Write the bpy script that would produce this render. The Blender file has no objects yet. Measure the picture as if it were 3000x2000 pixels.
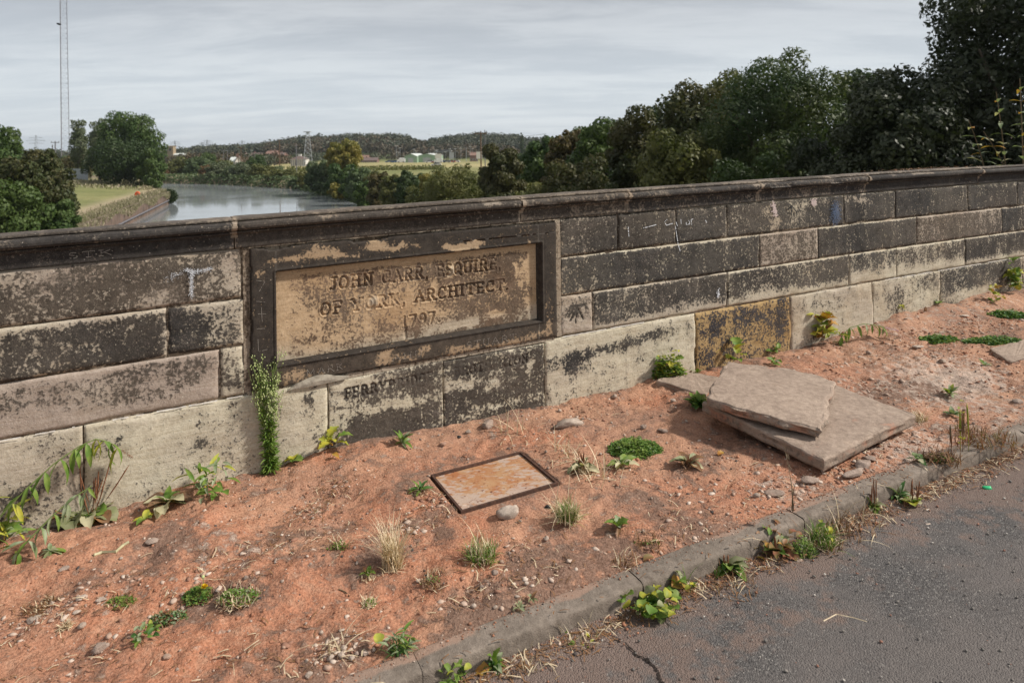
import bpy, math, random
import numpy as np
from mathutils import Vector, Matrix, Euler

# ------------------------------------------------------------------ frame of reference
# metres; origin under the camera on the footway, +Y is where the camera looks, +Z up.
FOC, PCX, PCY, EYE, ROLL = 2000., 1500., 441., 1.5, .012
U = np.array([.891, .454]); U /= np.linalg.norm(U)      # along the parapet, to the right
NN = np.array([U[1], -U[0]])                            # out of the parapet face, to the road
O = np.array([-1.18, 3.28])                             # a point on the parapet face
sc = bpy.context.scene
col = sc.collection
R = random.Random(7)
rng = np.random.default_rng(11)

# ------------------------------------------------------------------ camera, light, exposure
cam_d = bpy.data.cameras.new('camera'); cam = bpy.data.objects.new('camera', cam_d); col.objects.link(cam)
cam_d.sensor_width = 36; cam_d.lens = 24; cam_d.shift_y = -(1000 - PCY) / 3000.
cam.matrix_world = Matrix.Translation((0, 0, EYE)) @ Matrix.Rotation(math.radians(90), 4, 'X') @ Matrix.Rotation(-ROLL, 4, 'Z')
cam_d.clip_start = .05; cam_d.clip_end = 9000
cam_d.dof.use_dof = True; cam_d.dof.focus_distance = 3.6; cam_d.dof.aperture_fstop = 4.0
sc.camera = cam
SUN_DIR = Vector((.97, -.06, 0)).normalized()
SUN_EL = math.radians(40)
SUN_TO = Vector((SUN_DIR.x * math.cos(SUN_EL), SUN_DIR.y * math.cos(SUN_EL), math.sin(SUN_EL)))
sun_d = bpy.data.lights.new('sun', 'SUN'); sun = bpy.data.objects.new('sun', sun_d); col.objects.link(sun)
sun_d.energy = 3.3; sun_d.angle = math.radians(5); sun_d.color = (1., .94, .85)
sun.rotation_euler = SUN_TO.to_track_quat('Z', 'Y').to_euler(); sun.location = (20, 0, 30)
vs = sc.view_settings
vs.view_transform = 'Standard'; vs.look = 'None'; vs.exposure = 0.55; vs.gamma = 1; vs.use_curve_mapping = False

world = bpy.data.worlds.new('World'); sc.world = world; world.use_nodes = True
wt = world.node_tree; wt.nodes.clear()

def nd(nt, typ, ins=None, **props):
    n = nt.nodes.new(typ)
    for k, v in props.items(): setattr(n, k, v)
    for k, v in (ins or {}).items():
        s = n.inputs[k]
        if isinstance(v, bpy.types.NodeSocket): nt.links.new(v, s)
        elif isinstance(v, bpy.types.Node): nt.links.new(v.outputs[0], s)
        else:
            if s.type == 'RGBA' and len(v) == 3: v = (*v, 1)
            s.default_value = v
    return n

def mix(nt, f, a, b, mode='MIX'):
    n = nt.nodes.new('ShaderNodeMix'); n.data_type = 'RGBA'; n.blend_type = mode
    for k, v in ((0, f), (6, a), (7, b)):
        s = n.inputs[k]
        if isinstance(v, (bpy.types.NodeSocket,)): nt.links.new(v, s)
        elif isinstance(v, bpy.types.Node): nt.links.new(v.outputs[0], s)
        elif k == 0: s.default_value = v
        else: s.default_value = (*v, 1) if len(v) == 3 else v
    return n.outputs[2]

def mth(nt, op, a, b=None, c=None, clamp=False):
    n = nt.nodes.new('ShaderNodeMath'); n.operation = op; n.use_clamp = clamp
    for i, v in enumerate((a, b, c)):
        if v is None: continue
        if isinstance(v, bpy.types.NodeSocket): nt.links.new(v, n.inputs[i])
        elif isinstance(v, bpy.types.Node): nt.links.new(v.outputs[0], n.inputs[i])
        else: n.inputs[i].default_value = v
    return n.outputs[0]

def ss(nt, v, a, b, lo=0., hi=1.):
    n = nd(nt, 'ShaderNodeMapRange', {'Value': v, 'From Min': a, 'From Max': b, 'To Min': lo, 'To Max': hi}, interpolation_type='SMOOTHSTEP')
    return n.outputs[0]

def noise(nt, vec, scale, detail=4., rough=.55, dist=0.):
    return nd(nt, 'ShaderNodeTexNoise', {'Vector': vec, 'Scale': scale, 'Detail': detail, 'Roughness': rough, 'Distortion': dist}).outputs[0]

# overcast sky: Nishita sky mostly hidden by layered streaky cloud
sky = nd(wt, 'ShaderNodeTexSky', sky_type='NISHITA', sun_disc=False, sun_elevation=SUN_EL,
         sun_rotation=math.atan2(SUN_DIR.x, SUN_DIR.y), air_density=1.0, dust_density=2.0)
tc = nd(wt, 'ShaderNodeTexCoord')
gen = tc.outputs['Generated']
sep = nd(wt, 'ShaderNodeSeparateXYZ', {0: gen})
zc = mth(wt, 'MAXIMUM', sep.outputs[2], 0.0)
zz = mth(wt, 'ADD', zc, .10)
cx_ = mth(wt, 'DIVIDE', sep.outputs[0], zz); cy_ = mth(wt, 'DIVIDE', sep.outputs[1], zz)
cvec = nd(wt, 'ShaderNodeCombineXYZ', {0: cx_, 1: cy_, 2: 0.}).outputs[0]
cm = nd(wt, 'ShaderNodeMapping', {'Vector': cvec, 'Rotation': (0, 0, .10), 'Scale': (.42, 1.2, 1)}).outputs[0]
n1 = noise(wt, cm, 1.6, 9, .68, .5)
cm2 = nd(wt, 'ShaderNodeMapping', {'Vector': cvec, 'Rotation': (0, 0, -.12), 'Scale': (.6, .9, 1), 'Location': (3, 7, 0)}).outputs[0]
n2 = noise(wt, cm2, .8, 5, .6, .4)
cloudv = mth(wt, 'ADD', mth(wt, 'MULTIPLY', n1, .6), mth(wt, 'MULTIPLY', n2, .4))
cl = ss(wt, cloudv, .40, .61)
el = ss(wt, zc, 0.0, .30)
c_lo = mix(wt, cl, (.475, .52, .565), (.575, .612, .642))
c_hi = mix(wt, cl, (.285, .29, .305), (.39, .397, .408))
cc = mix(wt, el, c_lo, c_hi)
skyc = nd(wt, 'ShaderNodeVectorMath', {0: sky.outputs[0], 3: .10}, operation='SCALE').outputs[0]
fin = mix(wt, .88, skyc, cc)
bg = nd(wt, 'ShaderNodeBackground', {'Color': fin, 'Strength': 1.0})
wo = nd(wt, 'ShaderNodeOutputWorld', {'Surface': bg.outputs[0]})

# ------------------------------------------------------------------ geometry helpers
def ray(px, py):
    a = (px - PCX) / FOC; b = -(py - PCY) / FOC
    c, s = math.cos(ROLL), math.sin(ROLL)
    return a * c + b * s, b * c - a * s
def at(px, py, Y):
    x, z = ray(px, py); return (x * Y, Y, EYE + z * Y)
def camber(s):
    s = np.asarray(s, float); k = np.clip(s, -4, 10)
    return .0245 * k - .0012 * k * k + (s - k) * np.where(s > k, .0005, .034)
def P(s, d, z):
    """parapet frame (along, out of the face, height over the footway line) -> world"""
    s, d, z = np.broadcast_arrays(np.asarray(s, float), np.asarray(d, float), np.asarray(z, float))
    return np.stack([O[0] + s * U[0] + d * NN[0], O[1] + s * U[1] + d * NN[1], camber(s) + z], -1)
def wall(px, py, d=0.):
    x, z = ray(px, py); p = O + NN * d
    s = (x * p[1] - p[0]) / (U[0] - x * U[1]); Y = p[1] + s * U[1]
    return s, EYE + z * Y - float(camber(s))
def smooth(x, a, b):
    t = np.clip((x - a) / (b - a), 0, 1); return t * t * (3 - 2 * t)
def hsh(i, j, k):
    n = (i * 374761393 + j * 668265263 + k * 2147483647 + 1013904223).astype(np.int64) & 0xffffffff
    n = ((n ^ (n >> 13)) * 1274126177) & 0xffffffff
    n = ((n ^ (n >> 16)) * 2246822519) & 0xffffffff
    return ((n ^ (n >> 15)) & 0xffffff) / float(0xffffff)
def vnoise(x, y, seed=0):
    x = np.asarray(x, float); y = np.asarray(y, float)
    i = np.floor(x).astype(np.int64); j = np.floor(y).astype(np.int64)
    u = x - i; v = y - j; u = u * u * (3 - 2 * u); v = v * v * (3 - 2 * v)
    k = np.full_like(i, seed)
    a = hsh(i, j, k); b = hsh(i + 1, j, k); c = hsh(i, j + 1, k); d = hsh(i + 1, j + 1, k)
    return (a * (1 - u) + b * u) * (1 - v) + (c * (1 - u) + d * u) * v
def fbm(x, y, octv=4, seed=0, gain=.5):
    t = 0; a = 1; n = 0
    for o in range(octv):
        t = t + a * vnoise(np.asarray(x) * 2 ** o + 17.3 * o, np.asarray(y) * 2 ** o - 9.1 * o, seed + o); n += a; a *= gain
    return t / n

def mesh(name, V, F, mat=None, W=None, smoothf=False):
    V = np.asarray(V, np.float32).reshape(-1, 3)
    me = bpy.data.meshes.new(name)
    if isinstance(F, np.ndarray):
        k = F.shape[1]; F = F.astype(np.int32)
        me.vertices.add(len(V)); me.vertices.foreach_set('co', V.ravel())
        me.loops.add(F.size); me.loops.foreach_set('vertex_index', F.ravel())
        me.polygons.add(len(F)); me.polygons.foreach_set('loop_start', np.arange(0, F.size, k, dtype=np.int32))
        me.polygons.foreach_set('loop_total', np.full(len(F), k, np.int32))
        me.update(calc_edges=True); me.validate()
    else:
        me.from_pydata([tuple(map(float, v)) for v in V], [], F); me.update()
    if mat is not None: me.materials.append(mat)
    if W is not None:
        a = me.attributes.new('W', 'FLOAT_COLOR', 'POINT')
        W = np.asarray(W, np.float32)
        if W.shape[1] == 3: W = np.hstack([W, np.ones((len(W), 1), np.float32)])
        a.data.foreach_set('color', W.ravel())
    if smoothf: me.polygons.foreach_set('use_smooth', np.ones(len(me.polygons), bool))
    return me
def tag(o, label=None, cat=None, group=None, kind=None):
    if label: o['label'] = label
    if cat: o['category'] = cat
    if group: o['group'] = group
    if kind: o['kind'] = kind
    return o
def obj(name, me, parent=None, loc=None):
    o = bpy.data.objects.new(name, me); col.objects.link(o)
    if parent is not None: o.parent = parent
    if loc is not None: o.location = loc
    return o
def empty(name, loc=(0, 0, 0), rz=0):
    o = bpy.data.objects.new(name, None); col.objects.link(o); o.location = tuple(map(float, loc)); o.rotation_euler = (0, 0, rz)
    o.empty_display_size = .1
    return o
def child(name, V, F, mat, parent, W=None, smoothf=False):
    """vertices in world space, stored relative to the parent's base"""
    V = np.asarray(V, float).reshape(-1, 3)
    p = parent
    off = np.zeros(3)
    while p is not None: off = off + np.array(p.location); p = p.parent
    return obj(name, mesh(name, V - off, F, mat, W, smoothf), parent)
def grid_faces(nu, nv, keep=None):
    i, j = np.meshgrid(np.arange(nu - 1), np.arange(nv - 1), indexing='ij')
    a = (i * nv + j); F = np.stack([a, a + nv, a + nv + 1, a + 1], -1).reshape(-1, 4)
    return F if keep is None else F[keep.reshape(-1)]
class MB:
    def __init__(s): s.v = []; s.f = []; s.w = []
    def add(s, V, F, w=None):
        b = len(s.v); s.v += [tuple(map(float, v)) for v in V]; s.f += [tuple(int(i) + b for i in f) for f in F]
        s.w += [tuple(w) if w is not None else (.5, .5, .5)] * len(V)
        return s
    def box(s, x0, x1, y0, y1, z0, z1, M=None, w=None):
        V = [(x, y, z) for x in (x0, x1) for y in (y0, y1) for z in (z0, z1)]
        if M is not None: V = [M @ Vector(v) for v in V]
        return s.add(V, [(0, 1, 3, 2), (4, 6, 7, 5), (0, 4, 5, 1), (2, 3, 7, 6), (0, 2, 6, 4), (1, 5, 7, 3)], w)
    def tube(s, pts, r, n=6, w=None, cap=True):
        pts = [Vector(p) for p in pts]
        rr = r if isinstance(r, (list, tuple)) else [r] * len(pts)
        V = []; F = []; up = Vector((.13, .21, .97))
        for i, p in enumerate(pts):
            t = (pts[min(i + 1, len(pts) - 1)] - pts[max(i - 1, 0)]).normalized()
            a = t.cross(up)
            if a.length < .05: a = t.cross(Vector((1, 0, 0)))
            a.normalize(); b = t.cross(a)
            for k in range(n):
                an = 2 * math.pi * k / n; V.append(p + (a * math.cos(an) + b * math.sin(an)) * rr[i])
        for i in range(len(pts) - 1):
            for k in range(n):
                F.append((i * n + k, i * n + (k + 1) % n, (i + 1) * n + (k + 1) % n, (i + 1) * n + k))
        if cap: F.append(tuple(range(n))[::-1]); F.append(tuple(range((len(pts) - 1) * n, len(pts) * n)))
        return s.add(V, F, w)
    def build(s, name, mat, parent=None, smoothf=False):
        if parent is not None: return child(name, s.v, s.f, mat, parent, s.w, smoothf)
        return obj(name, mesh(name, s.v, s.f, mat, s.w, smoothf))

# ------------------------------------------------------------------ materials
def newmat(name):
    m = bpy.data.materials.new(name); m.use_nodes = True; nt = m.node_tree; nt.nodes.clear(); return m, nt
def finish(nt, color, rough=.9, bump=None, strength=.4, dist=.01, spec=.3, **kw):
    ins = {'Base Color': color, 'Roughness': rough, 'Specular IOR Level': spec}; ins.update(kw)
    p = nd(nt, 'ShaderNodeBsdfPrincipled', ins)
    if bump is not None:
        b = nd(nt, 'ShaderNodeBump', {'Height': bump, 'Strength': strength, 'Distance': dist}); nt.links.new(b.outputs[0], p.inputs['Normal'])
    nd(nt, 'ShaderNodeOutputMaterial', {'Surface': p.outputs[0]})
    return p
def attr(nt):
    a = nd(nt, 'ShaderNodeAttribute', attribute_name='W'); s = nd(nt, 'ShaderNodeSeparateColor', {0: a.outputs['Color']}); return a, s.outputs
def pos(nt): return nd(nt, 'ShaderNodeNewGeometry').outputs['Position']

def stone_mat(name, p1, p2, d1, d2, speck=.5, bumpk=.5, noisek=1.0, streak=False):
    m, nt = newmat(name); g = pos(nt); a, W = attr(nt)
    nA = noise(nt, g, 8, 9, .75, .3); nB = noise(nt, g, 75, 5, .65); nM = noise(nt, g, 27, 6, .7); nC = noise(nt, g, 2.2, 3, .5); nD = noise(nt, g, 260, 2, .6)
    v = mth(nt, 'ADD', W[0], mth(nt, 'MULTIPLY', mth(nt, 'SUBTRACT', nA, .5), .9 * noisek))
    v = mth(nt, 'ADD', v, mth(nt, 'MULTIPLY', mth(nt, 'SUBTRACT', nM, .5), 1.6 * noisek))
    v = mth(nt, 'ADD', v, mth(nt, 'MULTIPLY', mth(nt, 'SUBTRACT', nB, .5), 2.4 * noisek))
    gv = nd(nt, 'ShaderNodeMapping', {'Vector': g, 'Scale': (14, 14, 1.6)}).outputs[0]; nV = noise(nt, gv, 1.2, 5, .65)
    v = mth(nt, 'ADD', v, mth(nt, 'MULTIPLY', mth(nt, 'SUBTRACT', nV, .5), .9 * noisek))
    msk = ss(nt, v, .27, .71)
    pale = mix(nt, W[1], p1, p2)
    gst = nd(nt, 'ShaderNodeMapping', {'Vector': g, 'Scale': (2.2, 2.2, 26)}).outputs[0]; nS = noise(nt, gst, 3.5, 6, .7, .4)
    pale = mix(nt, ss(nt, nS, .4, .68, 0, .5), pale, mix(nt, 1., pale, (.66, .60, .52), 'MULTIPLY'))
    pale = mix(nt, ss(nt, nB, .3, .7), mix(nt, 1., pale, (.74, .72, .70), 'MULTIPLY'), pale)
    pale = mix(nt, mth(nt, 'MULTIPLY', ss(nt, nC, .5, .75), .5), pale, mix(nt, 1., pale, (.80, .70, .60), 'MULTIPLY'))
    dark = mix(nt, ss(nt, nC, .35, .65), d1, d2)
    dark = mix(nt, mth(nt, 'MULTIPLY', W[2], .9), dark, (.135, .108, .083))
    dark = mix(nt, ss(nt, nM, .3, .7), mix(nt, 1., dark, (.62, .60, .58), 'MULTIPLY'), mix(nt, 1., dark, (1.35, 1.30, 1.25), 'MULTIPLY'))
    dark = mix(nt, ss(nt, nD, .3, .7), mix(nt, 1., dark, (.6, .6, .6), 'MULTIPLY'), dark)
    c = mix(nt, msk, pale, dark)
    sp = nd(nt, 'ShaderNodeTexVoronoi', {'Vector': g, 'Scale': 55., 'Randomness': 1.})
    spm = mth(nt, 'MULTIPLY', mth(nt, 'LESS_THAN', sp.outputs['Distance'], .13), mth(nt, 'GREATER_THAN', nd(nt, 'ShaderNodeSeparateColor', {0: sp.outputs['Color']}).outputs[0], 1 - speck * .5))
    c = mix(nt, mth(nt, 'MULTIPLY', spm, .7), c, mix(nt, .3, p1, (.6, .56, .5)))
    nF = noise(nt, g, 150, 3, .7); nG = noise(nt, g, 5, 3, .6)
    c = mix(nt, mth(nt, 'MULTIPLY', ss(nt, mth(nt, 'ADD', nF, mth(nt, 'MULTIPLY', mth(nt, 'SUBTRACT', nG, .5), .5)), .58, .72), speck * .7), c, mix(nt, 1., p2, (.8, .8, .8), 'MULTIPLY'))
    h = mth(nt, 'ADD', mth(nt, 'MULTIPLY', nB, 1.), mth(nt, 'MULTIPLY', nD, .35))
    h = mth(nt, 'ADD', h, mth(nt, 'MULTIPLY', msk, .18))
    finish(nt, c, ss(nt, msk, 0, 1, .95, .8), h, bumpk, .006, .25)
    return m
M = {}
M['stone'] = stone_mat('weathered_sandstone', (.64, .59, .465), (.45, .375, .32), (.036, .035, .035), (.086, .079, .070))
M['coping'] = stone_mat('coping_sandstone', (.36, .31, .26), (.30, .25, .20), (.021, .0205, .023), (.048, .046, .046), .7, .4, .8)
M['frame'] = stone_mat('soot_black_stone', (.50, .38, .25), (.42, .30, .20), (.014, .0135, .015), (.034, .030, .028), .15, .18, .9)
M['panel'] = stone_mat('ochre_panel_stone', (.60, .425, .26), (.53, .45, .35), (.12, .076, .048), (.19, .13, .09), .4, .35, 1.0)
M['mortar'] = stone_mat('lime_mortar', (.48, .42, .34), (.38, .31, .245), (.07, .05, .035), (.12, .09, .06), .2, .8, 1)

def simple(name, c, rough=.8, c2=None, scale=20, bump=0., spec=.3, **kw):
    m, nt = newmat(name); g = pos(nt); n_ = noise(nt, g, scale, 5, .6)
    colr = mix(nt, ss(nt, n_, .3, .7), c, c2 if c2 else tuple(x * .7 for x in c))
    finish(nt, colr, rough, n_ if bump else None, bump or .1, .005, spec, **kw); return m
M['white_mortar'] = simple('white_mortar', (.80, .78, .74), .9, (.62, .58, .52), 60, .4)
M['joint_black'] = simple('black_crack', (.03, .022, .018), 1)  # near-black brown, the plain colour of the road crack
M['rust'] = None
# dirt
m, nt = newmat('red_earth'); g = pos(nt); a, W = attr(nt)
nA = noise(nt, g, 3.2, 7, .62, .4); nB = noise(nt, g, 22, 7, .65); nC = noise(nt, g, 120, 4, .6); nE = noise(nt, g, 45, 5, .7)
c = mix(nt, ss(nt, nA, .38, .62), (.53, .31, .205), (.40, .235, .165))
c = mix(nt, mth(nt, 'MULTIPLY', W[0], ss(nt, nB, .25, .6)), c, (.52, .235, .14))
dk = ss(nt, mth(nt, 'ADD', W[1], mth(nt, 'MULTIPLY', mth(nt, 'SUBTRACT', mth(nt, 'ADD', nA, nB), 1.), 2.6)), .35, .8)
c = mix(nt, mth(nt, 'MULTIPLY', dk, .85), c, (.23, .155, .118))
pl = ss(nt, mth(nt, 'ADD', W[2], mth(nt, 'MULTIPLY', mth(nt, 'SUBTRACT', nB, .5), 2.)), .45, .85)
c = mix(nt, mth(nt, 'MULTIPLY', pl, .75), c, (.60, .49, .41))
c = mix(nt, ss(nt, nB, .58, .74, 0, .6), c, (.58, .44, .35))
c = mix(nt, ss(nt, nE, .60, .72, 0, .6), c, (.20, .125, .09))
c = mix(nt, ss(nt, nE, .40, .30, 0, .5), c, (.60, .45, .36))
c = mix(nt, ss(nt, nC, .3, .65), mix(nt, 1., c, (.60, .56, .54), 'MULTIPLY'), c)
vo = nd(nt, 'ShaderNodeTexVoronoi', {'Vector': g, 'Scale': 75.})
vs_ = nd(nt, 'ShaderNodeSeparateColor', {0: vo.outputs['Color']})
gr = mth(nt, 'MULTIPLY', mth(nt, 'LESS_THAN', vo.outputs['Distance'], .22), mth(nt, 'GREATER_THAN', vs_.outputs[0], .86))
c = mix(nt, mth(nt, 'MULTIPLY', gr, .65), c, mix(nt, vs_.outputs[1], (.55, .46, .38), (.30, .17, .12)))
h = mth(nt, 'ADD', mth(nt, 'MULTIPLY', nB, 1.), mth(nt, 'ADD', mth(nt, 'MULTIPLY', nC, .5), mth(nt, 'MULTIPLY', gr, .3)))
finish(nt, c, .95, h, .75, .02, .15); M['dirt'] = m
# asphalt
m, nt = newmat('worn_asphalt'); g = pos(nt); a, W = attr(nt)
vo = nd(nt, 'ShaderNodeTexVoronoi', {'Vector': g, 'Scale': 210.}); vs_ = nd(nt, 'ShaderNodeSeparateColor', {0: vo.outputs['Color']})
nA = noise(nt, g, 2.3, 6, .6, .3); nB = noise(nt, g, 14, 6, .65); nC = noise(nt, g, 90, 3, .6)
c = mix(nt, vs_.outputs[0], (.060, .056, .055), (.15, .14, .135))
c = mix(nt, mth(nt, 'MULTIPLY', ss(nt, vs_.outputs[1], .93, .97), .6), c, (.36, .34, .31))
c = mix(nt, ss(nt, nA, .38, .62, 0, .75), c, (.16, .14, .13))
rd = ss(nt, mth(nt, 'ADD', W[0], mth(nt, 'MULTIPLY', mth(nt, 'SUBTRACT', nB, .5), 2.2)), .45, .95)
c = mix(nt, mth(nt, 'MULTIPLY', rd, .62), c, (.22, .15, .12))
c = mix(nt, mth(nt, 'MULTIPLY', W[1], .9), c, (.03, .025, .022))
h = mth(nt, 'SUBTRACT', mth(nt, 'MULTIPLY', nC, .7), vo.outputs['Distance'])
finish(nt, c, .9, h, .9, .0045, .25); M['asphalt'] = m
# kerb and slabs
def grey_stone(name, a_, b_, redk, red=(.30, .15, .10), bumpk=.5, mossk=0.):
    m, nt = newmat(name); g = pos(nt); a, W = attr(nt)
    nA = noise(nt, g, 5, 8, .65, .4); nB = noise(nt, g, 38, 7, .66); nC = noise(nt, g, 220, 3, .6); nE = noise(nt, g, 14, 6, .7)
    c = mix(nt, ss(nt, nA, .36, .64), a_, b_)
    c = mix(nt, ss(nt, nE, .55, .72, 0, .55), c, mix(nt, 1., c, (.60, .56, .54), 'MULTIPLY'))
    c = mix(nt, ss(nt, nE, .42, .30, 0, .5), c, mix(nt, 1., c, (1.25, 1.2, 1.15), 'MULTIPLY'))
    c = mix(nt, ss(nt, nB, .3, .7), mix(nt, 1., c, (.68, .67, .66), 'MULTIPLY'), c)
    c = mix(nt, ss(nt, nC, .3, .7), mix(nt, 1., c, (.78, .78, .78), 'MULTIPLY'), c)
    r_ = ss(nt, mth(nt, 'ADD', W[0], mth(nt, 'MULTIPLY', mth(nt, 'SUBTRACT', nA, .5), 2.2)), .45, .75)
    c = mix(nt, mth(nt, 'MULTIPLY', r_, redk), c, red)
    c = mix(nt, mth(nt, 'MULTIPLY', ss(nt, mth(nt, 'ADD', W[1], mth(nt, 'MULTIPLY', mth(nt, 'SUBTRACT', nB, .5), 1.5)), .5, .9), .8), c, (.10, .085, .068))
    finish(nt, c, .92, mth(nt, 'ADD', nB, mth(nt, 'MULTIPLY', nC, .4)), bumpk, .007, .2); return m
M['kerb'] = grey_stone('kerb_stone', (.32, .265, .22), (.24, .20, .165), .7, (.36, .23, .17), .7)
M['slab'] = grey_stone('buff_paving_stone', (.48, .375, .30), (.39, .30, .24), .85, (.42, .21, .14), .6)
M['rubble'] = grey_stone('rubble_stone', (.46, .36, .30), (.36, .27, .22), .5, (.38, .19, .12), .8)
# rusted steel
m, nt = newmat('rusted_steel'); g = pos(nt); nA = noise(nt, g, 9, 8, .65, .5); nB = noise(nt, g, 60, 5, .6); nC = noise(nt, g, 3.2, 4, .5)
gs = nd(nt, 'ShaderNodeMapping', {'Vector': g, 'Rotation': (0, 0, -.47), 'Scale': (4, 9, 1)}).outputs[0]; nS = noise(nt, gs, 6, 6, .6)
c = mix(nt, ss(nt, nA, .35, .65), (.36, .145, .06), (.43, .25, .13))
c = mix(nt, mth(nt, 'MULTIPLY', ss(nt, mth(nt, 'ADD', nS, mth(nt, 'SUBTRACT', nC, .5)), .47, .62), .72), c, (.46, .38, .33))
c = mix(nt, ss(nt, nB, .58, .70), c, (.14, .05, .025))
finish(nt, c, .75, nB, .4, .004, .35); M['rust'] = m
M['rust_dark'] = simple('dark_rusted_steel', (.12, .062, .042), .8, (.055, .032, .025), 50, .5)

def leaf_mat(name, c1, c2, rough=.55, trans=.25, attrb=True, dull=1.):
    m, nt = newmat(name); g = pos(nt)
    n_ = noise(nt, g, 30, 3, .5)
    if attrb:
        a, W = attr(nt); c = mix(nt, W[0], c1, c2)
        c = mix(nt, mth(nt, 'MULTIPLY', W[1], 1.), mix(nt, 1., c, (.45, .45, .45), 'MULTIPLY'), c)
    else: c = mix(nt, ss(nt, n_, .35, .65), c1, c2)
    p = nd(nt, 'ShaderNodeBsdfPrincipled', {'Base Color': c, 'Roughness': rough, 'Specular IOR Level': .3})
    t = nd(nt, 'ShaderNodeBsdfTranslucent', {'Color': mix(nt, 1., c, (1.1, 1.25, .6), 'MULTIPLY')})
    mx = nd(nt, 'ShaderNodeMixShader', {0: trans, 1: p.outputs[0], 2: t.outputs[0]})
    nd(nt, 'ShaderNodeOutputMaterial', {'Surface': mx.outputs[0]}); return m
M['lgreen'] = leaf_mat('fresh_green_leaf', (.115, .21, .035), (.20, .27, .055), attrb=False)
M['lyellow'] = leaf_mat('yellowing_leaf', (.46, .42, .05), (.30, .34, .06), attrb=False)
M['lorange'] = leaf_mat('orange_leaf', (.50, .22, .05), (.38, .27, .06), attrb=False)
M['lsilver'] = leaf_mat('silver_green_leaf', (.34, .38, .25), (.19, .25, .11), attrb=False)
M['lplant'] = leaf_mat('dull_plantain_leaf', (.20, .22, .10), (.26, .26, .15), attrb=False, trans=.12)
M['lcream'] = leaf_mat('bleached_leaf', (.60, .56, .36), (.52, .47, .30), attrb=False)
M['ldead'] = leaf_mat('dead_brown_leaf', (.26, .135, .06), (.17, .10, .06), attrb=False, trans=.05)
M['lred'] = leaf_mat('reddened_leaf', (.27, .10, .06), (.20, .15, .05), attrb=False)
M['ldark'] = leaf_mat('dark_green_leaf', (.05, .13, .03), (.09, .18, .045), attrb=False)
M['straw'] = leaf_mat('dry_straw', (.72, .60, .42), (.56, .44, .29), attrb=False, trans=.1)
M['spike'] = simple('rust_brown_seed_spike', (.25, .105, .05), .9, (.17, .075, .04), 120, .6)
M['stem'] = simple('brown_stem', (.17, .12, .07), .8, (.12, .09, .05), 60)
M['gstem'] = simple('green_stem', (.18, .24, .07), .7, (.13, .17, .05), 60)
M['purple'] = simple('lilac_petal', (.50, .27, .55), .7, (.42, .28, .42), 90)
M['yellowflower'] = simple('yellow_petal', (.85, .62, .02), .6, (.75, .5, .02), 90)
M['whitefluff'] = simple('pale_seed_head', (.50, .55, .28), .9, (.36, .44, .15), 90)
M['whitepaint'] = simple('white_spray_paint', (.72, .74, .78), .7, (.5, .52, .56), 90)
M['scratch'] = simple('chalky_scratch', (.36, .33, .29), .9, (.24, .21, .19), 90)
M['blackpaint'] = simple('black_paint', (.018, .018, .022), .6, (.03, .03, .03), 60)
M['bark'] = simple('bark', (.11, .09, .07), .95, (.07, .055, .04), 6, .6)
M['steel'] = simple('galvanised_steel', (.42, .44, .46), .5, (.32, .34, .36), 3, 0, .5, Metallic=.4)
M['steel_dark'] = simple('weathered_steel', (.17, .17, .19), .6, (.13, .12, .13), 3)
M['woodpole'] = simple('brown_wood_pole', (.16, .10, .07), .9, (.12, .08, .05), 3)
M['white'] = simple('white_render', (.72, .70, .66), .8, (.64, .62, .58), 1)
M['brick'] = simple('red_brick', (.22, .13, .11), .9, (.18, .11, .09), 2)
M['rooftile'] = simple('grey_brown_roof_tiles', (.17, .12, .11), .9, (.13, .10, .09), 2)
M['redroof'] = simple('red_roof_tiles', (.25, .15, .12), .9, (.20, .13, .10), 2)
M['church'] = simple('honey_stone', (.33, .25, .16), .9, (.26, .20, .13), 1)
M['glass'] = simple('window_glass', (.03, .035, .04), .1, (.04, .05, .05), 1, 0, .6)
M['greenclad'] = simple('pale_green_cladding', (.27, .38, .27), .6, (.23, .33, .23), .6)
M['paleroof'] = simple('pale_sheet_roof', (.62, .66, .62), .5, (.55, .58, .55), .6)
M['concrete'] = simple('concrete', (.28, .28, .27), .9, (.22, .22, .21), 1)
M['car_white'] = simple('white_car_paint', (.75, .75, .75), .3, (.7, .7, .7), 1, 0, .5)
M['car_blue'] = simple('blue_car_paint', (.05, .15, .35), .3, (.05, .13, .3), 1, 0, .5)
M['car_red'] = simple('red_car_paint', (.40, .06, .04), .3, (.35, .06, .04), 1, 0, .5)
M['car_grey'] = simple('grey_car_paint', (.25, .27, .29), .3, (.22, .24, .26), 1, 0, .5)
M['rubber'] = simple('black_rubber', (.02, .02, .02), .9)
M['orange'] = simple('orange_plastic', (.80, .12, .03), .5, (.7, .1, .03), 5)
M['greenplastic'] = simple('green_glass', (.02, .42, .16), .15, (.05, .5, .2), 40, 0, .6)
M['butt'] = simple('dirty_white_paper', (.60, .56, .50), .9, (.5, .42, .35), 60)
M['ivy'] = leaf_mat('ivy_foliage', (.035, .075, .02), (.08, .12, .035))
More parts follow.
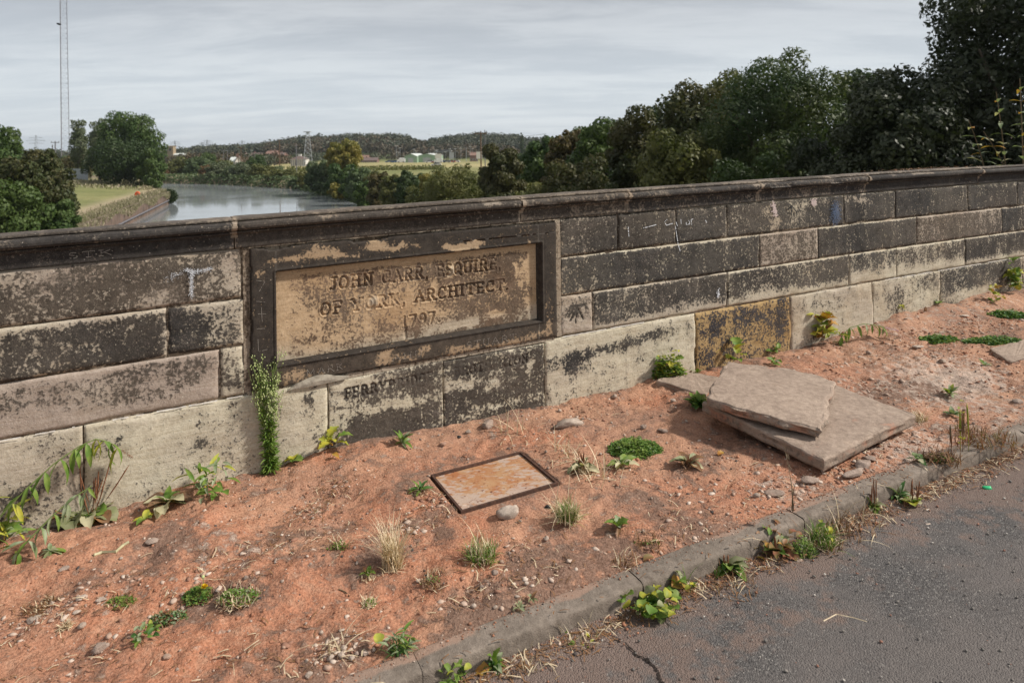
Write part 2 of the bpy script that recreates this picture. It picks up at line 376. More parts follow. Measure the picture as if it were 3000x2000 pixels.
# terrain and water
m, nt = newmat('grass_field'); g = pos(nt); a, W = attr(nt); nA = noise(nt, g, .06, 6, .6); nB = noise(nt, g, 1.2, 5, .6)
c = mix(nt, ss(nt, nA, .35, .65), (.20, .215, .085), (.28, .27, .12)); c = mix(nt, W[0], c, (.44, .38, .19)); c = mix(nt, W[1], c, (.075, .10, .035))
c = mix(nt, ss(nt, nB, .3, .7), mix(nt, 1., c, (.7, .7, .7), 'MULTIPLY'), c); c = mix(nt, W[2], c, (.42, .33, .24)); finish(nt, c, .95, nB, .3, .3, .1); M['field'] = m
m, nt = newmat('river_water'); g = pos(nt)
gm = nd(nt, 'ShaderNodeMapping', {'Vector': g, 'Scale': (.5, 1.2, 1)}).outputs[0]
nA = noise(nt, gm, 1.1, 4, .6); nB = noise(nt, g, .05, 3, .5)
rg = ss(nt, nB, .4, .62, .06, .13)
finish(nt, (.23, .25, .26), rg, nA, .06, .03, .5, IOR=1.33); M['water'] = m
m, nt = newmat('steel_piling'); g = pos(nt); nA = noise(nt, g, .6, 6, .6)
finish(nt, mix(nt, ss(nt, nA, .35, .65), (.17, .12, .095), (.10, .075, .06)), .9, nA, .4, .1); M['piling'] = m

# ------------------------------------------------------------------ footway, kerb, road
BASE_S = [-3, -1.05, -.43, 0, .5, 1.64, 2.4, 3.66, 4.4, 5.3, 6.6, 10]
BASE_Z = [-.05, -.045, -.014, 0, .02, -.006, -.022, 0, .012, .03, .02, .02]
COV = (.637, 1.105, .487, .848)                        # manhole cover: s0 s1 d0 d1
def gh(s, d):
    s = np.asarray(s, float); d = np.asarray(d, float)
    b = np.interp(s, BASE_S, BASE_Z); k = 1 - smooth(d, .03, .35)
    h = b * k + (1 - k) * (-.004)
    n = (fbm(s * 2.6 + 5, d * 2.6, 3, 3) - .5) * .038 + (fbm(s * 9, d * 9, 3, 9) - .5) * .022
    r_ = 1 - np.abs(2 * fbm(s * 5 + d * 3, d * 7 - s * 2, 3, 31) - 1)
    r2_ = np.floor(fbm(s * 3.3 + 2, d * 4.5, 4, 61) * 9) / 9 + .1 * smooth((fbm(s * 3.3 + 2, d * 4.5, 4, 61) * 9) % 1, .75, 1)
    n = n + (r_ - .75) * .020 + (fbm(s * 30, d * 30, 3, 51) - .5) * .016 + (r2_ - .5) * .075 * smooth(fbm(s * 1.4, d * 1.4, 2, 66), .35, .6)
    edge = smooth(d, 1.50, 1.35) * 1.0 if False else 1 - smooth(d, 1.36, 1.49)
    n = n * (.25 + .75 * edge)
    ds = np.maximum(np.maximum(COV[0] - s, s - COV[1]), np.maximum(COV[2] - d, d - COV[3]))
    fl = 1 - smooth(ds, .012, .08)
    h = h + n
    h = h * (1 - fl) + fl * (-.030 + .027 * smooth(ds, -.004, .012))
    h = h - .012 * smooth(d, 1.42, 1.50)
    # dirt banked up at the foot of the far wall
    bank = smooth(s, 3.9, 4.6) * (1 - smooth(d, .02, .30 + .1 * vnoise(s * 3, s * 0)))
    return h + bank * (.02 + .05 * vnoise(s * 4.2, d * 5, 7))
def gp(px, py, zp=None):
    """point of the footway (or of the level zp) -> (s, d, height)"""
    x, z = ray(px, py); Y = EYE / -z; zz_ = 0. if zp is None else zp
    for _ in range(25):
        q = np.array([x * Y, Y]); s = float((q - O) @ U); d = float((q - O) @ NN)
        if zp is None: zz_ = float(gh(s, d)) if d < 1.5 else (0. if d < 1.585 else -.066)
        Y = (float(camber(s)) + zz_ - EYE) / z
    return s, d, zz_
S0, S1 = -2.2, 9.6
su = np.concatenate([np.arange(S0, 4.5, .0105), np.arange(4.5, S1, .02)]); dv = np.concatenate([np.arange(-.03, 1.5, .0105), [1.502]])
SS, DD = np.meshgrid(su, dv, indexing='ij')
H = gh(SS, DD)
redm = smooth(.9 - SS * .22 + (fbm(SS * 1.1, DD * 1.1, 3, 77) - .5) * 1.6, 0, 1)
for (px, py, r) in [(1220, 1570, .22), (1100, 1420, .15), (100, 1900, .3), (2350, 1060, .3), (2480, 1090, .25), (180, 1640, .25)]:
    s_, d_, _ = gp(px, py); redm = redm + .9 * np.exp(-((SS - s_) ** 2 + (DD - d_) ** 2) / (r * r))
redm = np.clip(redm * (.35 + .9 * smooth(fbm(SS * 2.3, DD * 2.8, 3, 78), .42, .6)), 0, 1)
drk = .24 + .30 * smooth(fbm(SS * 2, DD * 2, 3, 5), .45, .7)
for (px, py, rs, rd_, v) in [(1300, 1570, .12, .10, .4), (1830, 1610, .25, .12, .6), (1600, 1420, .15, .12, .3), (560, 1790, .2, .1, .45), (900, 1600, .1, .15, .35),
        (1180, 1800, .2, .2, .35), (2600, 1170, .5, .12, .5), (1000, 1500, .2, .06, .3), (200, 1740, .3, .05, .25), (2700, 1130, .3, .1, .4), (2060, 1330, .2, .2, .3),
        (1300, 1500, .25, .05, .5), (1100, 1640, .12, .06, .4), (950, 1900, .2, .08, .3), (700, 1760, .1, .1, .4)]:
    s_, d_, _ = gp(px, py); drk = drk + v * np.exp(-((SS - s_) / rs) ** 2 - ((DD - d_) / rd_) ** 2)
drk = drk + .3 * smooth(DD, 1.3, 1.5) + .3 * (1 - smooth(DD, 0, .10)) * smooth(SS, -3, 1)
pal = .20 + .26 * smooth(SS, 1.8, 3.2) * smooth(fbm(SS * 1.5, DD * 1.5, 2, 15), .35, .6)
for (px, py, r, v) in [(700, 1660, .25, .15), (1250, 1340, .2, .2), (2300, 1420, .25, .4), (2820, 1130, .4, .5), (640, 1570, .25, .2), (150, 1770, .2, .2), (2700, 1330, .3, .4)]:
    s_, d_, _ = gp(px, py); pal = pal + v * np.exp(-((SS - s_) ** 2 + (DD - d_) ** 2) / (r * r))
Wd = np.stack([redm, drk, pal], -1).reshape(-1, 3)
fw = mesh('pavement', P(SS, DD, H).reshape(-1, 3), grid_faces(len(su), len(dv)), M['dirt'], Wd, True)
tag(obj('pavement', fw), kind='structure')

# road
su = np.concatenate([np.arange(-2.4, 5, .03), np.arange(5, 12, .15)]); dv = np.concatenate([np.arange(1.545, 3.6, .03), np.arange(3.6, 8, .25)])
SR, DR = np.meshgrid(su, dv, indexing='ij')
ZR = -.066 + .010 * (1 - smooth(DR, 1.6, 1.72)) * fbm(SR * 9, DR * 9, 3, 4) + (fbm(SR * 3, DR * 3, 2, 8) - .5) * .008 + .004
dust = .75 * (1 - smooth(DR + (fbm(SR * 2.5, DR * 2.5, 3, 2) - .5) * .35, 1.64, 1.86)) + .10 + .30 * (1 - smooth(DR, 1.6, 2.6)) + .42 * smooth(fbm(SR * 3.2, DR * 3.2, 3, 19), .50, .66)
crk = np.zeros_like(SR)
ZR = ZR
rd = mesh('road', P(SR, DR, ZR).reshape(-1, 3), grid_faces(len(su), len(dv)), M['asphalt'], np.stack([dust, crk, crk], -1).reshape(-1, 3), True)
tag(obj('road', rd), kind='structure')

# kerb of long stones
kerb = tag(empty('kerb', P(0, 1.54, -.07)), kind='structure')
edges = [.21 + .79 * k for k in range(-4, 12)]
for i in range(len(edges) - 1):
    a_, b_ = edges[i] + .0012, edges[i + 1] - .0012
    if b_ < -2.3 or a_ > 9.5: continue
    ns = int((b_ - a_) / .018); s_ = np.linspace(a_, b_, ns)
    prof = [(1.488, -.12), (1.4885, -.02), (1.489, -.005), (1.491, -.001), (1.498, .0005), (1.51, .001), (1.525, .001), (1.54, .001), (1.555, .0005), (1.566, 0.), (1.573, -.001), (1.578, -.0035), (1.5815, -.008), (1.583, -.015), (1.5837, -.024), (1.5845, -.036), (1.586, -.05), (1.5875, -.062), (1.589, -.12)]
    q = np.array(prof); Sg, Dg = np.meshgrid(s_, q[:, 0], indexing='ij'); Zg = np.tile(q[:, 1], (ns, 1))
    n_ = (fbm(Sg * 26, Dg * 30 + Zg * 30, 3, 40 + i) - .5) * .0045
    ee = np.minimum(Sg - a_, b_ - Sg); er = .0015 * np.exp(-ee / .004) + .003 * smooth(fbm(Sg * 10, Sg * 0 + i * 7, 2, 99), .5, .7) * np.exp(-ee / .012)
    wob = (vnoise(Sg * 1.5, Sg * 0 + i, 6) - .5) * .002
    up = smooth(Zg, -.03, 0)
    chip = .006 * smooth(fbm(Sg * 14, Sg * 0 + i * 3, 3, 70), .62, .8) * np.exp(-((Dg - 1.572) / .012) ** 2)
    Vk = P(Sg, Dg + (n_ - er + wob) * (1 - up) * 1. - chip, Zg + (n_ * .5 - er + wob * .5) * up - chip)
    nu_, nv_ = Sg.shape; Fk = [tuple(f) for f in grid_faces(nu_, nv_)]
    wk = np.zeros((nu_, nv_, 3)); wk[..., 0] = .05 + .7 * (1 - smooth(Dg + (fbm(Sg * 4, Dg * 8, 3, 44) - .5) * .10, 1.50, 1.545)) * up + .25 * smooth(fbm(Sg * 2, Sg * 0, 2, 61), .55, .75)
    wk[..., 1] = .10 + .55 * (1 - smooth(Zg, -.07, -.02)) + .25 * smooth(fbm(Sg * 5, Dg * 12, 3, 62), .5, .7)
    child('kerb_stone', Vk.reshape(-1, 3), Fk, M['kerb'], kerb, wk.reshape(-1, 3), True)

# bridge body under deck and parapet
su = np.linspace(-34, 30, 33)
mb = MB()
top = [tuple(P(s, d, -.16)) for s in su for d in (-.36, 7.9)]
bot = [(v[0], v[1], -11.) for v in top]; n_ = len(su)
F = []
for i in range(n_ - 1):
    a = 2 * i; F += [(a, a + 1, a + 3, a + 2), (a + 2 * n_, a + 2 + 2 * n_, a + 3 + 2 * n_, a + 1 + 2 * n_), (a, a + 2, a + 2 + 2 * n_, a + 2 * n_), (a + 1, a + 1 + 2 * n_, a + 3 + 2 * n_, a + 3)]
mb.add(top + bot, F)
b_ = mb.build('bridge', M['mortar']); tag(b_, kind='structure')
far = MB(); sS = np.linspace(-30, -2.2, 8); sS2 = np.linspace(9.6, 30, 8)
for seq in (sS, sS2):
    for i in range(len(seq) - 1):
        s0_, s1_ = seq[i], seq[i + 1]
        q = [P(s_, d_, z_) for s_ in (s0_, s1_) for d_ in (-.33, 0) for z_ in (-.2, 1.18)]
        far.add(q, [(0, 1, 3, 2), (4, 6, 7, 5), (0, 4, 5, 1), (2, 3, 7, 6), (1, 5, 7, 3), (0, 2, 6, 4)])
        q = [P(s_, d_, z_) for s_ in (s0_, s1_) for d_ in (0, 8) for z_ in (-.2, -.05)]
        far.add(q, [(0, 1, 3, 2), (4, 6, 7, 5), (0, 4, 5, 1), (2, 3, 7, 6), (1, 5, 7, 3), (0, 2, 6, 4)])

# ------------------------------------------------------------------ parapet wall
parapet = tag(empty('parapet_wall', P(2.5, 0, 0)), 'soot blackened sandstone bridge parapet with moulded coping and carved inscription panel', 'wall')
# mortar body: a slab behind the stone faces, showing in the joints
su = np.arange(-2.5, 9.6, .03); zv = np.concatenate([np.arange(-.3, 1.06, .03), [1.06]])
Sg, Zg = np.meshgrid(su, zv, indexing='ij')
Dg = -.0105 + (fbm(Sg * 40, Zg * 40, 2, 3) - .5) * .006
front = P(Sg, Dg, Zg).reshape(-1, 3)
hole = (Sg[:-1, :-1] > -.03) & (Sg[:-1, :-1] < 1.53) & (Zg[:-1, :-1] > .42) & (Zg[:-1, :-1] < .97)
Wm = np.stack([.42 + .5 * smooth(fbm(Sg * 3, Zg * 5, 3, 5), .5, .7), Sg * 0 + .5, Sg * 0 + .4], -1).reshape(-1, 3)
body = [tuple(f) for f in grid_faces(len(su), len(zv), ~hole)]
child('mortar', front, np.array(body), M['mortar'], parapet, Wm)
mb = MB()
for i in range(0, len(su) - 21, 20):
    s0_, s1_ = su[i], su[min(i + 20, len(su) - 1)]
    q = [P(s_, d_, z_) for s_ in (s0_, s1_) for d_ in (-.32, -.034) for z_ in (-.3, 1.10)]
    mb.add(q, [(0, 1, 3, 2), (4, 6, 7, 5), (0, 4, 5, 1), (2, 3, 7, 6), (1, 5, 7, 3), (0, 2, 6, 4)], (.5, .5, .4))
mb.build('core', M['mortar'], parapet)

# letter strokes, unit height; (width, [polylines])
def arc(cx, cy, rx, ry, a0, a1, n=12):
    return [(cx + rx * math.cos(math.radians(a0 + (a1 - a0) * i / n)), cy + ry * math.sin(math.radians(a0 + (a1 - a0) * i / n))) for i in range(n + 1)]
def serif(x, y, w=.13): return [(x - w, y), (x + w, y)]
G = {
 'J': (.55, [[(.36, 1), (.36, .2)] , arc(.2, .2, .16, .2, 0, -150, 8), serif(.36, 1, .16)]),
 'O': (.8, [arc(.4, .5, .31, .5, 0, 360, 24)]),
 'Q': (.8, [arc(.4, .5, .31, .5, 0, 360, 24), [(.42, .22), (.72, -.12)]]),
 'H': (.85, [[(.17, 0), (.17, 1)], [(.68, 0), (.68, 1)], [(.17, .5), (.68, .5)], serif(.17, 0), serif(.17, 1), serif(.68, 0), serif(.68, 1)]),
 'N': (.85, [[(.17, 0), (.17, 1)], [(.17, 1), (.68, 0)], [(.68, 0), (.68, 1)], serif(.17, 0), serif(.68, 1)]),
 'C': (.75, [arc(.42, .5, .32, .5, 48, 312, 20), [(.64, .70), (.64, .96)]]),
 'A': (.85, [[(.1, 0), (.42, 1)], [(.42, 1), (.75, 0)], [(.22, .36), (.63, .36)], serif(.1, 0, .11), serif(.75, 0, .11)]),
 'R': (.8, [[(.17, 0), (.17, 1)], [(.17, 1), (.42, 1)] + arc(.42, .76, .2, .24, 90, -90, 10) + [(.17, .52)], [(.38, .52), (.72, 0)], serif(.17, 0), serif(.72, 0, .08)]),
 'E': (.7, [[(.17, 0), (.17, 1)], [(.05, 1), (.6, 1)], [(.17, .5), (.5, .5)], [(.05, 0), (.62, 0)], [(.6, 1), (.6, .84)], [(.62, 0), (.62, .18)]]),
 'F': (.65, [[(.17, 0), (.17, 1)], [(.05, 1), (.58, 1)], [(.17, .5), (.46, .5)], serif(.17, 0), [(.58, 1), (.58, .84)]]),
 'S': (.62, [arc(.31, .75, .21, .25, 40, 270, 12) + arc(.31, .25, .23, .25, 90, -140, 12)]),
 'U': (.8, [[(.15, 1), (.15, .28)] + arc(.4, .28, .25, .28, 180, 360, 10) + [(.65, 1)], serif(.15, 1, .12), serif(.65, 1, .12)]),
 'I': (.42, [[(.2, 0), (.2, 1)], serif(.2, 0), serif(.2, 1)]),
 'Y': (.85, [[(.4, 0), (.4, .46)], [(.4, .46), (.1, 1)], [(.4, .46), (.72, 1)], serif(.4, 0), serif(.1, 1, .1), serif(.72, 1, .1)]),
 'K': (.85, [[(.17, 0), (.17, 1)], [(.17, .42), (.66, 1)], [(.34, .6), (.72, 0)], serif(.17, 0), serif(.17, 1)]),
 'T': (.75, [[(.37, 0), (.37, 1)], [(.05, 1), (.7, 1)], serif(.37, 0), [(.05, 1), (.05, .84)], [(.7, 1), (.7, .84)]]),
 'B': (.72, [[(.17, 0), (.17, 1)], [(.17, 1), (.38, 1)] + arc(.38, .76, .19, .24, 90, -90, 8) + [(.17, .52)], [(.17, .52), (.38, .52)] + arc(.4, .26, .23, .26, 90, -90, 8) + [(.17, 0)]]),
 'D': (.78, [[(.17, 0), (.17, 1)], [(.17, 1), (.32, 1)] + arc(.34, .5, .33, .5, 90, -90, 12) + [(.17, 0)]]),
 'G': (.78, [arc(.42, .5, .32, .5, 48, 318, 20), [(.5, .42), (.68, .42), (.68, .1)]]),
 'M': (1.0, [[(.12, 0), (.14, 1)], [(.14, 1), (.45, .1)], [(.45, .1), (.78, 1)], [(.78, 1), (.8, 0)]]),
 '1': (.45, [[(.22, 0), (.22, 1)], [(.22, 1), (.08, .9)], serif(.22, 0)]),
 '7': (.6, [[(.06, 1), (.5, 1)], [(.5, 1), (.22, 0)]]),
 '9': (.6, [arc(.3, .72, .21, .28, 0, 360, 16), arc(.02, .72, .49, .78, 0, -62, 8)]),
 ',': (.3, [[(.13, .06), (.15, -.12), (.08, -.24)]]), '.': (.28, [[(.12, .02), (.14, .05)]]), ' ': (.42, []), '-': (.4, [[(.05, .5), (.35, .5)]]),
}
def layout(text, s0, s1, z, h):
    adv = [G[c][0] + .12 for c in text]; k = (s1 - s0) / sum(adv); x = s0; out = []
    for c, a_ in zip(text, adv):
        out.append((c, [[(x + px_ * k, z + py_ * h) for px_, py_ in pl] for pl in G[c][1]])); x += a_ * k
    return out
def groove(Sg, Zg, strokes, halfw):
    """distance field of the strokes -> 0..1, 1 in the middle of the cut"""
    best = np.full(Sg.shape, 9.)
    for pl in strokes:
        for (x0, y0), (x1, y1) in zip(pl[:-1], pl[1:]):
            m_ = halfw * 1.6
            bx = (Sg > min(x0, x1) - m_) & (Sg < max(x0, x1) + m_) & (Zg > min(y0, y1) - m_) & (Zg < max(y0, y1) + m_)
            if not bx.any(): continue
            X = Sg[bx]; Y = Zg[bx]; dx, dy = x1 - x0, y1 - y0; L = max(dx * dx + dy * dy, 1e-9)
            t = np.clip(((X - x0) * dx + (Y - y0) * dy) / L, 0, 1)
            best[bx] = np.minimum(best[bx], np.hypot(X - x0 - t * dx, Y - y0 - t * dy))
    return best
def bl(Sg, Zg, blobs):
    v = 0.; Sg, Zg = Sg + (fbm(Sg * 14, Zg * 14, 4, 881) - .5) * .10, Zg + (fbm(Sg * 14, Zg * 14, 4, 882) - .5) * .06
    for (s_, z_, rs, rz, k) in blobs: v = v + k * np.exp(-np.abs((Sg - s_) / rs) ** 3 - np.abs((Zg - z_) / rz) ** 3)
    return v

def stone(s0, s1, z0, z1, Rr, Gg, Bb=.3, res=.013, d0=0., botfade=0., topfade=0., blobs=(), strokes=None, rough=1., seed=None, redfoot=0., tj=0.):
    seed = seed if seed is not None else R.randint(0, 9999)
    gap = .0028
    s0 += gap; s1 -= gap; z0 += gap; z1 -= gap
    nu_, nv_ = max(3, int((s1 - s0) / res)), max(3, int((z1 - z0) / res))
    if strokes: pass
    su_ = np.linspace(s0, s1, nu_); zv_ = np.linspace(z0, z1, nv_)
    su_ = np.concatenate([[s0], su_, [s1]]); zv_ = np.concatenate([[z0], zv_, [z1]])
    Sg, Zg = np.meshgrid(su_, zv_, indexing='ij')
    ed = np.minimum(np.minimum(Sg - s0, s1 - Sg), np.minimum(Zg - z0, z1 - Zg))
    wear = .002 + .008 * smooth(fbm(Sg * 9, Zg * 9, 3, seed), .42, .72) * rough
    Dg = d0 - wear * np.exp(-ed / (.004 + .010 * vnoise(Sg * 6, Zg * 6, seed + 2))) + (fbm(Sg * 5, Zg * 5, 4, seed + 3) - .5) * .012 * rough + (fbm(Sg * 26, Zg * 40, 3, seed + 4) - .5) * .005 * rough
    jit = (fbm(Sg * 11, Zg * 11, 3, seed + 8) - .5) * .009 * np.exp(-ed / .02)
    inS = np.sign((s0 + s1) / 2 - Sg) * np.abs(jit) * (np.minimum(Sg - s0, s1 - Sg) < .02); inZ = np.sign((z0 + z1) / 2 - Zg) * np.abs(jit) * (np.minimum(Zg - z0, z1 - Zg) < .02)
    Rf = np.full(Sg.shape, float(Rr)) + (fbm(Sg * 2.2, Zg * 3.5, 3, seed + 5) - .5) * .24 + (fbm(Sg * 1.5, Zg * 2.2, 4, 999) - .5) * .5
    Gf = np.clip(np.full(Sg.shape, float(Gg)) + (fbm(Sg * 3, Zg * 6, 2, seed + 6) - .5) * .6, 0, 1)
    Rf = Rf - .30 * np.exp(-ed / .008) * (Rr > .3) * smooth(fbm(Sg * 5, Zg * 5, 2, seed + 12), .3, .6)
    if botfade: Rf = Rf - .75 * (1 - smooth(Zg - z0, 0, botfade * (.6 + .8 * vnoise(Sg * 4, Zg * 0, seed + 7))))
    if topfade: Rf = Rf - .6 * (1 - smooth(z1 - Zg, 0, topfade * (.4 + 1.1 * vnoise(Sg * 4, Zg * 0, seed + 9))))
    if blobs: Rf = Rf + bl(Sg, Zg, blobs)
    if strokes:
        dd = groove(Sg, Zg, strokes, .006); gk = np.clip(1 - dd / .0062, 0, 1) * (1 - .85 * smooth(fbm(Sg * 12, Zg * 16, 3, 777), .46, .62))
        Dg = Dg - .006 * np.minimum(gk * 1.7, 1); Rf = Rf + .55 * (gk > .05)
    ring = np.zeros(Sg.shape, bool); ring[0] = ring[-1] = True; ring[:, 0] = ring[:, -1] = True
    Dg[ring] = -.03; Sg2 = Sg + inS; Zg2 = Zg + inZ + tj * (Sg - s0)
    W = np.stack([np.clip(Rf, 0, 1), Gf, np.clip(Bb + (fbm(Sg * 1.6, Zg * 3, 2, seed + 11) - .5) * .7, 0, 1)], -1)
    return child('stone', P(Sg2, Dg, Zg2).reshape(-1, 3), grid_faces(*Sg.shape), M['stone'], parapet, W.reshape(-1, 3), True)

zA0, zB0, zC0, zT = .829, .600, .3625, 1.0585
# left of the panel
stone(-2.3, -1.75, .822, zT, .7, .8)
stone(-1.75, -.118, .822, zT, .70, .75, .55, blobs=[(-.5, .86, .10, .05, -.25), (-.9, 1.02, .2, .03, -.3), (-.17, .93, .05, .08, -.35)], topfade=.02)
stone(-2.0, -.433, .596, .822, .80, .6, .35, topfade=.03, blobs=[(-1.0, .66, .2, .05, -.1)])
stone(-.433, -.110, .603, .819, .74, .4, .2, blobs=[(-.2, .72, .08, .08, -.3), (-.25, .80, .12, .03, -.35), (-.12, .7, .03, .1, -.4)])
stone(-1.9, -.216, .3625, .596, .46, 1.0, .5, botfade=.11, topfade=.03, blobs=[(-.25, .42, .06, .08, -.3)])
stone(-.216, -.110, .3645, .598, .42, .35, .5, botfade=.05)
stone(-2.4, -1.75, -.12, zC0, .2, .6); stone(-1.75, -.76, -.15, zC0, .20, .45, .3, d0=.004, blobs=[(-.95, .13, .08, .03, .4), (-.8, .25, .05, .06, .25)])
stone(-.76, .277, -.12, zC0, .08, .1, .2, d0=.006, rough=1.5, blobs=[(-.69, .26, .04, .025, .45), (-.62, .27, .03, .02, .5), (-.3, .16, .05, .03, .35), (-.28, .27, .05, .03, .25), (.19, .28, .04, .05, .35), (.22, .10, .05, .06, .2)])
# panel surround stands between; boundary stones below it carry the parish names
tl = layout('FERRYBRIDGE', .358, .838, .252, .047); tr = layout('BROTHERTON', .950, 1.415, .252, .047)
stone(.277, .89, -.12, .353, .66, .1, .25, res=.0045, d0=.004, strokes=[p for c_, ps in tl for p in ps],
      blobs=[(.62, .06, .26, .10, .42), (.78, .25, .12, .10, .22), (.33, .2, .05, .18, -.45), (.60, .175, .16, .03, -.5), (.40, .32, .12, .03, -.4), (.84, .18, .05, .06, -.2)])
stone(.89, 1.52, -.12, .345, .84, .1, .3, res=.0045, d0=.004, strokes=[p for c_, ps in tr for p in ps],
      blobs=[(1.03, .205, .12, .03, -.55), (1.20, .17, .05, .03, -.5), (1.1, .03, .12, .03, -.4), (.93, .24, .03, .06, -.3), (1.3, .05, .3, .02, -.25), (1.44, .23, .03, .05, -.4)])
# right of the panel
A = [1.632, 2.051, 2.51, 2.95, 4.133, 4.748, 5.727, 6.495, 7.4, 8.3, 9.6]
AR = [.86, .84, .86, .82, .80, .86, .88, .86, .8, .85]
for i in range(len(A) - 1):
    bb = []
    if i == 3: bb = [(3.35, .98, .06, .05, -.45), (3.42, .90, .04, .05, -.4), (3.75, 1.01, .2, .02, -.3)]
    if i == 4: bb = [(4.3, 1.0, .12, .03, -.4)]
    stone(A[i], A[i + 1], zA0 + .002, zT, AR[i], .45, .18, blobs=bb, topfade=.015 if i > 1 else .0)
B = [1.632, 3.25, 3.845, 5.02, 6.243, 7.2, 8.6, 9.6]
BR = [.86, .62, .88, .70, .86, .8, .8]; BG = [.3, .8, .3, .8, .4, .4, .4]; BBr = [.15, .75, .12, .7, .2, .3, .3]
for i in range(len(B) - 1): stone(B[i], B[i + 1], zB0, zA0, BR[i], BG[i], BBr[i], topfade=.006)
C_ = [1.632, 1.860, 2.947, 4.186, 4.75, 5.679, 6.9, 8, 9.6]
CR = [.46, .78, .76, .62, .62, .78, .6, .6]
for i in range(len(C_) - 1):
    stone(C_[i], C_[i + 1], zC0, zB0, CR[i], [.8, .5, .2, .2, .15, .3, .3, .3][i], .2, botfade=[.10, .06, .08, .13, .12, .07, .08, .08][i], topfade=.015,
          blobs=[(1.72, .49, .05, .03, .35)] if i == 0 else ([(2.6, .41, .3, .04, -.45)] if i == 1 else ()),
          strokes=[[(1.70, .532), (1.80, .532)], [(1.75, .525), (1.735, .43)], [(1.75, .525), (1.70, .45)], [(1.75, .525), (1.79, .445)]] if i == 0 else None, res=.006 if i == 0 else .013)
Pn = [1.52, 2.66, 3.543, 4.45, 5.31, 6.55, 7.8, 9.6]
PR = [.16, .40, .14, .22, .66, .5, .5]; PG = [.12, 0., .35, .2, .25, .3, .3]
PB = [[(1.72, .19, .09, .06, .65), (1.98, .24, .24, .035, .6), (2.3, .27, .2, .03, .5), (1.58, .22, .05, .04, .35), (2.45, .15, .03, .03, .3), (2.2, .12, .1, .02, .2)],
      [(2.83, .25, .08, .08, .6), (3.13, .26, .16, .07, .5), (3.40, .2, .09, .11, .4), (2.95, .1, .05, .08, .4), (2.7, .05, .1, .04, .3)],
      [(3.9, .26, .25, .06, .2), (3.75, .02, .12, .05, .3)], [(4.75, .16, .14, .12, .45), (5.1, .28, .15, .06, .3)], [(5.8, .12, .4, .05, -.5), (6.3, .26, .2, .06, .2)], (), ()]
for i in range(len(Pn) - 1):
    o_ = stone(Pn[i], Pn[i + 1], -.12, zC0 - .001, PR[i], PG[i], .05 if i == 1 else .2, d0=.006, blobs=PB[i], rough=1.4)
    if i == 1:
        o_.data.materials[0] = stone_mat('ochre_flaking_stone', (.50, .35, .17), (.48, .37, .25), (.035, .035, .045), (.07, .062, .06), .3, .6, 1.3); o_['label'] = 'ochre stone with flaking black crust'

# coping, each length of stone one part
CE = [-2.35, -.149, 1.372, 2.110, 3.227, 4.365, 5.867, 7.2, 8.4, 9.6]
prof = [(-.33, 1.06), (-.33, 1.168), (-.315, 1.178), (-.26, 1.188), (-.2, 1.195), (-.14, 1.199), (-.08, 1.2015), (-.03, 1.203), (.0, 1.2035), (.022, 1.203), (.028, 1.2015), (.0295, 1.198), (.0295, 1.193), (.021, 1.190), (.022, 1.1875), (.038, 1.1865), (.050, 1.184), (.058, 1.178), (.061, 1.168), (.060, 1.158), (.054, 1.150), (.045, 1.1455), (.030, 1.144), (.026, 1.1435), (.032, 1.139), (.0315, 1.134), (.028, 1.130), (.020, 1.1285), (.013, 1.127), (.011, 1.122), (.0105, 1.11), (.0105, 1.095), (.0105, 1.08), (.010, 1.068), (.0085, 1.0625), (.002, 1.0605), (-.03, 1.060)]
cR = [.88, .84, .62, .70, .66, .92, .94, .9, .9]; cG = [.3, .6, 1., .6, .3, .2, .2, .3, .3]
